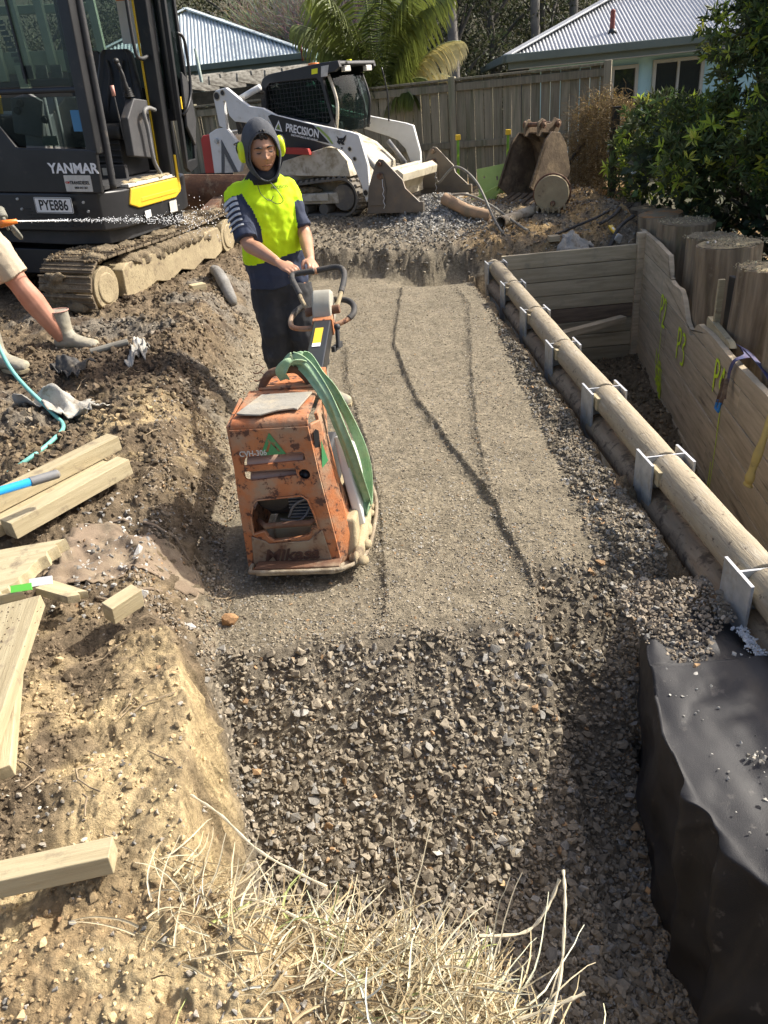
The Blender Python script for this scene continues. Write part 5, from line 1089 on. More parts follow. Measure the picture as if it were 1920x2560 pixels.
    # grab bar in the opening, mirror
    m=MB();m.tube(spline([(1.03,-.72,2.12),(1.02,-.60,2.14),(1.02,-.55,2.0),(1.02,-.56,1.75),(1.03,-.72,1.70)],6),.016,8)
    m2=MB();m2.tube(spline([(.99,.24,2.55),(.99,.08,2.60),(.985,.02,2.45),(.985,.02,1.98),(.99,.08,1.90),(.99,.22,1.92)],6),.016,8);m2.build('grab_rail',KM,t,sm=True)
    m=MB();m.tube(spline([(1.0,.12,.96),(1.0,.02,1.1),(1.0,-.0,1.35),(1.0,-.02,1.48),(1.0,.06,1.52),(1.0,.18,1.50)],6),.018,8);m.build('entry_rail',M_['grey'],t,sm=True)
    # seat
    B=M_['seat']=mat('black_vinyl',(.02,.02,.021),(.03,.03,.03),5,.5,bump=.2,bs=30,dirt=(.10,.09,.07),ds=6,dl=.6,dh=.8)
    m=MB();rings=[]
    for z,w_,y in((1.40,.22,.28),(1.50,.25,.27),(1.62,.25,.30),(1.74,.215,.34),(1.86,.185,.37),(1.95,.165,.385),(1.985,.12,.39)):
        rings.append([V(.60+w_*math.copysign(abs(math.cos(a))**.6,math.cos(a)),y+.055*math.copysign(abs(math.sin(a))**.7,math.sin(a))-.03*math.cos(a)**2*0-(.03 if abs(math.cos(a))>.6 else 0),z) for a in [2*math.pi*k/24 for k in range(24)]])
    m.loft(rings);s=m.build('seat_backrest',B,t,.006,True)
    m=MB()
    for q in(-.09,.09): m.tube(spline([(.60+q*1.2,.215,1.48),(.60+q*.9,.225,1.62),(.60+q*.6,.27,1.78),(.60+q*.9,.31,1.9)]),.012,6)
    m.build('seat_piping',M_['blackm'],s,sm=True)
    m=MB();m.box((.60,.02,1.34),(.50,.50,.12));m.build('seat_base',B,t,.04)
    m=MB();m.box((.60,.05,1.13),(.40,.45,.30));[m.box((.60,-.19,1.05+.05*k),(.42,.02,.02)) for k in range(5)];m.build('seat_suspension',KM,t,.01)
    m=MB();m.prism([(-.22,1.15),(.16,1.10),(.16,1.58),(-.06,1.60),(-.22,1.45)],.87,.95,'X');c=m.build('left_console',M_['blackm2'],t,.012)
    m=MB();m.tube(spline([(.90,-.06,1.60),(.895,-.08,1.72),(.885,-.09,1.80),(.865,-.10,1.86)]),[.022]*6+[.018]*6+[.016]*3+[.022]*4,8);m.ell((.86,-.10,1.88),(.024,.032,.024));m.build('joystick',B,c,sm=True)
    m=MB();[m.cyl((.90,-.06,1.61+.015*k),(.90,-.06,1.62+.015*k),.05-.005*k,.045-.005*k,12) for k in range(5)];m.build('bellows',B,c,sm=True)
    m=MB();m.tube([(.88,-.22,1.28),(.865,-.24,1.62)],.008,8);m.build('lock_lever',KM,c);m=MB();m.tube([(.865,-.24,1.62),(.863,-.243,1.70)],.017,8);m.build('lever_knob',mat('faded_red_knob',(.6,.30,.24),None,5,.6),c,sm=True)
    m=MB();m.prism([(-.55,1.20),(.25,1.20),(.25,1.62),(-.10,1.62),(-.50,1.42)],.10,.30,'X');c=m.build('right_console',M_['grey'],t,.015)
    m=MB();[m.cyl((x,-.56,z),(x,-.585,z),.032,.028,16) for x,z in((.20,1.55),(.16,1.49))];m.build('switch_knob',KM,c,.003)
    m=MB();m.prism([(.06,1.36),(.34,1.32),(.40,1.60),(.28,1.66),(.10,1.62)],-.60,-.56,'Y');m.build('control_pod',M_['grey'],t,.012)
    for x,z in((.20,1.585),(.155,1.53),(.40,1.46)):
        m=MB();m.cyl((x,-.60,z),(x,-.625,z),.032,.026,16);m.build('round_switch',KM,t,.003,True)
    for x in(.47,.57,.78):
        m=MB();m.tube([(x,-.68,.97),(x-.02,-.62,1.3),(x-.05,-.58,1.62)],.014,8);m.build('travel_lever',M_['grey'],t,sm=True)
    m=MB();[m.cyl((.72,-.5,1.36+.028*k),(.72,-.5,1.38+.028*k),.07-.008*k,.06-.008*k,14) for k in range(7)];m.build('lever_boot',M_['grey'],t,sm=True)
    plate('blue_card',rrect(-.04,-.075,.04,.075,.004),[],.002,0,FR(.905,1.46,-.912),mat('blue_card',(.06,.20,.36),None,5,.6),t)
    plate('cab_notice',rrect(-.07,-.035,.07,.035,.003),[],.002,0,FR(.62,1.32,-.900),M_['lgrey'],t)
    for x,z,w_,h_ in((.66,1.80,.10,.09),(.79,1.80,.10,.09),(.92,1.86,.07,.14),(.53,1.80,.10,.09)):
        plate('window_notice',rrect(-w_/2,-h_/2,w_/2,h_/2,.003),[],.002,0,FR(x,z,-.875),M_['lgrey'] if x!=.53 else M_['dgrey'],t)
    for k in range(8): plate('window_sticker',rrect(-.035,-.014,.035,.014,.002),[],.002,0,FR(.47-.012*k,1.88+.036*k,-.878),M_['lgrey'],t)
    plate('load_chart',rrect(-.13,-.19,.13,.19,.004),[],.002,0,frameM((.72,.52,2.22),(1,0,0),(0,0,1)),M_['label'],t)
    plate('chart_header',rrect(-.13,-.025,.13,.025,.002),[],.003,0,frameM((.72,.518,2.385),(1,0,0),(0,0,1)),M_['amber'],t)
    m=MB();m.box((.5,-.18,.96),(.96,1.35,.03));m.build('cab_floor',KM,t)
    m=MB();m.prism([(.0,1.5),(.0,2.0),(.35,1.98),(.55,1.74),(.95,1.62),(.95,1.5)],.46,.49,'Y');m.build('rear_trim',KM,t,.01)
    m=MB();m.box((.66,-.25,1.02),(.42,.05,.13));m.build('floor_box',KM,t,.01)
    plate('floor_label',rrect(-.06,-.03,.06,.03,.003),[],.002,0,FR(.70,1.03,-.278),M_['lgrey'],t)
    # boom swung towards the far side of the cab
    m=MB();m.prism([(-.75,1.0),(-.55,1.15),(-.35,2.3),(.35,3.2),(.9,3.5),(.95,3.3),(.5,3.0),(-.1,2.2),(-.25,1.1),(-.4,.85),(-.7,.8)],-.55,-.30,'X');m.build('boom',Yl,t,.02)
    return t
excavator()
# ---------------- tracked skid loader ----------------
def loader():
    t=thing('skid_loader',(-.495,12.14,.5),'white and black tracked skid loader with a wire mesh cab and bucket lowered','skid loader',(0,0,R(-30)))
    Wt,WD,K,KM,RD=M_['white'],M_['whited'],M_['black'],M_['blackm'],M_['red']
    m=MB();m.prism([(-1.15,.22),(-1.2,.95),(-.95,1.10),(.35,1.0),(.80,.80),(1.08,.55),(1.08,.22)],-.50,.50,'Y');m.build('main_frame',WD,t,.02)
    m=MB();m.prism([(-.15,.52),(1.03,.46),(1.0,.66),(.86,.82),(.70,.84),(-.03,.70)],-.80,-.50,'Y');m.build('side_fender',WD,t,.012)
    m=MB();m.prism([(-1.22,.60),(-1.19,1.12),(-1.05,1.17),(-.88,1.18),(-.62,.85),(-.75,.60)],-.86,-.78,'Y');p=m.build('rear_side_panel',Wt,t,.01)
    m=MB();m.prism([(-1.08,.60),(-.98,1.03),(-.78,.60),(-.85,.60),(-.97,.86),(-1.02,.60)],-.868,-.860,'Y');m.build('chevron_decal',M_['dgrey'],p)
    m=MB();m.prism([(-1.02,.60),(-.965,.83),(-.865,.60)],-.868,-.861,'Y');m.build('chevron_fill',M_['lgrey'],p)
    for y in(-.80,.62): 
        m=MB();m.prism([(-1.44,.60),(-1.41,1.05),(-1.37,1.10),(-1.22,1.11),(-1.22,.60)],y,y+.18,'Y');m.build('tail_housing',RD,t,.015)
    m=MB();m.box((-1.30,0,.85),(.22,1.2,.55));m.build('rear_door',K,t,.02)
    m=MB();m.prism([(.02,.88),(.45,.84),(.47,.76),(.02,.80)],-.87,-.80,'Y');m.build('red_step',RD,t,.006)
    m=MB();m.prism([(-.35,.58),(.55,.60),(.70,.84),(.25,1.02),(-.55,1.05)],-.66,-.60,'Y');m.build('side_screen',K,t,.01)
    plate('data_label',rrect(-.17,-.04,.17,.04,.004),[],.002,0,frameM((.42,-.865+.19,.70),(1,0,0),(0,0,1)),M_['lgrey'],t)
    plate('data_label',rrect(-.05,-.03,.05,.03,.004),[],.002,0,frameM((.15,-.865+.19,.69),(1,0,0),(0,0,1)),M_['lgrey'],t)
    # lift arms
    arm=[(-.98,1.20),(-1.0,1.58),(-.94,1.64),(-.76,1.66),(-.55,1.50),(-.42,1.41),(-.2,1.37),(0,1.27),(.6,1.12),(1.13,1.0),(1.25,.96),(1.34,.60),(1.33,.22),(1.27,.14),(1.22,.36),(1.10,.66),(.98,.78),(.84,.84),(.40,.98),(-.04,1.10),(-.42,1.20),(-.70,1.24),(-.78,1.32),(-.80,1.50),(-.84,1.50),(-.86,1.15)]
    for y0,y1 in((-.86,-.79),(.79,.86)):
        m=MB();m.prism(arm,y0,y1,'Y');a=m.build('lift_arm',Wt,t,.012)
        if y0<0:
            m=MB();m.prism([(-.12,1.27),(-.06,1.285),(.58,1.115),(.70,.99),(.80,.885),(.30,1.00),(-.04,1.09)],-.867,-.861,'Y');m.build('black_decal',M_['ink'],a)
            m=MB();m.prism([(.62,1.09),(.66,1.09),(.80,.965),(.86,.875),(.83,.88),(.77,.955)],-.868,-.862,'Y');m.build('green_stripe',M_['lime'],a)
            F=lambda x,z,sl=-.225:frameM((x,-.869,z),(1,0,sl),(0,0,1))
            text('arm_lettering','PRECISION',.135,F(.40,1.055),M_['whitet'],a,.0035,.80)
            text('arm_lettering','EARTHWORKS & RETAINING',.034,F(.42,.975),M_['whitet'],a,.0006,.95)
            plate('arm_emblem',[(-.065,-.06),(.065,-.06),(0,.07)],[[(-.04,-.045),(.04,-.045),(0,.035)]],.002,0,F(.03,1.14),M_['whitet'],a)
            plate('arm_emblem',[(-.03,-.04),(.03,-.04),(0,.022)],[[(-.014,-.032),(.014,-.032),(0,0)]],.002,0,F(.03,1.14),M_['lime'],a)
            cat=[(-.07,.055),(-.035,.03),(.03,.045),(.075,.09),(.065,.03),(.04,-.01),(.06,-.03),(.02,-.04),(.0,-.02),(-.02,-.045),(-.06,-.02),(-.045,.01)]
            plate('cat_head_mark',cat,[[(-.03,.005),(-.005,-.005),(-.012,.012)],[(.012,-.003),(.035,.01),(.018,.016)]],.002,0,F(.98,.90),M_['ink'],a)
            plate('cat_chin_mark',[(-.014,-.0),(.016,.0),(.012,-.018),(-.01,-.018)],[],.002,0,F(.985,.828),M_['ink'],a)
            for x,z,r_ in((1.10,.80,.028),(1.16,.68,.024),(-.93,1.57,.05),(-.82,1.60,.035),(1.28,.26,.04)):
                m=MB();m.tube([V(x+r_*math.cos(q),-.866,z+r_*math.sin(q)) for q in [2*math.pi*k/16 for k in range(17)]],.006,6,False);m.cyl((x,-.85,z),(x,-.868,z),r_*.85,r_*.85,16,1);m.build('pin_bore',[WD,M_['ink']],a,fix=False)
    m=MB();m.cyl((-1.06,-.87,1.02),(-1.06,-.90,1.02),.035,.03,12);m.build('panel_bolt',M_['galv'],p)
    for y in(-.70,.70):
        m=MB();m.cyl((-.70,y,1.50),(-.30,y,1.62),.04,.04,14);m.build('white_cross_tube',Wt,t,sm=True)
        m=MB();m.tube(spline([(-.75,y,1.45),(-.66,y,1.15),(-.60,y,.95)]),.03,10);m.build('lift_cylinder',KM,t,sm=True)
    m=MB();[m.tube(spline([(-.45+.03*k,-.62,1.55),(-.40+.03*k,-.60,1.62-.02*k),(-.34,-.6,1.45),(-.36,-.6,1.3)]),.014,6) for k in range(4)];[m.tube(spline([(-.72+.03*k,-.80,1.32),(-.70+.02*k,-.82,1.22),(-.72+.03*k,-.78,1.08)]),.012,6) for k in range(4)];o=m.build('hydraulic_hoses',M_['rubber'],t,sm=True);o['kind']='stuff'
    # cab
    roof=[(-.46,1.28),(-.42,1.62),(-.36,1.72),(-.25,1.765),(.62,1.82),(.86,1.82),(.88,1.75),(.80,1.70),(.66,1.70),(.60,1.62),(.72,1.04),(.60,.98),(-.40,1.02)]
    win=[(-.36,1.34),(-.32,1.60),(-.25,1.655),(.50,1.655),(.56,1.60),(.66,1.14),(.60,1.10),(-.10,1.26),(-.32,1.30)]
    for y in(-.50,.46):
        c=plate('cab_side',roof,[win],.05,.008,frameM((0,y,0),(1,0,0),(0,0,1)),K,t)
        plate('side_glass',win,[],.004,0,frameM((0,y+.02,0),(1,0,0),(0,0,1)),M_['dglass'],c)
        m=MB()
        for k in range(17): 
            x=-.34+.058*k;zb=1.30-max(0,(x+.1))*.25;m.bar((x,y-.02,zb),(x,y-.02,1.65),.006,.006)
        for k in range(9): z=1.19+.055*k;m.bar((-.36 if z>1.3 else -.36+(1.3-z)*3.6,y-.021,z),(min(.64,.66-(z-1.14)*.2),y-.021,z),.006,.006)
        o=m.build('wire_mesh',M_['ink'],c);o['kind']='stuff'
    m=MB();m.prism([(-.42,1.60),(-.36,1.72),(-.25,1.765),(.62,1.82),(.86,1.82),(.88,1.77),(.62,1.77),(-.25,1.72)],-.50,.48,'Y');m.build('cab_roof',KM,t,.02)
    m=MB();m.prism([(-.46,1.0),(-.44,1.62),(-.38,1.66),(-.40,1.0)],-.48,.46,'Y');m.build('cab_back',KM,t)
    for x,z in((.62,1.70),): 
        m=MB();m.prism([(.58,1.66),(.60,1.78),(.72,1.785),(.68,1.66)],-.535,-.527,'Y');m.build('grey_bracket',M_['lgrey'],t,.003)
    m=MB();m.prism([(.44,1.70),(.45,1.76),(.545,1.765),(.535,1.705)],-.536,-.53,'Y');m.build('yellow_sticker',mat('bright_sticker',(.85,.85,.02),None,5,.5),t)
    m=MB();m.box((.90,-.30,1.822),(.05,.05,.012));m.build('yellow_sticker',D.materials['bright_sticker'],t)
    m=MB();m.cyl((.10,.10,1.79),(.10,.10,1.86),.09,.08,20);m.build('beacon',M_['amber'],t,.01,True)
    # front door glass
    m=MB();m.loft([[V(.70,-.44,1.02),V(.76,-.44,1.35),V(.70,-.44,1.64)],[V(.78,-.2,1.0),V(.84,-.2,1.35),V(.76,-.2,1.66)],[V(.80,.0,1.0),V(.86,0,1.35),V(.78,.0,1.66)],[V(.70,.42,1.02),V(.76,.42,1.35),V(.70,.42,1.64)]],False,closed=False);o=m.build('front_glass',M_['dglass'],t,sm=True)
    m=MB();m.tube(spline([(.69,-.47,1.0),(.75,-.47,1.35),(.66,-.47,1.68)]),.022,8);m.build('front_post',WD,t,sm=True);m=MB();m.tube(spline([(.69,.45,1.0),(.75,.45,1.35),(.66,.45,1.68)]),.022,8);m.build('front_post',K,t,sm=True)
    m=MB();m.tube(spline([(.82,.10,1.02),(.88,.05,1.3),(.83,.0,1.5)]),.008,6);m.build('wiper',K,t)
    m=MB()
    for k in range(7): y=-.4+.13*k;m.bar((.66,y,1.05),(.66,y,1.6),.005,.005)
    for k in range(8): m.bar((.66,-.44,1.06+.07*k),(.66,.44,1.06+.07*k),.005,.005)
    o=m.build('front_mesh',M_['ink'],t);o['kind']='stuff'
    m=MB();m.box((.2,0,1.05),(.45,.5,.12));m.box((-.0,0,1.3),(.10,.46,.55));m.build('seat',KM,t,.03)
    for y in (-.3,.3):
        m=MB();m.box((.84,y,1.73),(.06,.16,.07));m.build('headlight',M_['lgrey'],t,.01)
    m=MB();m.tube(spline([(.98,.46,1.72),(1.02,.50,1.4),(1.0,.52,1.05)]),.012,6);m.build('door_rail',K,t,sm=True)
    # tracks
    for sy in(-1,1):
        yc=-.68*sy*-1;yc=.68*sy
        pts=[];nn=30
        C_=[(.88,.21,.245),(-.78,.16,.19)]
        for k in range(nn): 
            a=R(95-190*k/(nn-1))-0;pts.append((C_[0][0]+C_[0][2]*math.cos(a),C_[0][1]+C_[0][2]*math.sin(a)))
        for k in range(nn): 
            a=R(-95-170*k/(nn-1));pts.append((C_[1][0]+C_[1][2]*math.cos(a),C_[1][1]+C_[1][2]*math.sin(a)))
        pts[nn-1]=(pts[nn-1][0],-.03);
        P=[V(x,0,z) for x,z in pts];m=MB();rings=[];N=len(P)
        for i,p in enumerate(P+P[:1]):
            q=(P[(i+1)%N]-P[i-1]).normalized();nn_=V(-q.z,0,q.x);rings.append([V(p.x,yc-.15,p.z),V(p.x,yc+.15,p.z),V(p.x,yc+.15,p.z)+nn_*-.03*0-nn_*.028,V(p.x,yc-.15,p.z)-nn_*.028])
        m.loft(rings,False);m.build('rubber_track',M_['rubbergrey'],t)
        # lugs
        Ls=[0]
        for i in range(N): Ls.append(Ls[-1]+(P[(i+1)%N]-P[i]).length)
        lug=None;tot=Ls[-1];nl=52
        for k in range(nl):
            s=tot*k/nl;i=max(j for j in range(N) if Ls[j]<=s);p=P[i].lerp(P[(i+1)%N],(s-Ls[i])/max(1e-6,Ls[i+1]-Ls[i]));q=(P[(i+1)%N]-P[i-1]).normalized()
            if lug is None:
                l=MB();l.box((0,-.07,.012),(.05,.13,.03),tap=.8);l.box((.018,.07,.012),(.05,.13,.03),tap=.8);lug=l.build('tread_lug',M_['rubbergrey'],t);o=lug
                o['kind']='stuff'
            else: o=lug.copy();COL.objects.link(o);o.parent=t
            o.location=(p.x,yc,p.z);o.rotation_euler=(0,math.atan2(-q.z,q.x)+0,0)
        for x,z,r_ in((.88,.20,.17),(-.78,.16,.14)):
            m=MB();m.cyl((x,yc-.10,z),(x,yc+.10,z),r_,r_,26);m.build('idler_wheel',M_['rubbergrey'],t,.01,True)
        for k in range(4):
            m=MB();x=-.45+.33*k;m.cyl((x,yc-.11,.06),(x,yc+.11,.06),.075,.075,18);m.build('roller',M_['rubbergrey'],t,.006,True)
        m=MB();m.box((.15,yc,.20),(1.3,.22,.14));m.box((.45,yc-.14*1,.22),(.42,.04,.10));m.build('track_frame',WD,t,.012)
        m=MB();m.ell((.0,yc,.30),(.5,.13,.08));m.ell((-.3,yc-.02,.22),(.2,.14,.1));remesh(m,.02,'packed_mud',M_['mud'],t,.06,.06,0)
    # tilt cylinders, coupler and bucket with two cutting side plates
    for y in(-.45,.45):
        m=MB();m.tube([(1.00,y,.80),(1.25,y,.50)],.035,10);m.tube([(1.25,y,.50),(1.40,y,.33)],.02,10);m.build('tilt_cylinder',M_['grey'],t,sm=True)
    m=MB();m.box((1.38,0,.30),(.10,1.3,.40));m.build('coupler',WD,t,.015)
    m=MB();m.prism([(1.38,.10),(1.42,.44),(1.62,.50),(1.70,.44),(1.68,.34),(1.48,.30)],-.55,.60,'Y');m.build('bucket_back',M_['cream'],t,.01)
    m=MB();m.prism([(1.30,.0),(1.30,.03),(2.08,.03),(2.10,.0)],-.84,.84,'Y');m.build('bucket_floor',M_['steelgrey'],t,.003)
    side=[(1.28,.0),(1.33,.32),(1.47,.62),(1.52,.66),(1.58,.65),(1.84,.40),(1.87,.30),(2.10,.10),(2.10,.0)]
    for y in(-.87,.84):
        m=MB();m.prism(side,y,y+.03,'Y');b=m.build('bucket_side',M_['steelgrey'],t,.004)
        m=MB();m.prism([(1.33,.10),(1.40,.46),(1.50,.50),(1.58,.46),(1.60,.30),(1.56,.10)],y-.02,y+.0,'Y');m.build('side_gusset',M_['steelgrey'],b,.006)
        m=MB();m.cyl((1.53,y-.04,.46),(1.53,y+.02,.46),.04,.04,14);m.cyl((1.53,y-.035,.60),(1.53,y+.02,.60),.03,.03,14);m.build('pivot_pin',M_['rust'],b,.004,True)
        m=MB();m.prism([(1.96,.02),(1.96,.13),(2.12,.13),(2.12,.02)],y-.012,y+.04,'Y');m.build('cutting_corner',M_['steelgrey'],b,.004)
        m=MB();zz=[(1.56+.012*((k%2)*2-1)*(k<6)+.0,.06+.045*k) for k in range(9)];m.tube([V(x,y-.024,z) for x,z in zz],.004,5);m.build('white_drip',M_['whitet'],b)
    return t
M_['rubbergrey']=mat('dusty_rubber',(.16,.145,.12),(.11,.10,.085),6,.85,bump=.3,dirt=(.26,.22,.16),ds=6,dl=.5,dh=.7)
M_['cream']=mat('cream_dusty_steel',(.62,.56,.42),(.5,.45,.33),5,.7,dirt=(.3,.25,.17),ds=6,dl=.5,dh=.7)
M_['steelgrey']=mat('worn_bucket_steel',(.14,.125,.105),(.19,.165,.135),4,.5,.35,dirt=(.24,.18,.12),ds=3,dl=.5,dh=.68,bump=.1)
loader()
# ---------------- fence ----------------
FA=V(4.15,13.05,0);FB=V(-4.6,16.5,0)
def fence():
    d=(FB-FA);L=d.length;d.normalize();yaw=math.atan2(d.y,d.x)
    t=thing('paling_fence',FA,'tall weathered paling fence with mid rail and capping across the back of the yard','fence',(0,0,yaw))
    # local +X runs to the left of the picture, +Y faces the camera
    pal=MB().box((0,0,0),(.143,.02,1.75)).build('paling',M_['fence'],t,.003,seg=1);first=True;x=.09;k=0
    while x<L:
        if first:o=pal;first=False
        else:o=pal.copy();COL.objects.link(o);o.parent=t
        o.location=(x,random.uniform(-.004,.004)+(.012 if k%2 else 0),1.12+random.uniform(-.01,.01));o.rotation_euler=(0,R(random.uniform(-.4,.4)),0);x+=.150+random.uniform(0,.004);k+=1
    n=int(L/2.4)+1
    for i in range(n):
        o=MB().box((0,0,0),(.11,.10,1.85)).build('fence_post',M_['fence'],t,.006,seg=1);o.location=(.05+2.45*i,.065,1.13)
        if i<n-1:
            for z in(1.05,1.90):
                o=MB().box((0,0,0),(2.34,.05,.10 if z<1.5 else .11)).build('fence_rail',M_['fence'],t,.004,seg=1);o.location=(.05+2.45*i+1.225,.045,z)
            o=MB().box((0,0,0),(2.45,.15,.035)).build('capping',M_['fence'],t,.004,seg=1);o.location=(.05+2.45*i+1.225,.03,2.012)
fence()
tag(MB().box((-2.1,15.35,.55),(2.6,.02,.75)).build('weed_mat',M_['geo'],None),'grey sheeting along the foot of the fence behind the loader','sheeting')
# ---------------- houses ----------------
def corr(m,P0,P1,P2,P3,pitch=.076,amp=.018,mi=0):
    "corrugated slope: P0-P1 eave edge, P3-P2 upper edge (may be shorter); waves run up the slope"
    P0,P1,P2,P3=[Vector(p) for p in(P0,P1,P2,P3)];L=(P1-P0).length;n=max(4,int(L/pitch)*4);nn=(P1-P0).cross(P3-P0).normalized()
    if nn.z<0: nn=-nn
    a=[];b=[];ex=(P1-P0).normalized();e3=(P3-P0).dot(ex);e2=(P2-P0).dot(ex);up0=(P3-P0)-ex*e3;
    for i in range(n+1):
        s=L*i/n
        if s<e3: q=s/max(e3,1e-6)
        elif s>e2: q=(L-s)/max(L-e2,1e-6)
        else: q=1
        o=nn*amp*math.sin(i*math.pi/2);p=P0+ex*s;a.append(p+o);b.append(p+up0*max(q,.002)+o)
    m.add(a+b,[(i,i+1,n+2+i,n+1+i) for i in range(n)],mi);return m
def house_right():
    t=thing('blue_house',(3.3,17,0),'pale blue weatherboard house with grey gutter and zinc roof beyond the fence','house');T=V(-3.3,-17,0)
    yaw=R(-6);t.rotation_euler.z=yaw
    # local frame: x along the front, y to the back
    e=2.36;x0,x1=.15,9.5;D_=8
    m=MB();corr(m,(x0,0,e),(x1,0,e),(x1-4.0,4.0,e+1.55),(x0+4.0,4.0,e+1.55));corr(m,(x0,D_,e),(x0,0,e),(x0+4.0,4.0,e+1.55),(x0+4,4.0,e+1.55))
    r=m.build('roof',M_['roof2'],t,fix=False,sm=True)
    m=MB();m.bar((x0-.02,-.02,e+.04),(x0+4,4,e+1.62),.22,.03);m.build('hip_capping',M_['roof2'],r,.005)
    m=MB();m.box(((x0+x1)/2,-.07,e-.03),(x1-x0+.12,.12,.15));m.box((x0-.06,D_/2,e-.03),(.12,D_,.15));m.build('gutter',M_['fascia2'],t,.015)
    m=MB();m.box(((x0+x1)/2,.02,e-.15),(x1-x0,.04,.14));m.build('fascia',M_['fascia2'],t,.004)
    m=MB();m.box(((x0+x1)/2,.30,e-.22),(x1-x0-.1,.6,.02));m.build('soffit',M_['trimw'],t)
    bd=None
    for k in range(14):
        if bd is None: bd=MB().prism([(0,0),(-.018,.0),(-.004,.17),(0,.17)],x0+.5,x1-.3,'X').build('weatherboard',M_['housew'],t);o=bd
        else:o=bd.copy();COL.objects.link(o);o.parent=t
        o.location=(0,.60,-.12+.17*k)
    m=MB();m.box(((x0+x1)/2+.1,.72,1.1),(x1-x0-.8,.22,2.35));m.build('wall',M_['housew'],t)
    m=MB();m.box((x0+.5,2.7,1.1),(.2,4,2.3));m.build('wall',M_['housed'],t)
    for cx,w_,zb,zt,nm in((2.62,.50,1.15,1.98,1),(3.72,.98,1.05,2.02,2)):
        f=MB();zz=(zb+zt)/2;h_=zt-zb
        f.box((cx-w_/2,.555,zz),(.07,.09,h_+.07));f.box((cx+w_/2,.555,zz),(.07,.09,h_+.07));f.box((cx,.556,zt),(w_,.088,.07));f.box((cx,.556,zb),(w_,.088,.07))
        if nm==2:f.box((cx,.557,zz),(.05,.085,h_))
        w_o=f.build('window_frame',M_['trimw'],t,.006)
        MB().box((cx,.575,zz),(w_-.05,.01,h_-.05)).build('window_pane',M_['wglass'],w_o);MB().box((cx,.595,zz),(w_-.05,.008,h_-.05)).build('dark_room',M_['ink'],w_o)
    t2=MB().cyl((2.35,.72,e+.26),(2.35,.72,e+.62),.052,.05,14).build('vent_pipe',M_['redpole'],t,.004,True);MB().cyl((2.35,.70,e+.24),(2.35,.71,e+.33),.10,.06,16).build('vent_flashing',M_['black'],t2,sm=True);MB().ell((2.35,.72,e+.63),(.052,.052,.05)).build('vent_cap',M_['redpole'],t2,sm=True)
    t.location=(3.3,17.6,.0)
house_right()
def house_left():
    t=thing('grey_roof_house',(0,0,0),'house with a pale blue-grey corrugated hip roof and green gutter behind the loader','house')
    A=V(-7.6,25.3,3.0);B=V(-.8,23.7,3.16);ap=V(-4.35,27.4,4.65)
    A=V(-8.3,23.5,2.98);B=V(-.80,24.2,3.13);ap=V(-4.45,27.2,4.68)
    m=MB();corr(m,A,B,ap,ap,.1,.022);corr(m,B,B+V(1.2,6,0),ap+V(.3,3,0),ap,.1,.022);r=m.build('roof',M_['roof'],t,fix=False,sm=True)
    m=MB();m.bar(B+V(0,0,.04),ap+V(0,0,.07),.24,.03);m.build('hip_capping',M_['roof'],r,.005);m=MB();m.bar(A+V(0,0,.04),ap+V(0,0,.07),.24,.03);m.build('hip_capping',M_['roof'],r,.005)
    m=MB();m.bar(A+V(0,-.07,-.05),B+V(.07,-.07,-.05),.13,.15);m.build('gutter',M_['fascia'],t,.015)
    m=MB();m.bar(A+V(0,.0,-.21),B+V(0,.0,-.21),.04,.18);m.build('fascia',M_['fascia'],t,.004)
    m=MB();m.bar(B+V(.0,0,-.06),B+V(1.0,1.8,-.10),.12,.15);m.bar(B+V(.0,0,-.22),B+V(1.0,1.8,-.26),.04,.16);m.build('side_gutter',mat('mint_gutter',(.30,.45,.38),None,4,.6),t,.01)
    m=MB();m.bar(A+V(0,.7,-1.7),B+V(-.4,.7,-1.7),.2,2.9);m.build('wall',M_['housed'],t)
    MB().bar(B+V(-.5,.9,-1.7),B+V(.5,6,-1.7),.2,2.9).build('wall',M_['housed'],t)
house_left()
o=MB().cyl((-2.72,17.0,1.7),(-2.74,17.0,3.0),.032,.032,12).build('standing_pole',M_['pole'],None,sm=True);tag(o,'plain grey green pole standing in front of the corrugated roof','pole')
o=MB().cyl((-.95,23.0,2.9),(-.97,23.0,3.72),.025,.025,8).build('rusty_pole',M_['redpole'],None,sm=True);tag(o,'thin rusty red pole at the right end of the corrugated roof','pole')
# pergola with lichen covered rafters above the fence
t=thing('pergola',(0,0,0),'mossy pergola with lichen covered rafter ends above the fence','pergola')
m=MB();m.bar((-5.2,16.85,2.10),(-.9,16.6,2.17),.08,.24);m.build('beam',mat('mossy_beam',(.035,.035,.028),(.08,.075,.06),9,.9,bump=.4),t,.006)
for i in range(7):
    x=-4.3+.53*i;o=MB().box((0,0,0),(.05,.9,.14)).build('rafter_end',M_['lichen'],t,.005);o.location=(x,16.62,2.34+.005*i);o.rotation_euler=(R(-8),0,R(-42))
for i in range(6):
    x=-4.0+.62*i;o=MB().box((0,0,0),(.05,1.8,.16)).build('rafter',M_['lichen'],t,.005);o.location=(x+.3,18.0,2.52);o.rotation_euler=(R(3),0,R(-38))
m=MB();m.bar((-4.8,18.9,2.46),(-.9,18.7,2.52),.3,.02);m.build('clear_sheet',M_['polycarb'],t)
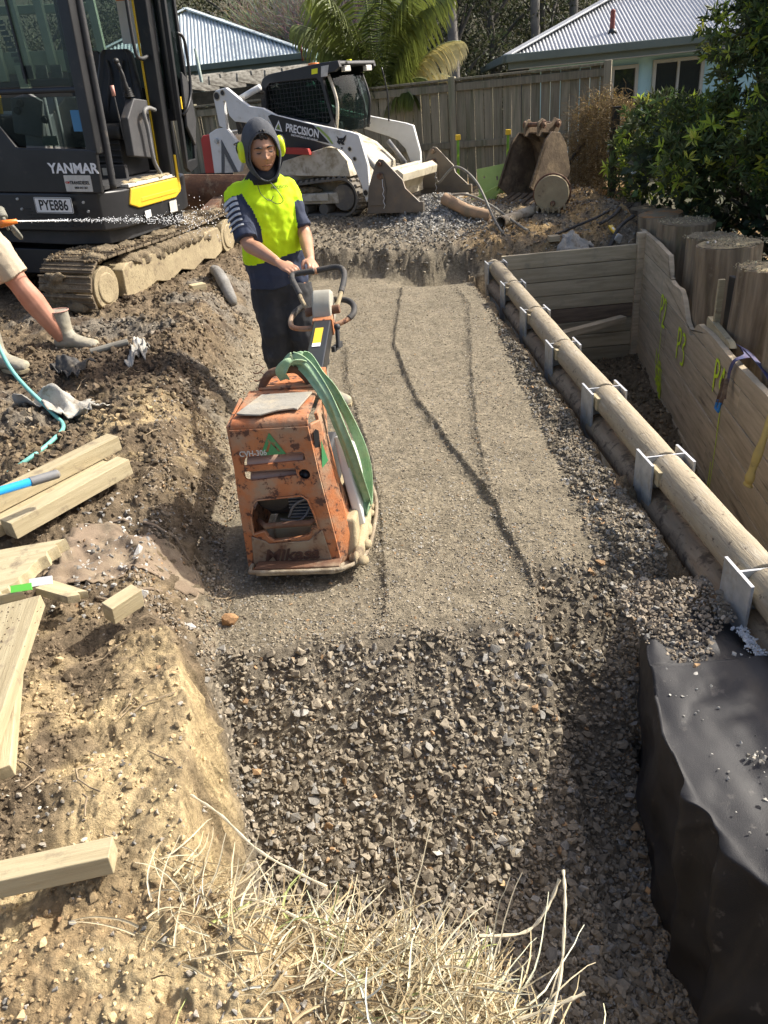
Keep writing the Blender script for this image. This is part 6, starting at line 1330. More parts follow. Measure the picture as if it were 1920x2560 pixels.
# deck with balustrade, seen through the cab
t=thing('raised_deck',(0,0,0),'grey green raised timber deck with posts seen through the digger cab','deck')
gm=mat('sage_paint',(.26,.31,.22),(.21,.25,.17),3,.8,dirt=(.40,.42,.28),ds=6,dl=.6,dh=.7)
m=MB();m.bar((-8.2,13.4,2.93),(-3.75,14.4,2.80),.10,.30);m.build('deck_fascia',gm,t,.01)
m=MB();m.bar((-8.2,13.38,2.60),(-3.85,14.36,2.52),.10,.10);m.build('deck_bearer',M_['black'],t,.01)
m=MB();m.bar((-8.2,13.5,3.62),(-3.8,14.5,3.52),.10,.12);m.build('handrail',gm,t,.01)
for i in range(12):
    u=i/11;x=-8.0+4.2*u;y=13.33+.98*u;o=MB().box((0,0,0),(.12,.12,2.3)).build('baluster',gm,t,.005);o.location=(x,y,3.75)
for x,y in((-5.05,14.0),(-7.3,13.6)): o=MB().box((0,0,0),(.14,.14,3)).build('deck_post',gm,t,.006);o.location=(x,y,1.3)
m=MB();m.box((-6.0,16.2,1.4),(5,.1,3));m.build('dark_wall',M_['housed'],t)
# ---------------- foliage helpers ----------------
def leaves(name,P,N,size,cols,par=None,asp=.35,bend=.2,droop=None):
    "P centres, N leaf directions, one folded blade of four triangles each"
    n=len(P);N=N/np.linalg.norm(N,axis=1,keepdims=True);r=rng.normal(0,1,(n,3));S=np.cross(N,r);S/=np.linalg.norm(S,axis=1,keepdims=True);U=np.cross(S,N)
    s=size[:,None];a=P;b=P+N*s*.45+S*s*asp*.5+U*s*bend*.3;c=P+N*s;d=P+N*s*.45-S*s*asp*.5+U*s*bend*.3;c=c-U*s*bend*.3
    v=np.stack([a,b,c,d],1).reshape(-1,3);i=np.arange(n)[:,None]*4;f=np.concatenate([i+np.array([[0,1,2]]),i+np.array([[0,2,3]])],0)
    return npmesh(name,v,f,M_['leaf'],np.repeat(cols,4,0),par)
def green(n,base,v=.35,alt=None,pa=.15):
    c=np.array(base)[None]*np.exp(rng.normal(0,v,(n,1)))*np.exp(rng.normal(0,.08,(n,3)))
    if alt is not None: k=rng.uniform(0,1,n)<pa;c[k]=np.array(alt)*np.exp(rng.normal(0,.25,(k.sum(),1)))
    return np.clip(c,.004,.6)
def blobs(C,Rr,n,shell=.55):
    C=np.array(C,float);Rr=np.array(Rr,float);w=Rr.prod(1)**(2/3) if Rr.ndim==2 else Rr**2;k=rng.choice(len(C),n,p=w/w.sum());u=rng.normal(0,1,(n,3));u/=np.linalg.norm(u,axis=1,keepdims=True)
    rr=(shell+(1-shell)*rng.uniform(0,1,(n,1)));return C[k]+u*rr*(Rr[k] if Rr.ndim==2 else Rr[k][:,None]),u
def tree(name,x,y,z0,h,w_,n,ls,col,label,grp=None,trunk=.16,tc='bark',low=.15,alt=None,nb=16,asp=.4):
    t=thing(name,(x,y,z0),label,'tree',group=grp)
    m=MB();r=random.Random(int(x*100+y*7));pts=spline([(0,0,-.3),(r.uniform(-.2,.2),0,h*.3),(r.uniform(-.3,.3),r.uniform(-.2,.2),h*.6),(0,0,h*.92)],5);m.tube(pts,[float(q) for q in np.linspace(trunk,trunk*.2,len(pts))],8);m.build('trunk',M_[tc],t,sm=True)
    m=MB();C=[];Rr=[]
    for i in range(nb):
        a=r.uniform(0,6.28);zz=h*(low+(1-low)*((i+.5)/nb));k=math.sin(math.pi*min(1,.15+.85*(zz/h)))**.6;d=w_*k*r.uniform(.25,.8);c=(d*math.cos(a),d*math.sin(a),zz);C.append(c);Rr.append((w_*r.uniform(.3,.5),w_*r.uniform(.3,.5),w_*r.uniform(.22,.4)))
        m.tube(spline([(0,0,zz*.7),(c[0]*.5,c[1]*.5,zz*.88),c],3),[trunk*.35]*4+[trunk*.2]*2+[trunk*.1],5)
    m.build('limbs',M_[tc],t,sm=True)['kind']='stuff'
    P,u=blobs(C,Rr,n,.5);N=u+rng.normal(0,.8,(n,3));o=leaves('crown',P,N,rng.uniform(.6,1.3,n)*ls,green(n,col,.35,alt),t,asp);o['kind']='stuff'
    return t
# wooded slope behind
def hz(x,y): return -.1+max(0,(y-27)/14)*5.2 if y<60 else 13
LB=['round dark evergreen tree on the slope above the left roof','tall dark tree at the far left beyond the cab','dark evergreen right of the palm','broad dark tree behind the fence middle','dark tree left of the blue house','tall dark tree above the blue house roof','dark tree hidden behind the blue house','olive tree beside the grey roof peak','deep green tree behind the palm','dark tree filling the gap between palm and blue house','bushy tree above the fence right of the palm','dark tree behind the big bush','dark tree high on the slope at right','dark tree high on the slope in the middle']
tp=[(-3.2,31,7,2.6),(-9.5,30,9,3.2),(2.4,27,8.5,3.0),(4.6,26,8.5,2.8),(6.6,27,9,3.0),(9.5,29,9,3.2),(13,27,9,3.3),(-6.8,33,6.2,2.6),(.8,31,7.5,2.8),(5.6,31,9,3.2),(3.2,23.5,6,1.9),(11,22,8,3.0),(8.5,34,9,3.4),(2.2,35,9,3.2)]
for i,(x,y,h,w_) in enumerate(tp):
    tree('evergreen_tree',x,y,hz(x,y)-.3 if y>27 else -.1,h,w_,5200,.15,(.042,.050,.020) if i!=7 else (.10,.10,.04),LB[i],'evergreen trees on the slope',.14,low=.02,alt=(.09,.09,.045))
# pale trunks
for x,y,lb in ((5.55,24.5,'slim pale trunk left of the blue house roof ridge'),(6.9,25.5,'second slim pale trunk above the blue house roof'),(2.95,22.5,'dark slim trunk rising behind the fence right of the palm')):
    t=thing('slim_tree',(x,y,0),lb,'tree');m=MB();m.tube(spline([(0,0,-.3),(.05,0,2),(.0,0,4.5),(.2,0,7)],5),.13,8);m.build('trunk',mat('pale_bark',(.22,.20,.17),(.12,.11,.10),5,.9,bump=.4),t,sm=True)
    P,u=blobs([(0,0,6.5),(.6,0,6)],[(1.2,1.2,.9),(1,1,.7)],900);leaves('crown',P,u+rng.normal(0,.6,(900,3)),rng.uniform(.1,.2,900),green(900,(.03,.04,.015)),t)['kind']='stuff'
# undergrowth on the slope: nobody could count it
n=42000;y=rng.uniform(25,42,n);x=rng.uniform(-14,17,n);zz=np.array([hz(a,b) for a,b in zip(x,y)])+rng.uniform(0,1.3,n)+.9*fbm(x,y,.5,3,4)+.5
leaves_o=leaves('undergrowth',np.stack([x,y,zz],1),rng.normal(0,1,(n,3))+np.array([0,-.3,.5]),rng.uniform(.12,.26,n),green(n,(.045,.05,.022),.4,(.12,.12,.06),.12));tag(leaves_o,'dense dark undergrowth covering the slope behind the houses','undergrowth',kind='stuff')
# spiky cabbage tree and bare grey scrub above the left roof
t=thing('cabbage_tree',(-2.3,29.5,1.6),'spiky leaved cabbage tree above the right side of the grey roof','tree');m=MB();m.tube([(0,0,-1),(0,0,2.4)],.12,8);m.build('trunk',M_['bark'],t,sm=True)
n=700;k=rng.integers(0,3,n);c=np.array([[0,0,2.6],[.7,.2,2.2],[-.7,0,2.3]])[k];u=rng.normal(0,1,(n,3));u[:,2]=np.abs(u[:,2])*.7+.1;leaves('crown',c,u,rng.uniform(.6,1.0,n),green(n,(.13,.15,.06),.3),t,.05,.3)['kind']='stuff'
def scrub(x,y,z,w_,h,n,lb,c=(.20,.18,.15)):
    t=thing('bare_shrub',(x,y,z),lb,'shrub',group='bare grey shrubs above the grey roof')
    vs=[];fs=[];cc=[]
    for i in range(n):
        a=random.uniform(0,6.28);b=random.uniform(0,1);p=V(math.cos(a)*w_*.3*b,math.sin(a)*w_*.3*b,random.uniform(0,h*.5));d=V(math.cos(a)*random.uniform(.2,1),math.sin(a)*random.uniform(.2,1),random.uniform(.3,1.4)).normalized();r=.018
        for s in range(5):
            q=p+d*h*.16;sd=d.cross(V(random.gauss(0,1),random.gauss(0,1),random.gauss(0,1))).normalized()*r*(1-.18*s);o=len(vs);vs+=[p-sd,p+sd,q+sd*.8,q-sd*.8];fs.append((o,o+1,o+2,o+3));cc+=[tuple(q_*random.uniform(.7,1.5) for q_ in c)]*4
            p=q;d=(d+V(random.gauss(0,.35),random.gauss(0,.35),random.gauss(0,.3))).normalized()
    o=npmesh('twigs',[tuple(v) for v in vs],fs,M_['straw'],np.array(cc),t);o['kind']='stuff'
scrub(-.6,27.5,2.2,2.6,2.6,1500,'tangled bare grey shrub between the roof and the palm');scrub(-2.0,28.6,2.8,2.4,2.2,1100,'bare brown shrub behind the roof slope',(.22,.20,.14));scrub(.7,27,1.6,2,2.6,900,'bare shrub behind the palm')
# ---------------- palm ----------------
def palm():
    t=thing('palm_tree',(.62,15.0,-.15),'green palm with drooping yellow-tipped fronds behind the loader','palm tree')
    m=MB();m.tube(spline([(0,0,-.2),(.0,0,.6),(.02,0,1.3),(-.02,0,1.75)],4),[.12,.11,.10,.085]+[.08]*9,12);m.build('trunk',mat('palm_trunk',(.22,.21,.13),(.14,.12,.08),6,.8,st=(1,1,6),bump=.5),t,sm=True)
    r=random.Random(11);fr=[(-165,.18,2.5,.42,0),(-140,.30,2.4,.40,0),(-100,.12,2.6,.30,0),(-70,.15,2.5,.42,0),(-40,.22,2.5,.48,0),(-15,.34,2.5,.50,0),(0,.62,2.1,.55,1),(12,.80,1.7,.6,1),(20,.2,2.6,.4,0),(60,.15,2.6,.3,0),(150,.25,2.5,.45,0),(178,.40,2.3,.5,0),(-172,1.15,1.9,.75,2),(-55,.75,1.4,.9,0),(-20,.55,1.5,1.0,0)]
    for az,el,L,dr,ty in fr:
        az=R(az+r.uniform(-8,8));P=[];p=V(0,0,1.45 if ty!=2 else 1.25);a=R(90)-el*.9;rn=16
        for i in range(rn+1):
            P.append(p.copy());d=V(math.cos(az)*math.cos(a),math.sin(az)*math.cos(a),math.sin(a));p=p+d*L/rn;a-=dr*.42*(i/rn)**1.6
        m=MB();m.tube(P,[.018*(1-.8*i/rn)+.003 for i in range(rn+1)],6);f=m.build('frond_stem',mat_palm,t,sm=True)
        side=V(-math.sin(az),math.cos(az),0);vs=[];fs=[];cc=[]
        for i in range(64):
            u=.16+.84*i/63;q=u*rn;k=min(int(q),rn-1);b=P[k].lerp(P[k+1],q-k);tg=(P[k+1]-P[k]).normalized();ll=(.72*math.sin(math.pi*min(1,(u-.05)*1.02))**.6+.12)*L/2.3
            for s in(-1,1):
                d=(tg*.75+side*s*.9+V(0,0,-.10)).normalized();pts=[b]
                for j in range(1,5): d=(d+V(0,0,-.34-.25*r.random())).normalized();pts.append(pts[-1]+d*ll/4)
                w_=[.010,.019,.017,.011,.001];o=len(vs);wv=tg.cross(d).cross(d).normalized() if tg.cross(d).length>.01 else side
                wv=(tg-d*tg.dot(d)).normalized()
                for j,pp in enumerate(pts): vs+=[pp+wv*w_[j],pp-wv*w_[j]]
                fs+=[(o+2*j,o+2*j+1,o+2*j+3,o+2*j+2) for j in range(4)]
                base=(.085,.115,.03) if ty==0 else ((.42,.36,.12) if ty==1 else (.38,.30,.05));tip=(.19,.22,.045) if ty==0 else ((.58,.52,.30) if ty==1 else (.42,.33,.05));g=r.uniform(.7,1.3)
                for j in range(5):
                    c=[(base[k2]*(1-j/4)+tip[k2]*j/4)*g for k2 in range(3)];cc+=[c,c]
        o=npmesh('leaflets',[tuple(v) for v in vs],fs,M_['leaf'],np.array(cc),f);o['kind']='stuff'
mat_palm=mat('palm_stem',(.30,.33,.14),(.24,.26,.10),5,.6)
palm()
# ---------------- big bush on the right and shade tree out of frame ----------------
def stems(t,base,ends,r0,mt='bark'):
    m=MB()
    for e in ends:
        e=Vector(e);b=Vector(base)+V(random.uniform(-.3,.3),random.uniform(-.3,.3),0);mid=b.lerp(e,.5)+V(random.uniform(-.2,.2),random.uniform(-.2,.2),.1);m.tube(spline([b,mid,e],4),[float(q) for q in np.linspace(r0,r0*.25,9)],6)
    return m.build('limbs',M_[mt],t,sm=True)
def rosettes(n,C,Rr,ls,col,alt,pa,per=7):
    P,u=blobs(C,Rr,n,.6);D_=u+np.array([0,0,.5])+rng.normal(0,.35,(n,3));D_/=np.linalg.norm(D_,axis=1,keepdims=True)
    P2=np.repeat(P,per,0);D2=np.repeat(D_,per,0);N=D2*.55+rng.normal(0,.75,(n*per,3));s=np.repeat(rng.uniform(.7,1.25,n),per)*ls*rng.uniform(.75,1.15,n*per);c=np.repeat(green(n,col,.30,alt,pa),per,0)*np.exp(rng.normal(0,.12,(n*per,1)));return P2,N,s,c
t=thing('large_bush',(5.3,9.0,-.3),'large glossy leaved bush with lime green tips on the right beside the piles','bush')
C=[];Rr=[]
for (x,y,z,r_) in ((4.55,9.5,2.15,.58),(4.5,9.0,1.65,.55),(4.95,9.3,2.5,.6),(4.7,8.4,1.5,.55),(4.9,8.7,2.1,.6),(4.45,8.0,1.0,.55),(5.1,8.2,1.9,.6),(5.3,9.6,2.15,.62),(4.95,8.6,1.5,.65),(5.7,9.4,2.7,.85),(4.1,9.6,1.2,.5),(5.3,8.0,2.2,.9),(4.4,8.2,1.05,.55),(5.0,7.3,1.5,.75),(5.9,8.2,3.1,1.0),(5.4,7.0,2.5,.8),(4.1,10.4,1.2,.5),(5.9,6.6,1.7,.9),(5.5,10.4,2.3,.7),(6.5,9.5,3.2,1.1),(6.6,7.3,3.0,1.1),(4.9,6.5,1.0,.55),(5.5,10.6,3.1,.9),(3.9,9.0,.9,.5),(4.3,8.9,1.15,.55),(5.45,9.0,2.5,.7),(5.0,8.3,.9,.7),(5.4,7.3,.9,.7),(4.3,11.2,1.1,.7),(3.95,10.7,.7,.55),(4.9,11.8,.9,.7),(6.6,12.0,2.2,.9),(5.8,9.9,3.1,.6),(6.0,9.0,3.4,.9)):
    C.append((x-5.3,y-9.0,z+.3));Rr.append((r_,r_,r_*.75))
stems(t,(.2,-.2,-.2),[c for c in C]+[(c[0]+.2,c[1]-.2,c[2]-.3) for c in C],.05)
P2,N,s,c=rosettes(10500,C,Rr,.12,(.10,.135,.045),(.42,.52,.07),.16);leaves('foliage',P2,N,s,c,t,.27,.35)['kind']='stuff'
t=thing('ivy_shrub',(4.3,9.2,-.3),'low dark shrub with round heart shaped leaves below the big bush','shrub')
C=[(0,-.3,.9),(.4,-.9,.6),(-.45,.5,1.1),(.7,-1.6,.5),(.2,.4,.8),(-.3,-.1,.4),(1.0,-2.3,.4),(.9,-3,.2)];P,u=blobs(C,[(.5,.5,.45)]*8,2300,.5);leaves('foliage',P,u+rng.normal(0,.5,(2300,3)),rng.uniform(.07,.14,2300),green(2300,(.035,.055,.022),.35,(.10,.14,.07),.1),t,.85,.15)['kind']='stuff';stems(t,(.3,0,-.5),C,.02)
n=5000;x=rng.uniform(3.4,8,n);y=rng.uniform(3.5,11,n);k=x>xwall(y)+.8;x,y=x[k],y[k];n=len(x);tag(leaves('undergrowth',np.stack([x,y,-.6+rng.uniform(0,1.1,n)*np.clip((x-3.6),.2,1)],1),rng.normal(0,1,(n,3)),rng.uniform(.08,.16,n),green(n,(.03,.042,.016),.5,(.09,.13,.03),.06)),'dark leafy undergrowth in the gully behind the piles','undergrowth',kind='stuff')
def shadetree():
    t=thing('shade_tree',(5.6,3.2,-.6),'leafy tree just outside the right edge of the picture shading the near gravel','tree')
    C=[];Rr=[];
    for (lx,ly,r_,z) in ((1.58,1.75,.42,3.2),(1.50,1.15,.44,3.3),(1.55,.5,.5,3.3),(2.2,1.5,.6,3.0),(2.2,.6,.8,3.1),(1.5,-.2,.6,3.4),(2.0,2.2,.30,3.1),(2.0,.9,.6,3.8),(2.8,.8,.8,3.2),(1.28,.1,.4,3.3)):
        C.append((lx+1.075*z-5.6,ly+.35*z-3.2,z+.6));Rr.append((r_,r_,r_*.7))
    m=MB();m.tube(spline([(0,0,-.3),(.05,-.2,1.2),(-.2,-.6,2.6),(-.3,-1,4)],5),[float(q) for q in np.linspace(.16,.06,16)],10);m.build('trunk',M_['bark'],t,sm=True);stems(t,(-.1,-.5,2.0),C,.045)
    P2,N,s,c=rosettes(4200,C,Rr,.15,(.07,.10,.03),(.3,.4,.06),.08);leaves('crown',P2,N,s,c,t,.4,.3)['kind']='stuff'
shadetree()
# brown wiry shrub at the fence end
t=thing('wiry_shrub',(3.75,12.2,.2),'wiry rust coloured shrub tumbling over the end of the fence','shrub')
vs=[];fs=[];cc=[];r=random.Random(5)
for i in range(2600):
    a=r.uniform(0,6.28);b=r.random()**.5;p=V(.50*b*math.cos(a)+.05,.35*b*math.sin(a),r.uniform(.1,1.25)+.25*(1-b));d=V(r.gauss(0,1),r.gauss(0,1),r.gauss(.2,.9)).normalized();g=.8 if p.z<.7 else 1
    for s in range(4):
        q=p+d*.075;sd=d.cross(V(r.gauss(0,1),r.gauss(0,1),r.gauss(0,1))).normalized()*.003;o=len(vs);vs+=[p-sd,p+sd,q+sd,q-sd];fs.append((o,o+1,o+2,o+3));k=r.uniform(.5,1.4)*g;cc+=[(.20*k,.145*k,.075*k)]*4;p=q;d=(d+V(r.gauss(0,.5),r.gauss(0,.5),r.gauss(-.15,.4))).normalized()
npmesh('twigs',[tuple(v) for v in vs],fs,M_['straw'],np.array(cc),t)['kind']='stuff'
P,u=blobs([(.05,0,1.2),(.55,.1,1.15),(.35,0,.9),(.9,.2,1.05)],[(.45,.35,.28),(.35,.3,.16),(.4,.3,.3),(.3,.3,.12)],2600,.4);leaves('leaves',P,u+rng.normal(0,.6,(2600,3)),rng.uniform(.015,.035,2600),green(2600,(.26,.18,.06),.4,(.36,.28,.08),.2),t,.6)['kind']='stuff'
# ---------------- things lying at the back of the yard ----------------
def steel_post2():
    o=MB().box((0,0,0),(.10,.10,1.35)).build('post_shaft',M_['black'],None,.006);return o
t=thing('black_gate_post',(3.88,11.9,.3),'black square steel post standing in front of the wiry shrub','post');MB().box((0,0,.55),(.10,.10,1.15)).build('post_shaft',M_['black'],t,.006);MB().box((0,0,1.14),(.108,.108,.03)).build('post_cap',M_['black'],t,.004)
tag(MB().bar((3.55,12.3,1.0),(2.95,12.1,.35),.05,.05).build('leaning_bar',M_['black'],None,.004),'black steel angle leaning against the fence behind the large bucket','steel bar')
for x,y,lb in((1.60,12.1,'lime sprayed stake with a yellow cap, left one by the fence'),(2.36,12.2,'lime sprayed stake with a yellow cap nearer the large bucket')):
    t=thing('marker_stake',(x,y,.35),lb,'stake',(0,R(1.5),0));MB().box((0,0,.42),(.035,.03,.90)).build('stake_shaft',M_['spray2'] if 'spray2' in M_ else M_.setdefault('spray2',mat('sprayed_stake',(.16,.36,.03),(.10,.20,.03),8,.7,dirt=(.5,.7,.05),ds=9,dl=.5,dh=.62)),t,.003);MB().box((0,0,.90),(.07,.06,.07)).build('yellow_cap',M_['yellow'],t,.006)
# large bucket standing on its teeth
def big_bucket():
    t=thing('digger_bucket',(2.50,11.05,.40),'large rusty digger bucket with teeth standing by the fence','digger bucket',(0,R(10),R(34)));t.scale=(.9,.9,.88)
    pr=[(-.42,.06),(-.12,.98),(.02,1.02),(.18,.96),(.34,.60),(.36,.28),(.22,.05),(.0,.0)]  # shell curve x,z
    outer=[(-.40,.14),(-.20,.90),(-.10,1.0),(.06,1.0),(.22,.86),(.38,.55),(.40,.25),(.26,.06),(.10,.0),(.0,.05),(.24,.20),(.28,.30)]
    side=[(-.46,.20),(-.26,.86),(-.14,.98),(.04,.98),(.20,.84),(.36,.52),(.38,.26),(.26,.05),(.08,-.02),(-.12,.02)]
    for y in(-.33,.33):
        m=MB();m.prism(side,y-.015,y+.015,'Y');m.build('bucket_cheek',M_['bucket'],t,.006)
    m=MB();rings=[];sh=[(-.14,.98),(.04,.98),(.20,.84),(.36,.52),(.38,.26),(.26,.05),(.08,-.02),(-.12,.02)]
    m.loft([[V(x,-.33,z),V(x,.33,z),V(x*.94,.33,z*.96+.02),V(x*.94,-.33,z*.96+.02)] for x,z in sh]);m.build('bucket_shell',M_['bucket'],t,.004)
    m=MB();m.prism([(-.46,.20),(-.26,.86),(-.20,.84),(-.40,.20)],-.345,-.315,'Y');m.prism([(-.46,.20),(-.26,.86),(-.20,.84),(-.40,.20)],.315,.345,'Y');m.build('side_cutter',M_['bucket'],t,.005)
    tooth=None
    for k in range(5):
        if tooth is None: tooth=MB().prism([(-.12,.04),(-.16,.10),(-.40,-.04),(-.42,-.07),(-.16,-.02)],-.045,.045,'Y').build('tooth',M_['bucket'],t,.008);o=tooth
        else:o=tooth.copy();COL.objects.link(o);o.parent=t
        o.location=(0,-.28+.14*k,.03)
    for y in(-.13,.13):
        m=MB();m.prism([(-.22,.92),(-.24,1.10),(-.16,1.16),(-.06,1.10),(.04,1.12),(.10,1.20),(.20,1.18),(.24,1.06),(.18,.86)],y-.015,y+.015,'Y');m.build('ear_plate',M_['bucket'],t,.006)
    for x,z in((-.16,1.08),(.15,1.12)):
        m=MB();m.cyl((x,-.20,z),(x,.20,z),.032,.032,14);[m.tube([V(x+.045*math.cos(q),y,z+.045*math.sin(q)) for q in [2*math.pi*k/14 for k in range(15)]],.014,6,False) for y in(-.185,.185)];m.build('pin',M_['rust'],t,fix=False,sm=True)
big_bucket()
def auger():
    t=thing('rock_auger',(2.50,10.0,.42),'mud caked round auger head lying beside the large bucket','auger',(0,0,R(-20)))
    m=MB();m.cyl((0,-.03,.19),(0,.12,.19),.215,.215,32);m.build('barrel',M_['mudsteel'],t,.01,True)
    m=MB();m.cyl((0,.12,.19),(0,.45,.20),.20,.18,32);m.build('barrel_rear',M_['bucket'],t,.01,True)
    m=MB();m.tube([V(.225*math.cos(q),.06,.19+.225*math.sin(q)) for q in [2*math.pi*k/30 for k in range(31)]],.014,8,False);m.build('rim_ring',M_['rust'],t,sm=True)
    for k in range(6): MB().prism([(-.02,0),(.02,0),(.012,-.06),(-.012,-.06)],-.05,-.02,'Y').build('cutter_tooth',M_['mudsteel'],t,.004).location=(-.17+.068*k,-.01,.03 if abs(k-2.5)<2 else .06)
    m=MB();m.cyl((.02,-.03,.08),(.02,-.10,.08),.035,.02,12);m.build('pilot',M_['rust'],t,.004)
auger()
def yellow_frame():
    t=thing('lime_bracket',(1.98,11.35,.42),'lime green steel mounting bracket lying against the fence','bracket',(0,0,R(-15)))
    M=frameM((.0,.05,.28),(1,0,.12),(-.1,.3,1));plate('mount_plate',rrect(-.20,-.20,.28,.18,.01),[rrect(.06+.0,-.02,.09,.04,.01),rrect(-.12,.04,-.09,.07,.01)],.02,.002,M,M_['lime'],t)
    m=MB();m.prism([(-.45,-.10),(.05,-.02),(.10,.22),(.0,.18),(-.42,-.02)],-.10,.06,'Y');m.build('channel',M_['lime'],t,.008)
    m=MB();m.prism([(0,0),(.14,.16),(.12,.18),(-.04,.05)],-.16,-.12,'Y');m.build('gusset',M_['lime'],t,.004)
    m=MB()
    for x,z in((.22,.42),(.24,.30),(.23,.18)): m.cyl((x,-.06,z),(x,-.02,z),.018,.018,8)
    o=m.build('bolts',M_['lime'],t,fix=False);o['kind']='stuff'
yellow_frame()
def onG(x,y,o=0): return V(x,y,float(H(x,y))+o)
a=[onG(1.78,9.62,.06),onG(1.92,9.82,.06),onG(2.08,9.98,.05),onG(2.28,10.1,.07),onG(2.42,10.3,.07)]
P=spline(a,14);m=MB();m.tube(P,[.062+.008*(i%2) for i in range(len(P))],16,False);m.tube(P,[.052]*len(P),16,False);o=m.build('corrugated_pipe',mat('muddy_pipe',(.34,.28,.19),(.42,.38,.30),9,.8,dirt=(.16,.12,.08),ds=7,dl=.5,dh=.62),None,sm=True,fix=False);tag(o,'muddy corrugated pipe with an open dark end in front of the auger','pipe')
m=MB();m.tube([onG(1.18,10.35,.10),onG(1.45,10.12,.08),onG(1.72,9.98,.05)],.075,14);tag(m.build('clay_pipe',mat('clay_brown',(.42,.27,.16),(.30,.20,.12),7,.8,dirt=(.25,.19,.12),ds=6,dl=.5,dh=.62),None,.004,True),'short brown clay pipe half buried left of the corrugated pipe','pipe')
for pts,lb in(([onG(1.13,10.75,.22),V(1.18,10.8,.80),V(1.38,10.6,.98),V(1.58,10.2,.82),onG(1.70,9.7,.10),onG(1.76,9.35,.02)],'grey cable arching high in a loop over the stone heap'),([onG(1.05,10.5,.10),V(1.16,10.6,.62),V(1.45,10.4,.66),V(1.72,10.1,.55),onG(1.98,9.6,.05),onG(2.05,9.3,.02)],'lower grey cable running over the brown clay pipe')):
    m=MB();m.tube(spline(pts,8),.016,8);tag(m.build('grey_cable',M_['cablegrey'],None,sm=True),lb,'cable')
for pts,r_,lb in(([onG(2.35,9.15,.02),onG(2.6,9.3,.03),onG(2.85,9.35,.06),onG(3.1,9.55,.05)],.016,'black hose lying on the dirt toward the piles'),([onG(2.9,9.25,.05),onG(3.1,9.38,.07),onG(3.25,9.6,.05)],.02,'thick black hose offcut beside the piles'),([onG(2.6,8.95,.03),onG(2.85,8.85,.04),onG(3.05,9.0,.06),onG(3.3,9.25,.06)],.022,'brown muddy hose curling past the yellow level')):
    m=MB();m.tube(spline(pts,6),r_,8);tag(m.build('dirty_hose',M_['rubber'],None,sm=True),lb,'hose')
t=thing('spirit_level',onG(3.0,9.02,.05),'small yellow torpedo level lying on the dirt near the piles','spirit level',(R(20),0,R(8)));MB().box((0,0,0),(.05,.24,.025)).build('level_body',M_['yellow'],t,.003);MB().box((0,.03,.014),(.02,.05,.004)).build('vial',M_['label'],t);MB().box((0,-.09,.014),(.03,.04,.004)).build('end_label',M_['ink'],t)
def rag(name,c,size,lb,mt='rag',h=.04,seed=0,cat='cloth',outline=None,n=26,crumple=1.,sheet=False):
    vs=[];r=random.Random(seed)
    for j in range(n):
        for i in range(n):
            u=i/(n-1)*2-1;v=j/(n-1)*2-1;k=1+.25*math.sin(3*math.atan2(v,u)+seed)
            x=c[0]+(u*size[0]*math.cos(size[2])-v*size[1]*math.sin(size[2]))*k;y=c[1]+(u*size[0]*math.sin(size[2])+v*size[1]*math.cos(size[2]))*k
            z=float(H(x,y))+.008+h*abs(float(fbm(np.array([u*1.7+seed]),np.array([v*.9]),1,3,seed)[0]))*2*crumple+h*.5*(1-max(abs(u),abs(v)))
            vs.append((x,y,z))
    ok=lambda i,j:(outline is None or outline((i+.5)/(n-1)*2-1,(j+.5)/(n-1)*2-1))
    m=MB();m.add(vs,[(j*n+i,j*n+i+1,(j+1)*n+i+1,(j+1)*n+i) for j in range(n-1) for i in range(n-1) if ok(i,j)])
    o=m.build(name,M_[mt],None,sm=True);b=bmesh.new();b.from_mesh(o.data);seen=set();best=[]
    for v0 in b.verts:
        if v0 in seen:continue
        st=[v0];seen.add(v0);isl=[]
        while st:
            q=st.pop();isl.append(q)
            for e in q.link_edges:
                w_=e.other_vert(q)
                if w_ not in seen:seen.add(w_);st.append(w_)
        if len(isl)>len(best):best=isl
    best=set(best);bmesh.ops.delete(b,geom=[v for v in b.verts if v not in best],context='VERTS');b.to_mesh(o.data);b.free();s=o.modifiers.new('s','SOLIDIFY');s.thickness=.005;return tag(o,lb,cat)
rag('dirty_cloth',(2.50,8.90),(.22,.13,.2),'grey cloth lying on the edge above the board wall','rag',.07,3,outline=lambda u,v:abs(u)+abs(v)*.8<1.05)
tag(MB().box(onG(2.28,8.98,.05),(.12,.12,.06)).build('timber_offcut',M_['wood_wall'],None,.003),'brown block offcut beside the grey cloth above the board wall','timber offcut')
o=tag(MB().box((0,0,0),(.11,.07,.08),tap=.6).build('concrete_lump',M_['conc'],None,.012),'pale concrete lump behind the top of the end board wall','concrete lump');o.location=onG(3.02,8.92,.03);o.rotation_euler=(.3,.5,.2)
rag('torn_cloth',(-1.76,4.08),(.27,.13,-.35),'torn grey cloth lying below the hose on the left bank','rag',.08,5,outline=lambda u,v:v<.75-.6*u*u+.2*math.sin(u*9) and v>-.9+.4*abs(u))
rag('torn_cloth',(-1.52,4.92),(.06,.19,.15),'torn white cloth strip hanging on the dark clods','rag',.07,8,outline=lambda u,v:abs(u)<.9-.5*v+.2*math.sin(v*12))
rag('black_plastic',(-1.88,4.62),(.12,.07,-.4),'crumpled dark plastic between the clods left of the white cloth','rubber',.06,11)
m=MB();m.tube([onG(-1.86,4.98,.03),onG(-1.62,5.06,.06)],.024,10);tag(m.build('grey_pipe_stub',M_['cablegrey'],None,.003,True),'short grey pipe stub beside the torn white cloth','pipe')
rag('buried_cloth',(-1.12,2.60),(.26,.20,.25),'round brown cloth half buried beside the timber offcuts','mat',.012,2,n=34,outline=lambda u,v:u*u+v*v<1.0)
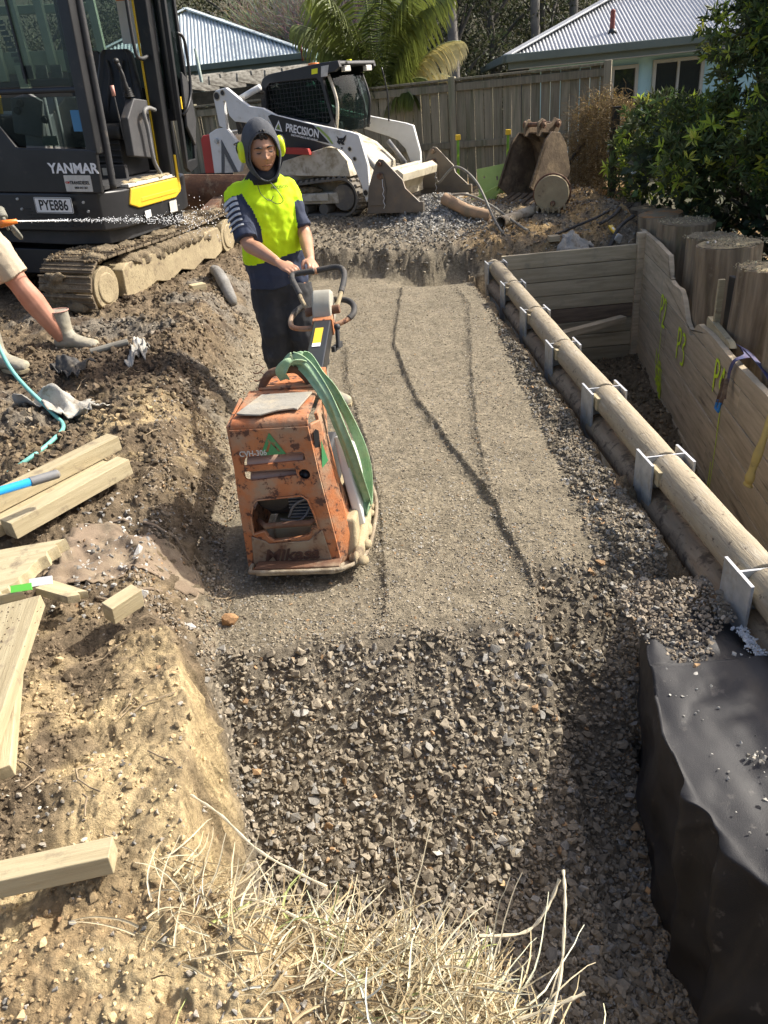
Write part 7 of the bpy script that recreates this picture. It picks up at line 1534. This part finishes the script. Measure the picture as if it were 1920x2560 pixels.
m=MB();P=[onG(-1.12+.30*math.cos(a)*(1+.1*math.sin(2*a)),2.58+.27*math.sin(a),.006) for a in np.linspace(-1.5,2.2,26)];m.tube(P,.007,6);tag(m.build('cloth_edge_cord',M_['mat'],None,sm=True),'rolled hem along the edge of the buried brown cloth','cloth hem')
# ---------------- timbers on the left ----------------
def timber(c,L,w_,h,yaw,lb,pitch=0,roll=0,name='timber_offcut',mt='wood_new',cat='timber offcut',n=1):
    o=MB().box((0,0,0),(L,w_,h)).build(name,M_[mt],None,.003,seg=2);o.location=c;o.rotation_euler=(roll,pitch,yaw);return tag(o,lb,cat)
ya=math.atan2(3.18-2.70,-1.18+1.54)
timber((-1.565,2.91,.50),1.05,.085,.07,ya,'long pale timber under the blue handle, back one of the pair',-.03)
timber((-1.345,2.91,.455),.60,.085,.075,ya,'pale timber offcut with a visible sawn end, front one of the pair',-.04)
timber((-1.50,2.88,.43),.8,.08,.06,ya,'pale timber lying beneath the pair near the blue handle',-.03)
t=thing('tool_handle',(-1.31,2.80,.61),'blue tool handle with a grey rubber grip resting on the pale timbers','tool handle');dv=V(-.26,-.24,.03).normalized()
MB().tube([V(0,0,0)+dv*.10,V(0,0,0)+dv*1.1],.017,12).build('blue_shaft',M_['blue'],t,sm=True);MB().tube([V(0,0,0),dv*.008,dv*.12],[.012,.0195,.0195],12).build('grey_grip',M_['grey'],t,.003,True)
def splinter(pl,z0,th,lb,loc,rot=(0,0,0),name='broken_plywood'):
    m=MB().prism(pl,-th/2,th/2,'Z');o=m.build(name,M_['wood_new'],None,.002,seg=1);o.location=loc;o.rotation_euler=rot;return tag(o,lb,'timber offcut')
sp=[(-.5,-.12),(-.02,-.14)]+[(random.uniform(-.010,.012)-.10+.0075*k,-.125+.0132*k) for k in range(20)]+[(.07,.15),(-.20,.17),(-.5,.05)]
splinter(sp,0,.05,'broken pale board with a splintered end and paper tags',(-1.24,2.27,.47),(R(4),R(-4),R(6)))
t=thing('paper_tags',(-1.225,2.165,.487),'green and white paper tags stapled on the broken board','tag',(R(-40),0,R(6)))
MB().box((.035,-.02,0),(.075,.005,.028)).build('white_tag',M_['label'],t);MB().box((-.03,-.022,-.012),(.07,.005,.024)).build('green_tag',mat('bright_green_card',(.15,.62,.08),None,5,.6),t)
splinter([(-.12,-.03),(.02,-.04),(.05,-.01),(.03,.0),(.06,.02),(-.10,.04)],0,.03,'small splinter of board below the broken board',(-1.12,2.18,.42),(R(-8),R(6),R(-20)))
timber((-1.155,1.60,.475),.95,.155,.045,math.atan2(2.02-1.25,-1.12+.98+.0),'wide pale plank speckled with dirt along the left edge',.02,R(-4))
timber((-1.20,1.72,.425),.80,.16,.04,math.atan2(2.02-1.25,-1.12+.86),'second pale plank lying under the speckled plank',.02,R(-3))
k=260;u=rng.uniform(-.45,.45,k);v=rng.normal(0,.045,k);th=math.atan2(.77,-.14);x=-1.155+u*math.cos(th)-v*math.sin(th);y=1.60+u*math.sin(th)+v*math.cos(th);kk=u>-.0;x,y=x[kk],y[kk]
scatter('dirt_crumbs',x,y,rng.uniform(.0015,.004,len(x)),soilc(x,y)*.6,TC,'crumbs of soil on the speckled plank',.1,zf=lambda a,b:np.full(len(a),.497)+.02*(b-1.6)*-1)
timber((-.86,1.055,.445),.40,.060,.05,R(8),'pale square timber across the bottom left of the picture',.0,R(-6))
timber((-.915,2.10,.41),.125,.055,.07,R(52),'small rough sawn block standing on the gravelly bank',0,R(8))
timber((-1.47,6.9,float(H(-1.47,6.9))+.03),.13,.10,.06,R(30),'small pale wood block behind the operator near the digger track')
m=MB();m.tube(spline([onG(-1.42,7.5,.04),onG(-1.30,7.15,.07),onG(-1.16,6.82,.05)],4),[.03,.045,.05,.05,.055,.06,.055,.05,.03],8);tag(m.build('driftwood',mat('grey_dead_wood',(.28,.27,.25),(.17,.16,.14),4,.9,st=(3,3,3),bump=.6),None,sm=True),'weathered grey branch lying on the bank behind the operator','branch')
# ---------------- dry grass at the bottom ----------------
def straw():
    vs=[];fs=[];cc=[];r=random.Random(21)
    def blade(p,d,L,w_,c,bend,seg=6):
        nonlocal vs,fs,cc
        d=d.normalized();o=len(vs);bd=V(r.gauss(0,1),r.gauss(0,1),r.gauss(-.3,.6))*bend;g=math.exp(r.gauss(0,.2))
        for s in range(seg+1):
            u=s/seg;sd=d.cross(V(.1,-.7,.7)).normalized()*w_*(1-.7*u);sd2=d.cross(sd).normalized()*w_*.5*(1-.7*u)
            vs+=[p-sd,p+sd2,p+sd];k=1;cc+=[tuple(q*g for q in c)]*3
            p=p+d*L/seg;d=(d+bd/seg+V(r.gauss(0,.10),r.gauss(0,.10),r.gauss(0,.10))).normalized()
        for s in range(seg):
            a=o+3*s;fs+=[(a,a+1,a+4,a+3),(a+1,a+2,a+5,a+4)]
    for i in range(1700):
        cx=r.choice([(-.04,.84,.11),(.03,.74,.08),(-.22,.95,.12),(.05,.66,.07),(-.38,1.0,.10),(-.12,.80,.12)]);x=r.gauss(cx[0],cx[2]);y=r.gauss(cx[1],.07);y=min(y,float(yedge(x))+.0)
        if y<.45:continue
        z=float(H(x,y))+r.uniform(-.01,.02);a=r.gauss(.9,1.2);d=V(math.cos(a)*.9,math.sin(a)*.6,r.uniform(-.10,.32))
        c=r.choice([(.66,.57,.38),(.58,.49,.30),(.46,.37,.22),(.74,.67,.48),(.34,.26,.15)]);c=c if r.random()>.02 else (.36,.40,.16)
        blade(V(x,y,z),d,r.uniform(.05,.17),r.uniform(.0013,.0032),c,.8)
    for (x,y,dx,dy,dz,L) in((-.05,.84,-.1,.9,.7,.26),(-.02,.83,.4,.8,.6,.22),(.1,.76,.35,.7,.7,.22),(.12,.72,.8,.5,.5,.25),(.16,.68,.6,.5,.5,.2),(-.3,1.02,-.3,.9,.4,.26),(-.22,.98,-.9,.5,.3,.28),(-.45,.95,.6,.5,.3,.2),(-.12,.93,.1,.9,.9,.2)):
        for k in range(2): blade(V(x+r.gauss(0,.02),y,float(H(x,y))),V(dx+r.gauss(0,.2),dy,dz+r.gauss(0,.15)),L,.0022,(.66,.58,.40),.3,9)
    # knobbly runners
    for pts in([(.17,.64,.40),(.23,.74,.43),(.27,.86,.46),(.285,.93,.46)],[(.10,.84,.42),(.19,.85,.40),(.24,.88,.42),(.275,.92,.45)],[(.10,.70,.37),(.2,.71,.40),(.27,.72,.42)],[(-.55,1.30,.36),(-.46,1.22,.37),(-.35,1.10,.38),(-.2,1.0,.38)],[(-.5,1.0,.36),(-.35,.98,.39),(-.2,.90,.38),(-.1,.86,.36)]):
        m=MB();P=spline([V(*p) for p in pts],7);m.tube(P,[.0030*(1+.35*math.sin(i*1.9)) for i in range(len(P))],6);o=len(vs);vs+=[Vector(v) for v in m.v];f2=[tuple(q+o for q in f) for f in m.f if len(f)==4];fs+=f2;cc+=[(.70,.62,.44)]*len(m.v)
    o=npmesh('dry_grass',[tuple(v) for v in vs],fs,M_['straw'],np.clip(np.array(cc),.02,.8));tag(o,'tuft of dry straw grass and runners on the bottom edge of the bank','dry grass',kind='stuff')
straw()
def twigs():
    r=random.Random(31);m=MB()
    for i in range(170):
        x=r.uniform(-2.0,-.6);y=r.uniform(1.1,5.0);a=r.uniform(0,6.28);L=r.uniform(.04,.14);P=[onG(x+math.cos(a)*L*k/3+r.gauss(0,.006),y+math.sin(a)*L*k/3+r.gauss(0,.006),.012) for k in range(4)];m.tube(P,r.uniform(.0012,.0028),4)
    tag(m.build('twigs',mat('pale_root',(.34,.26,.16),(.22,.17,.11),9,.9),None,fix=False),'thin pale roots and twigs scattered over the bank','twigs',kind='stuff')
twigs()
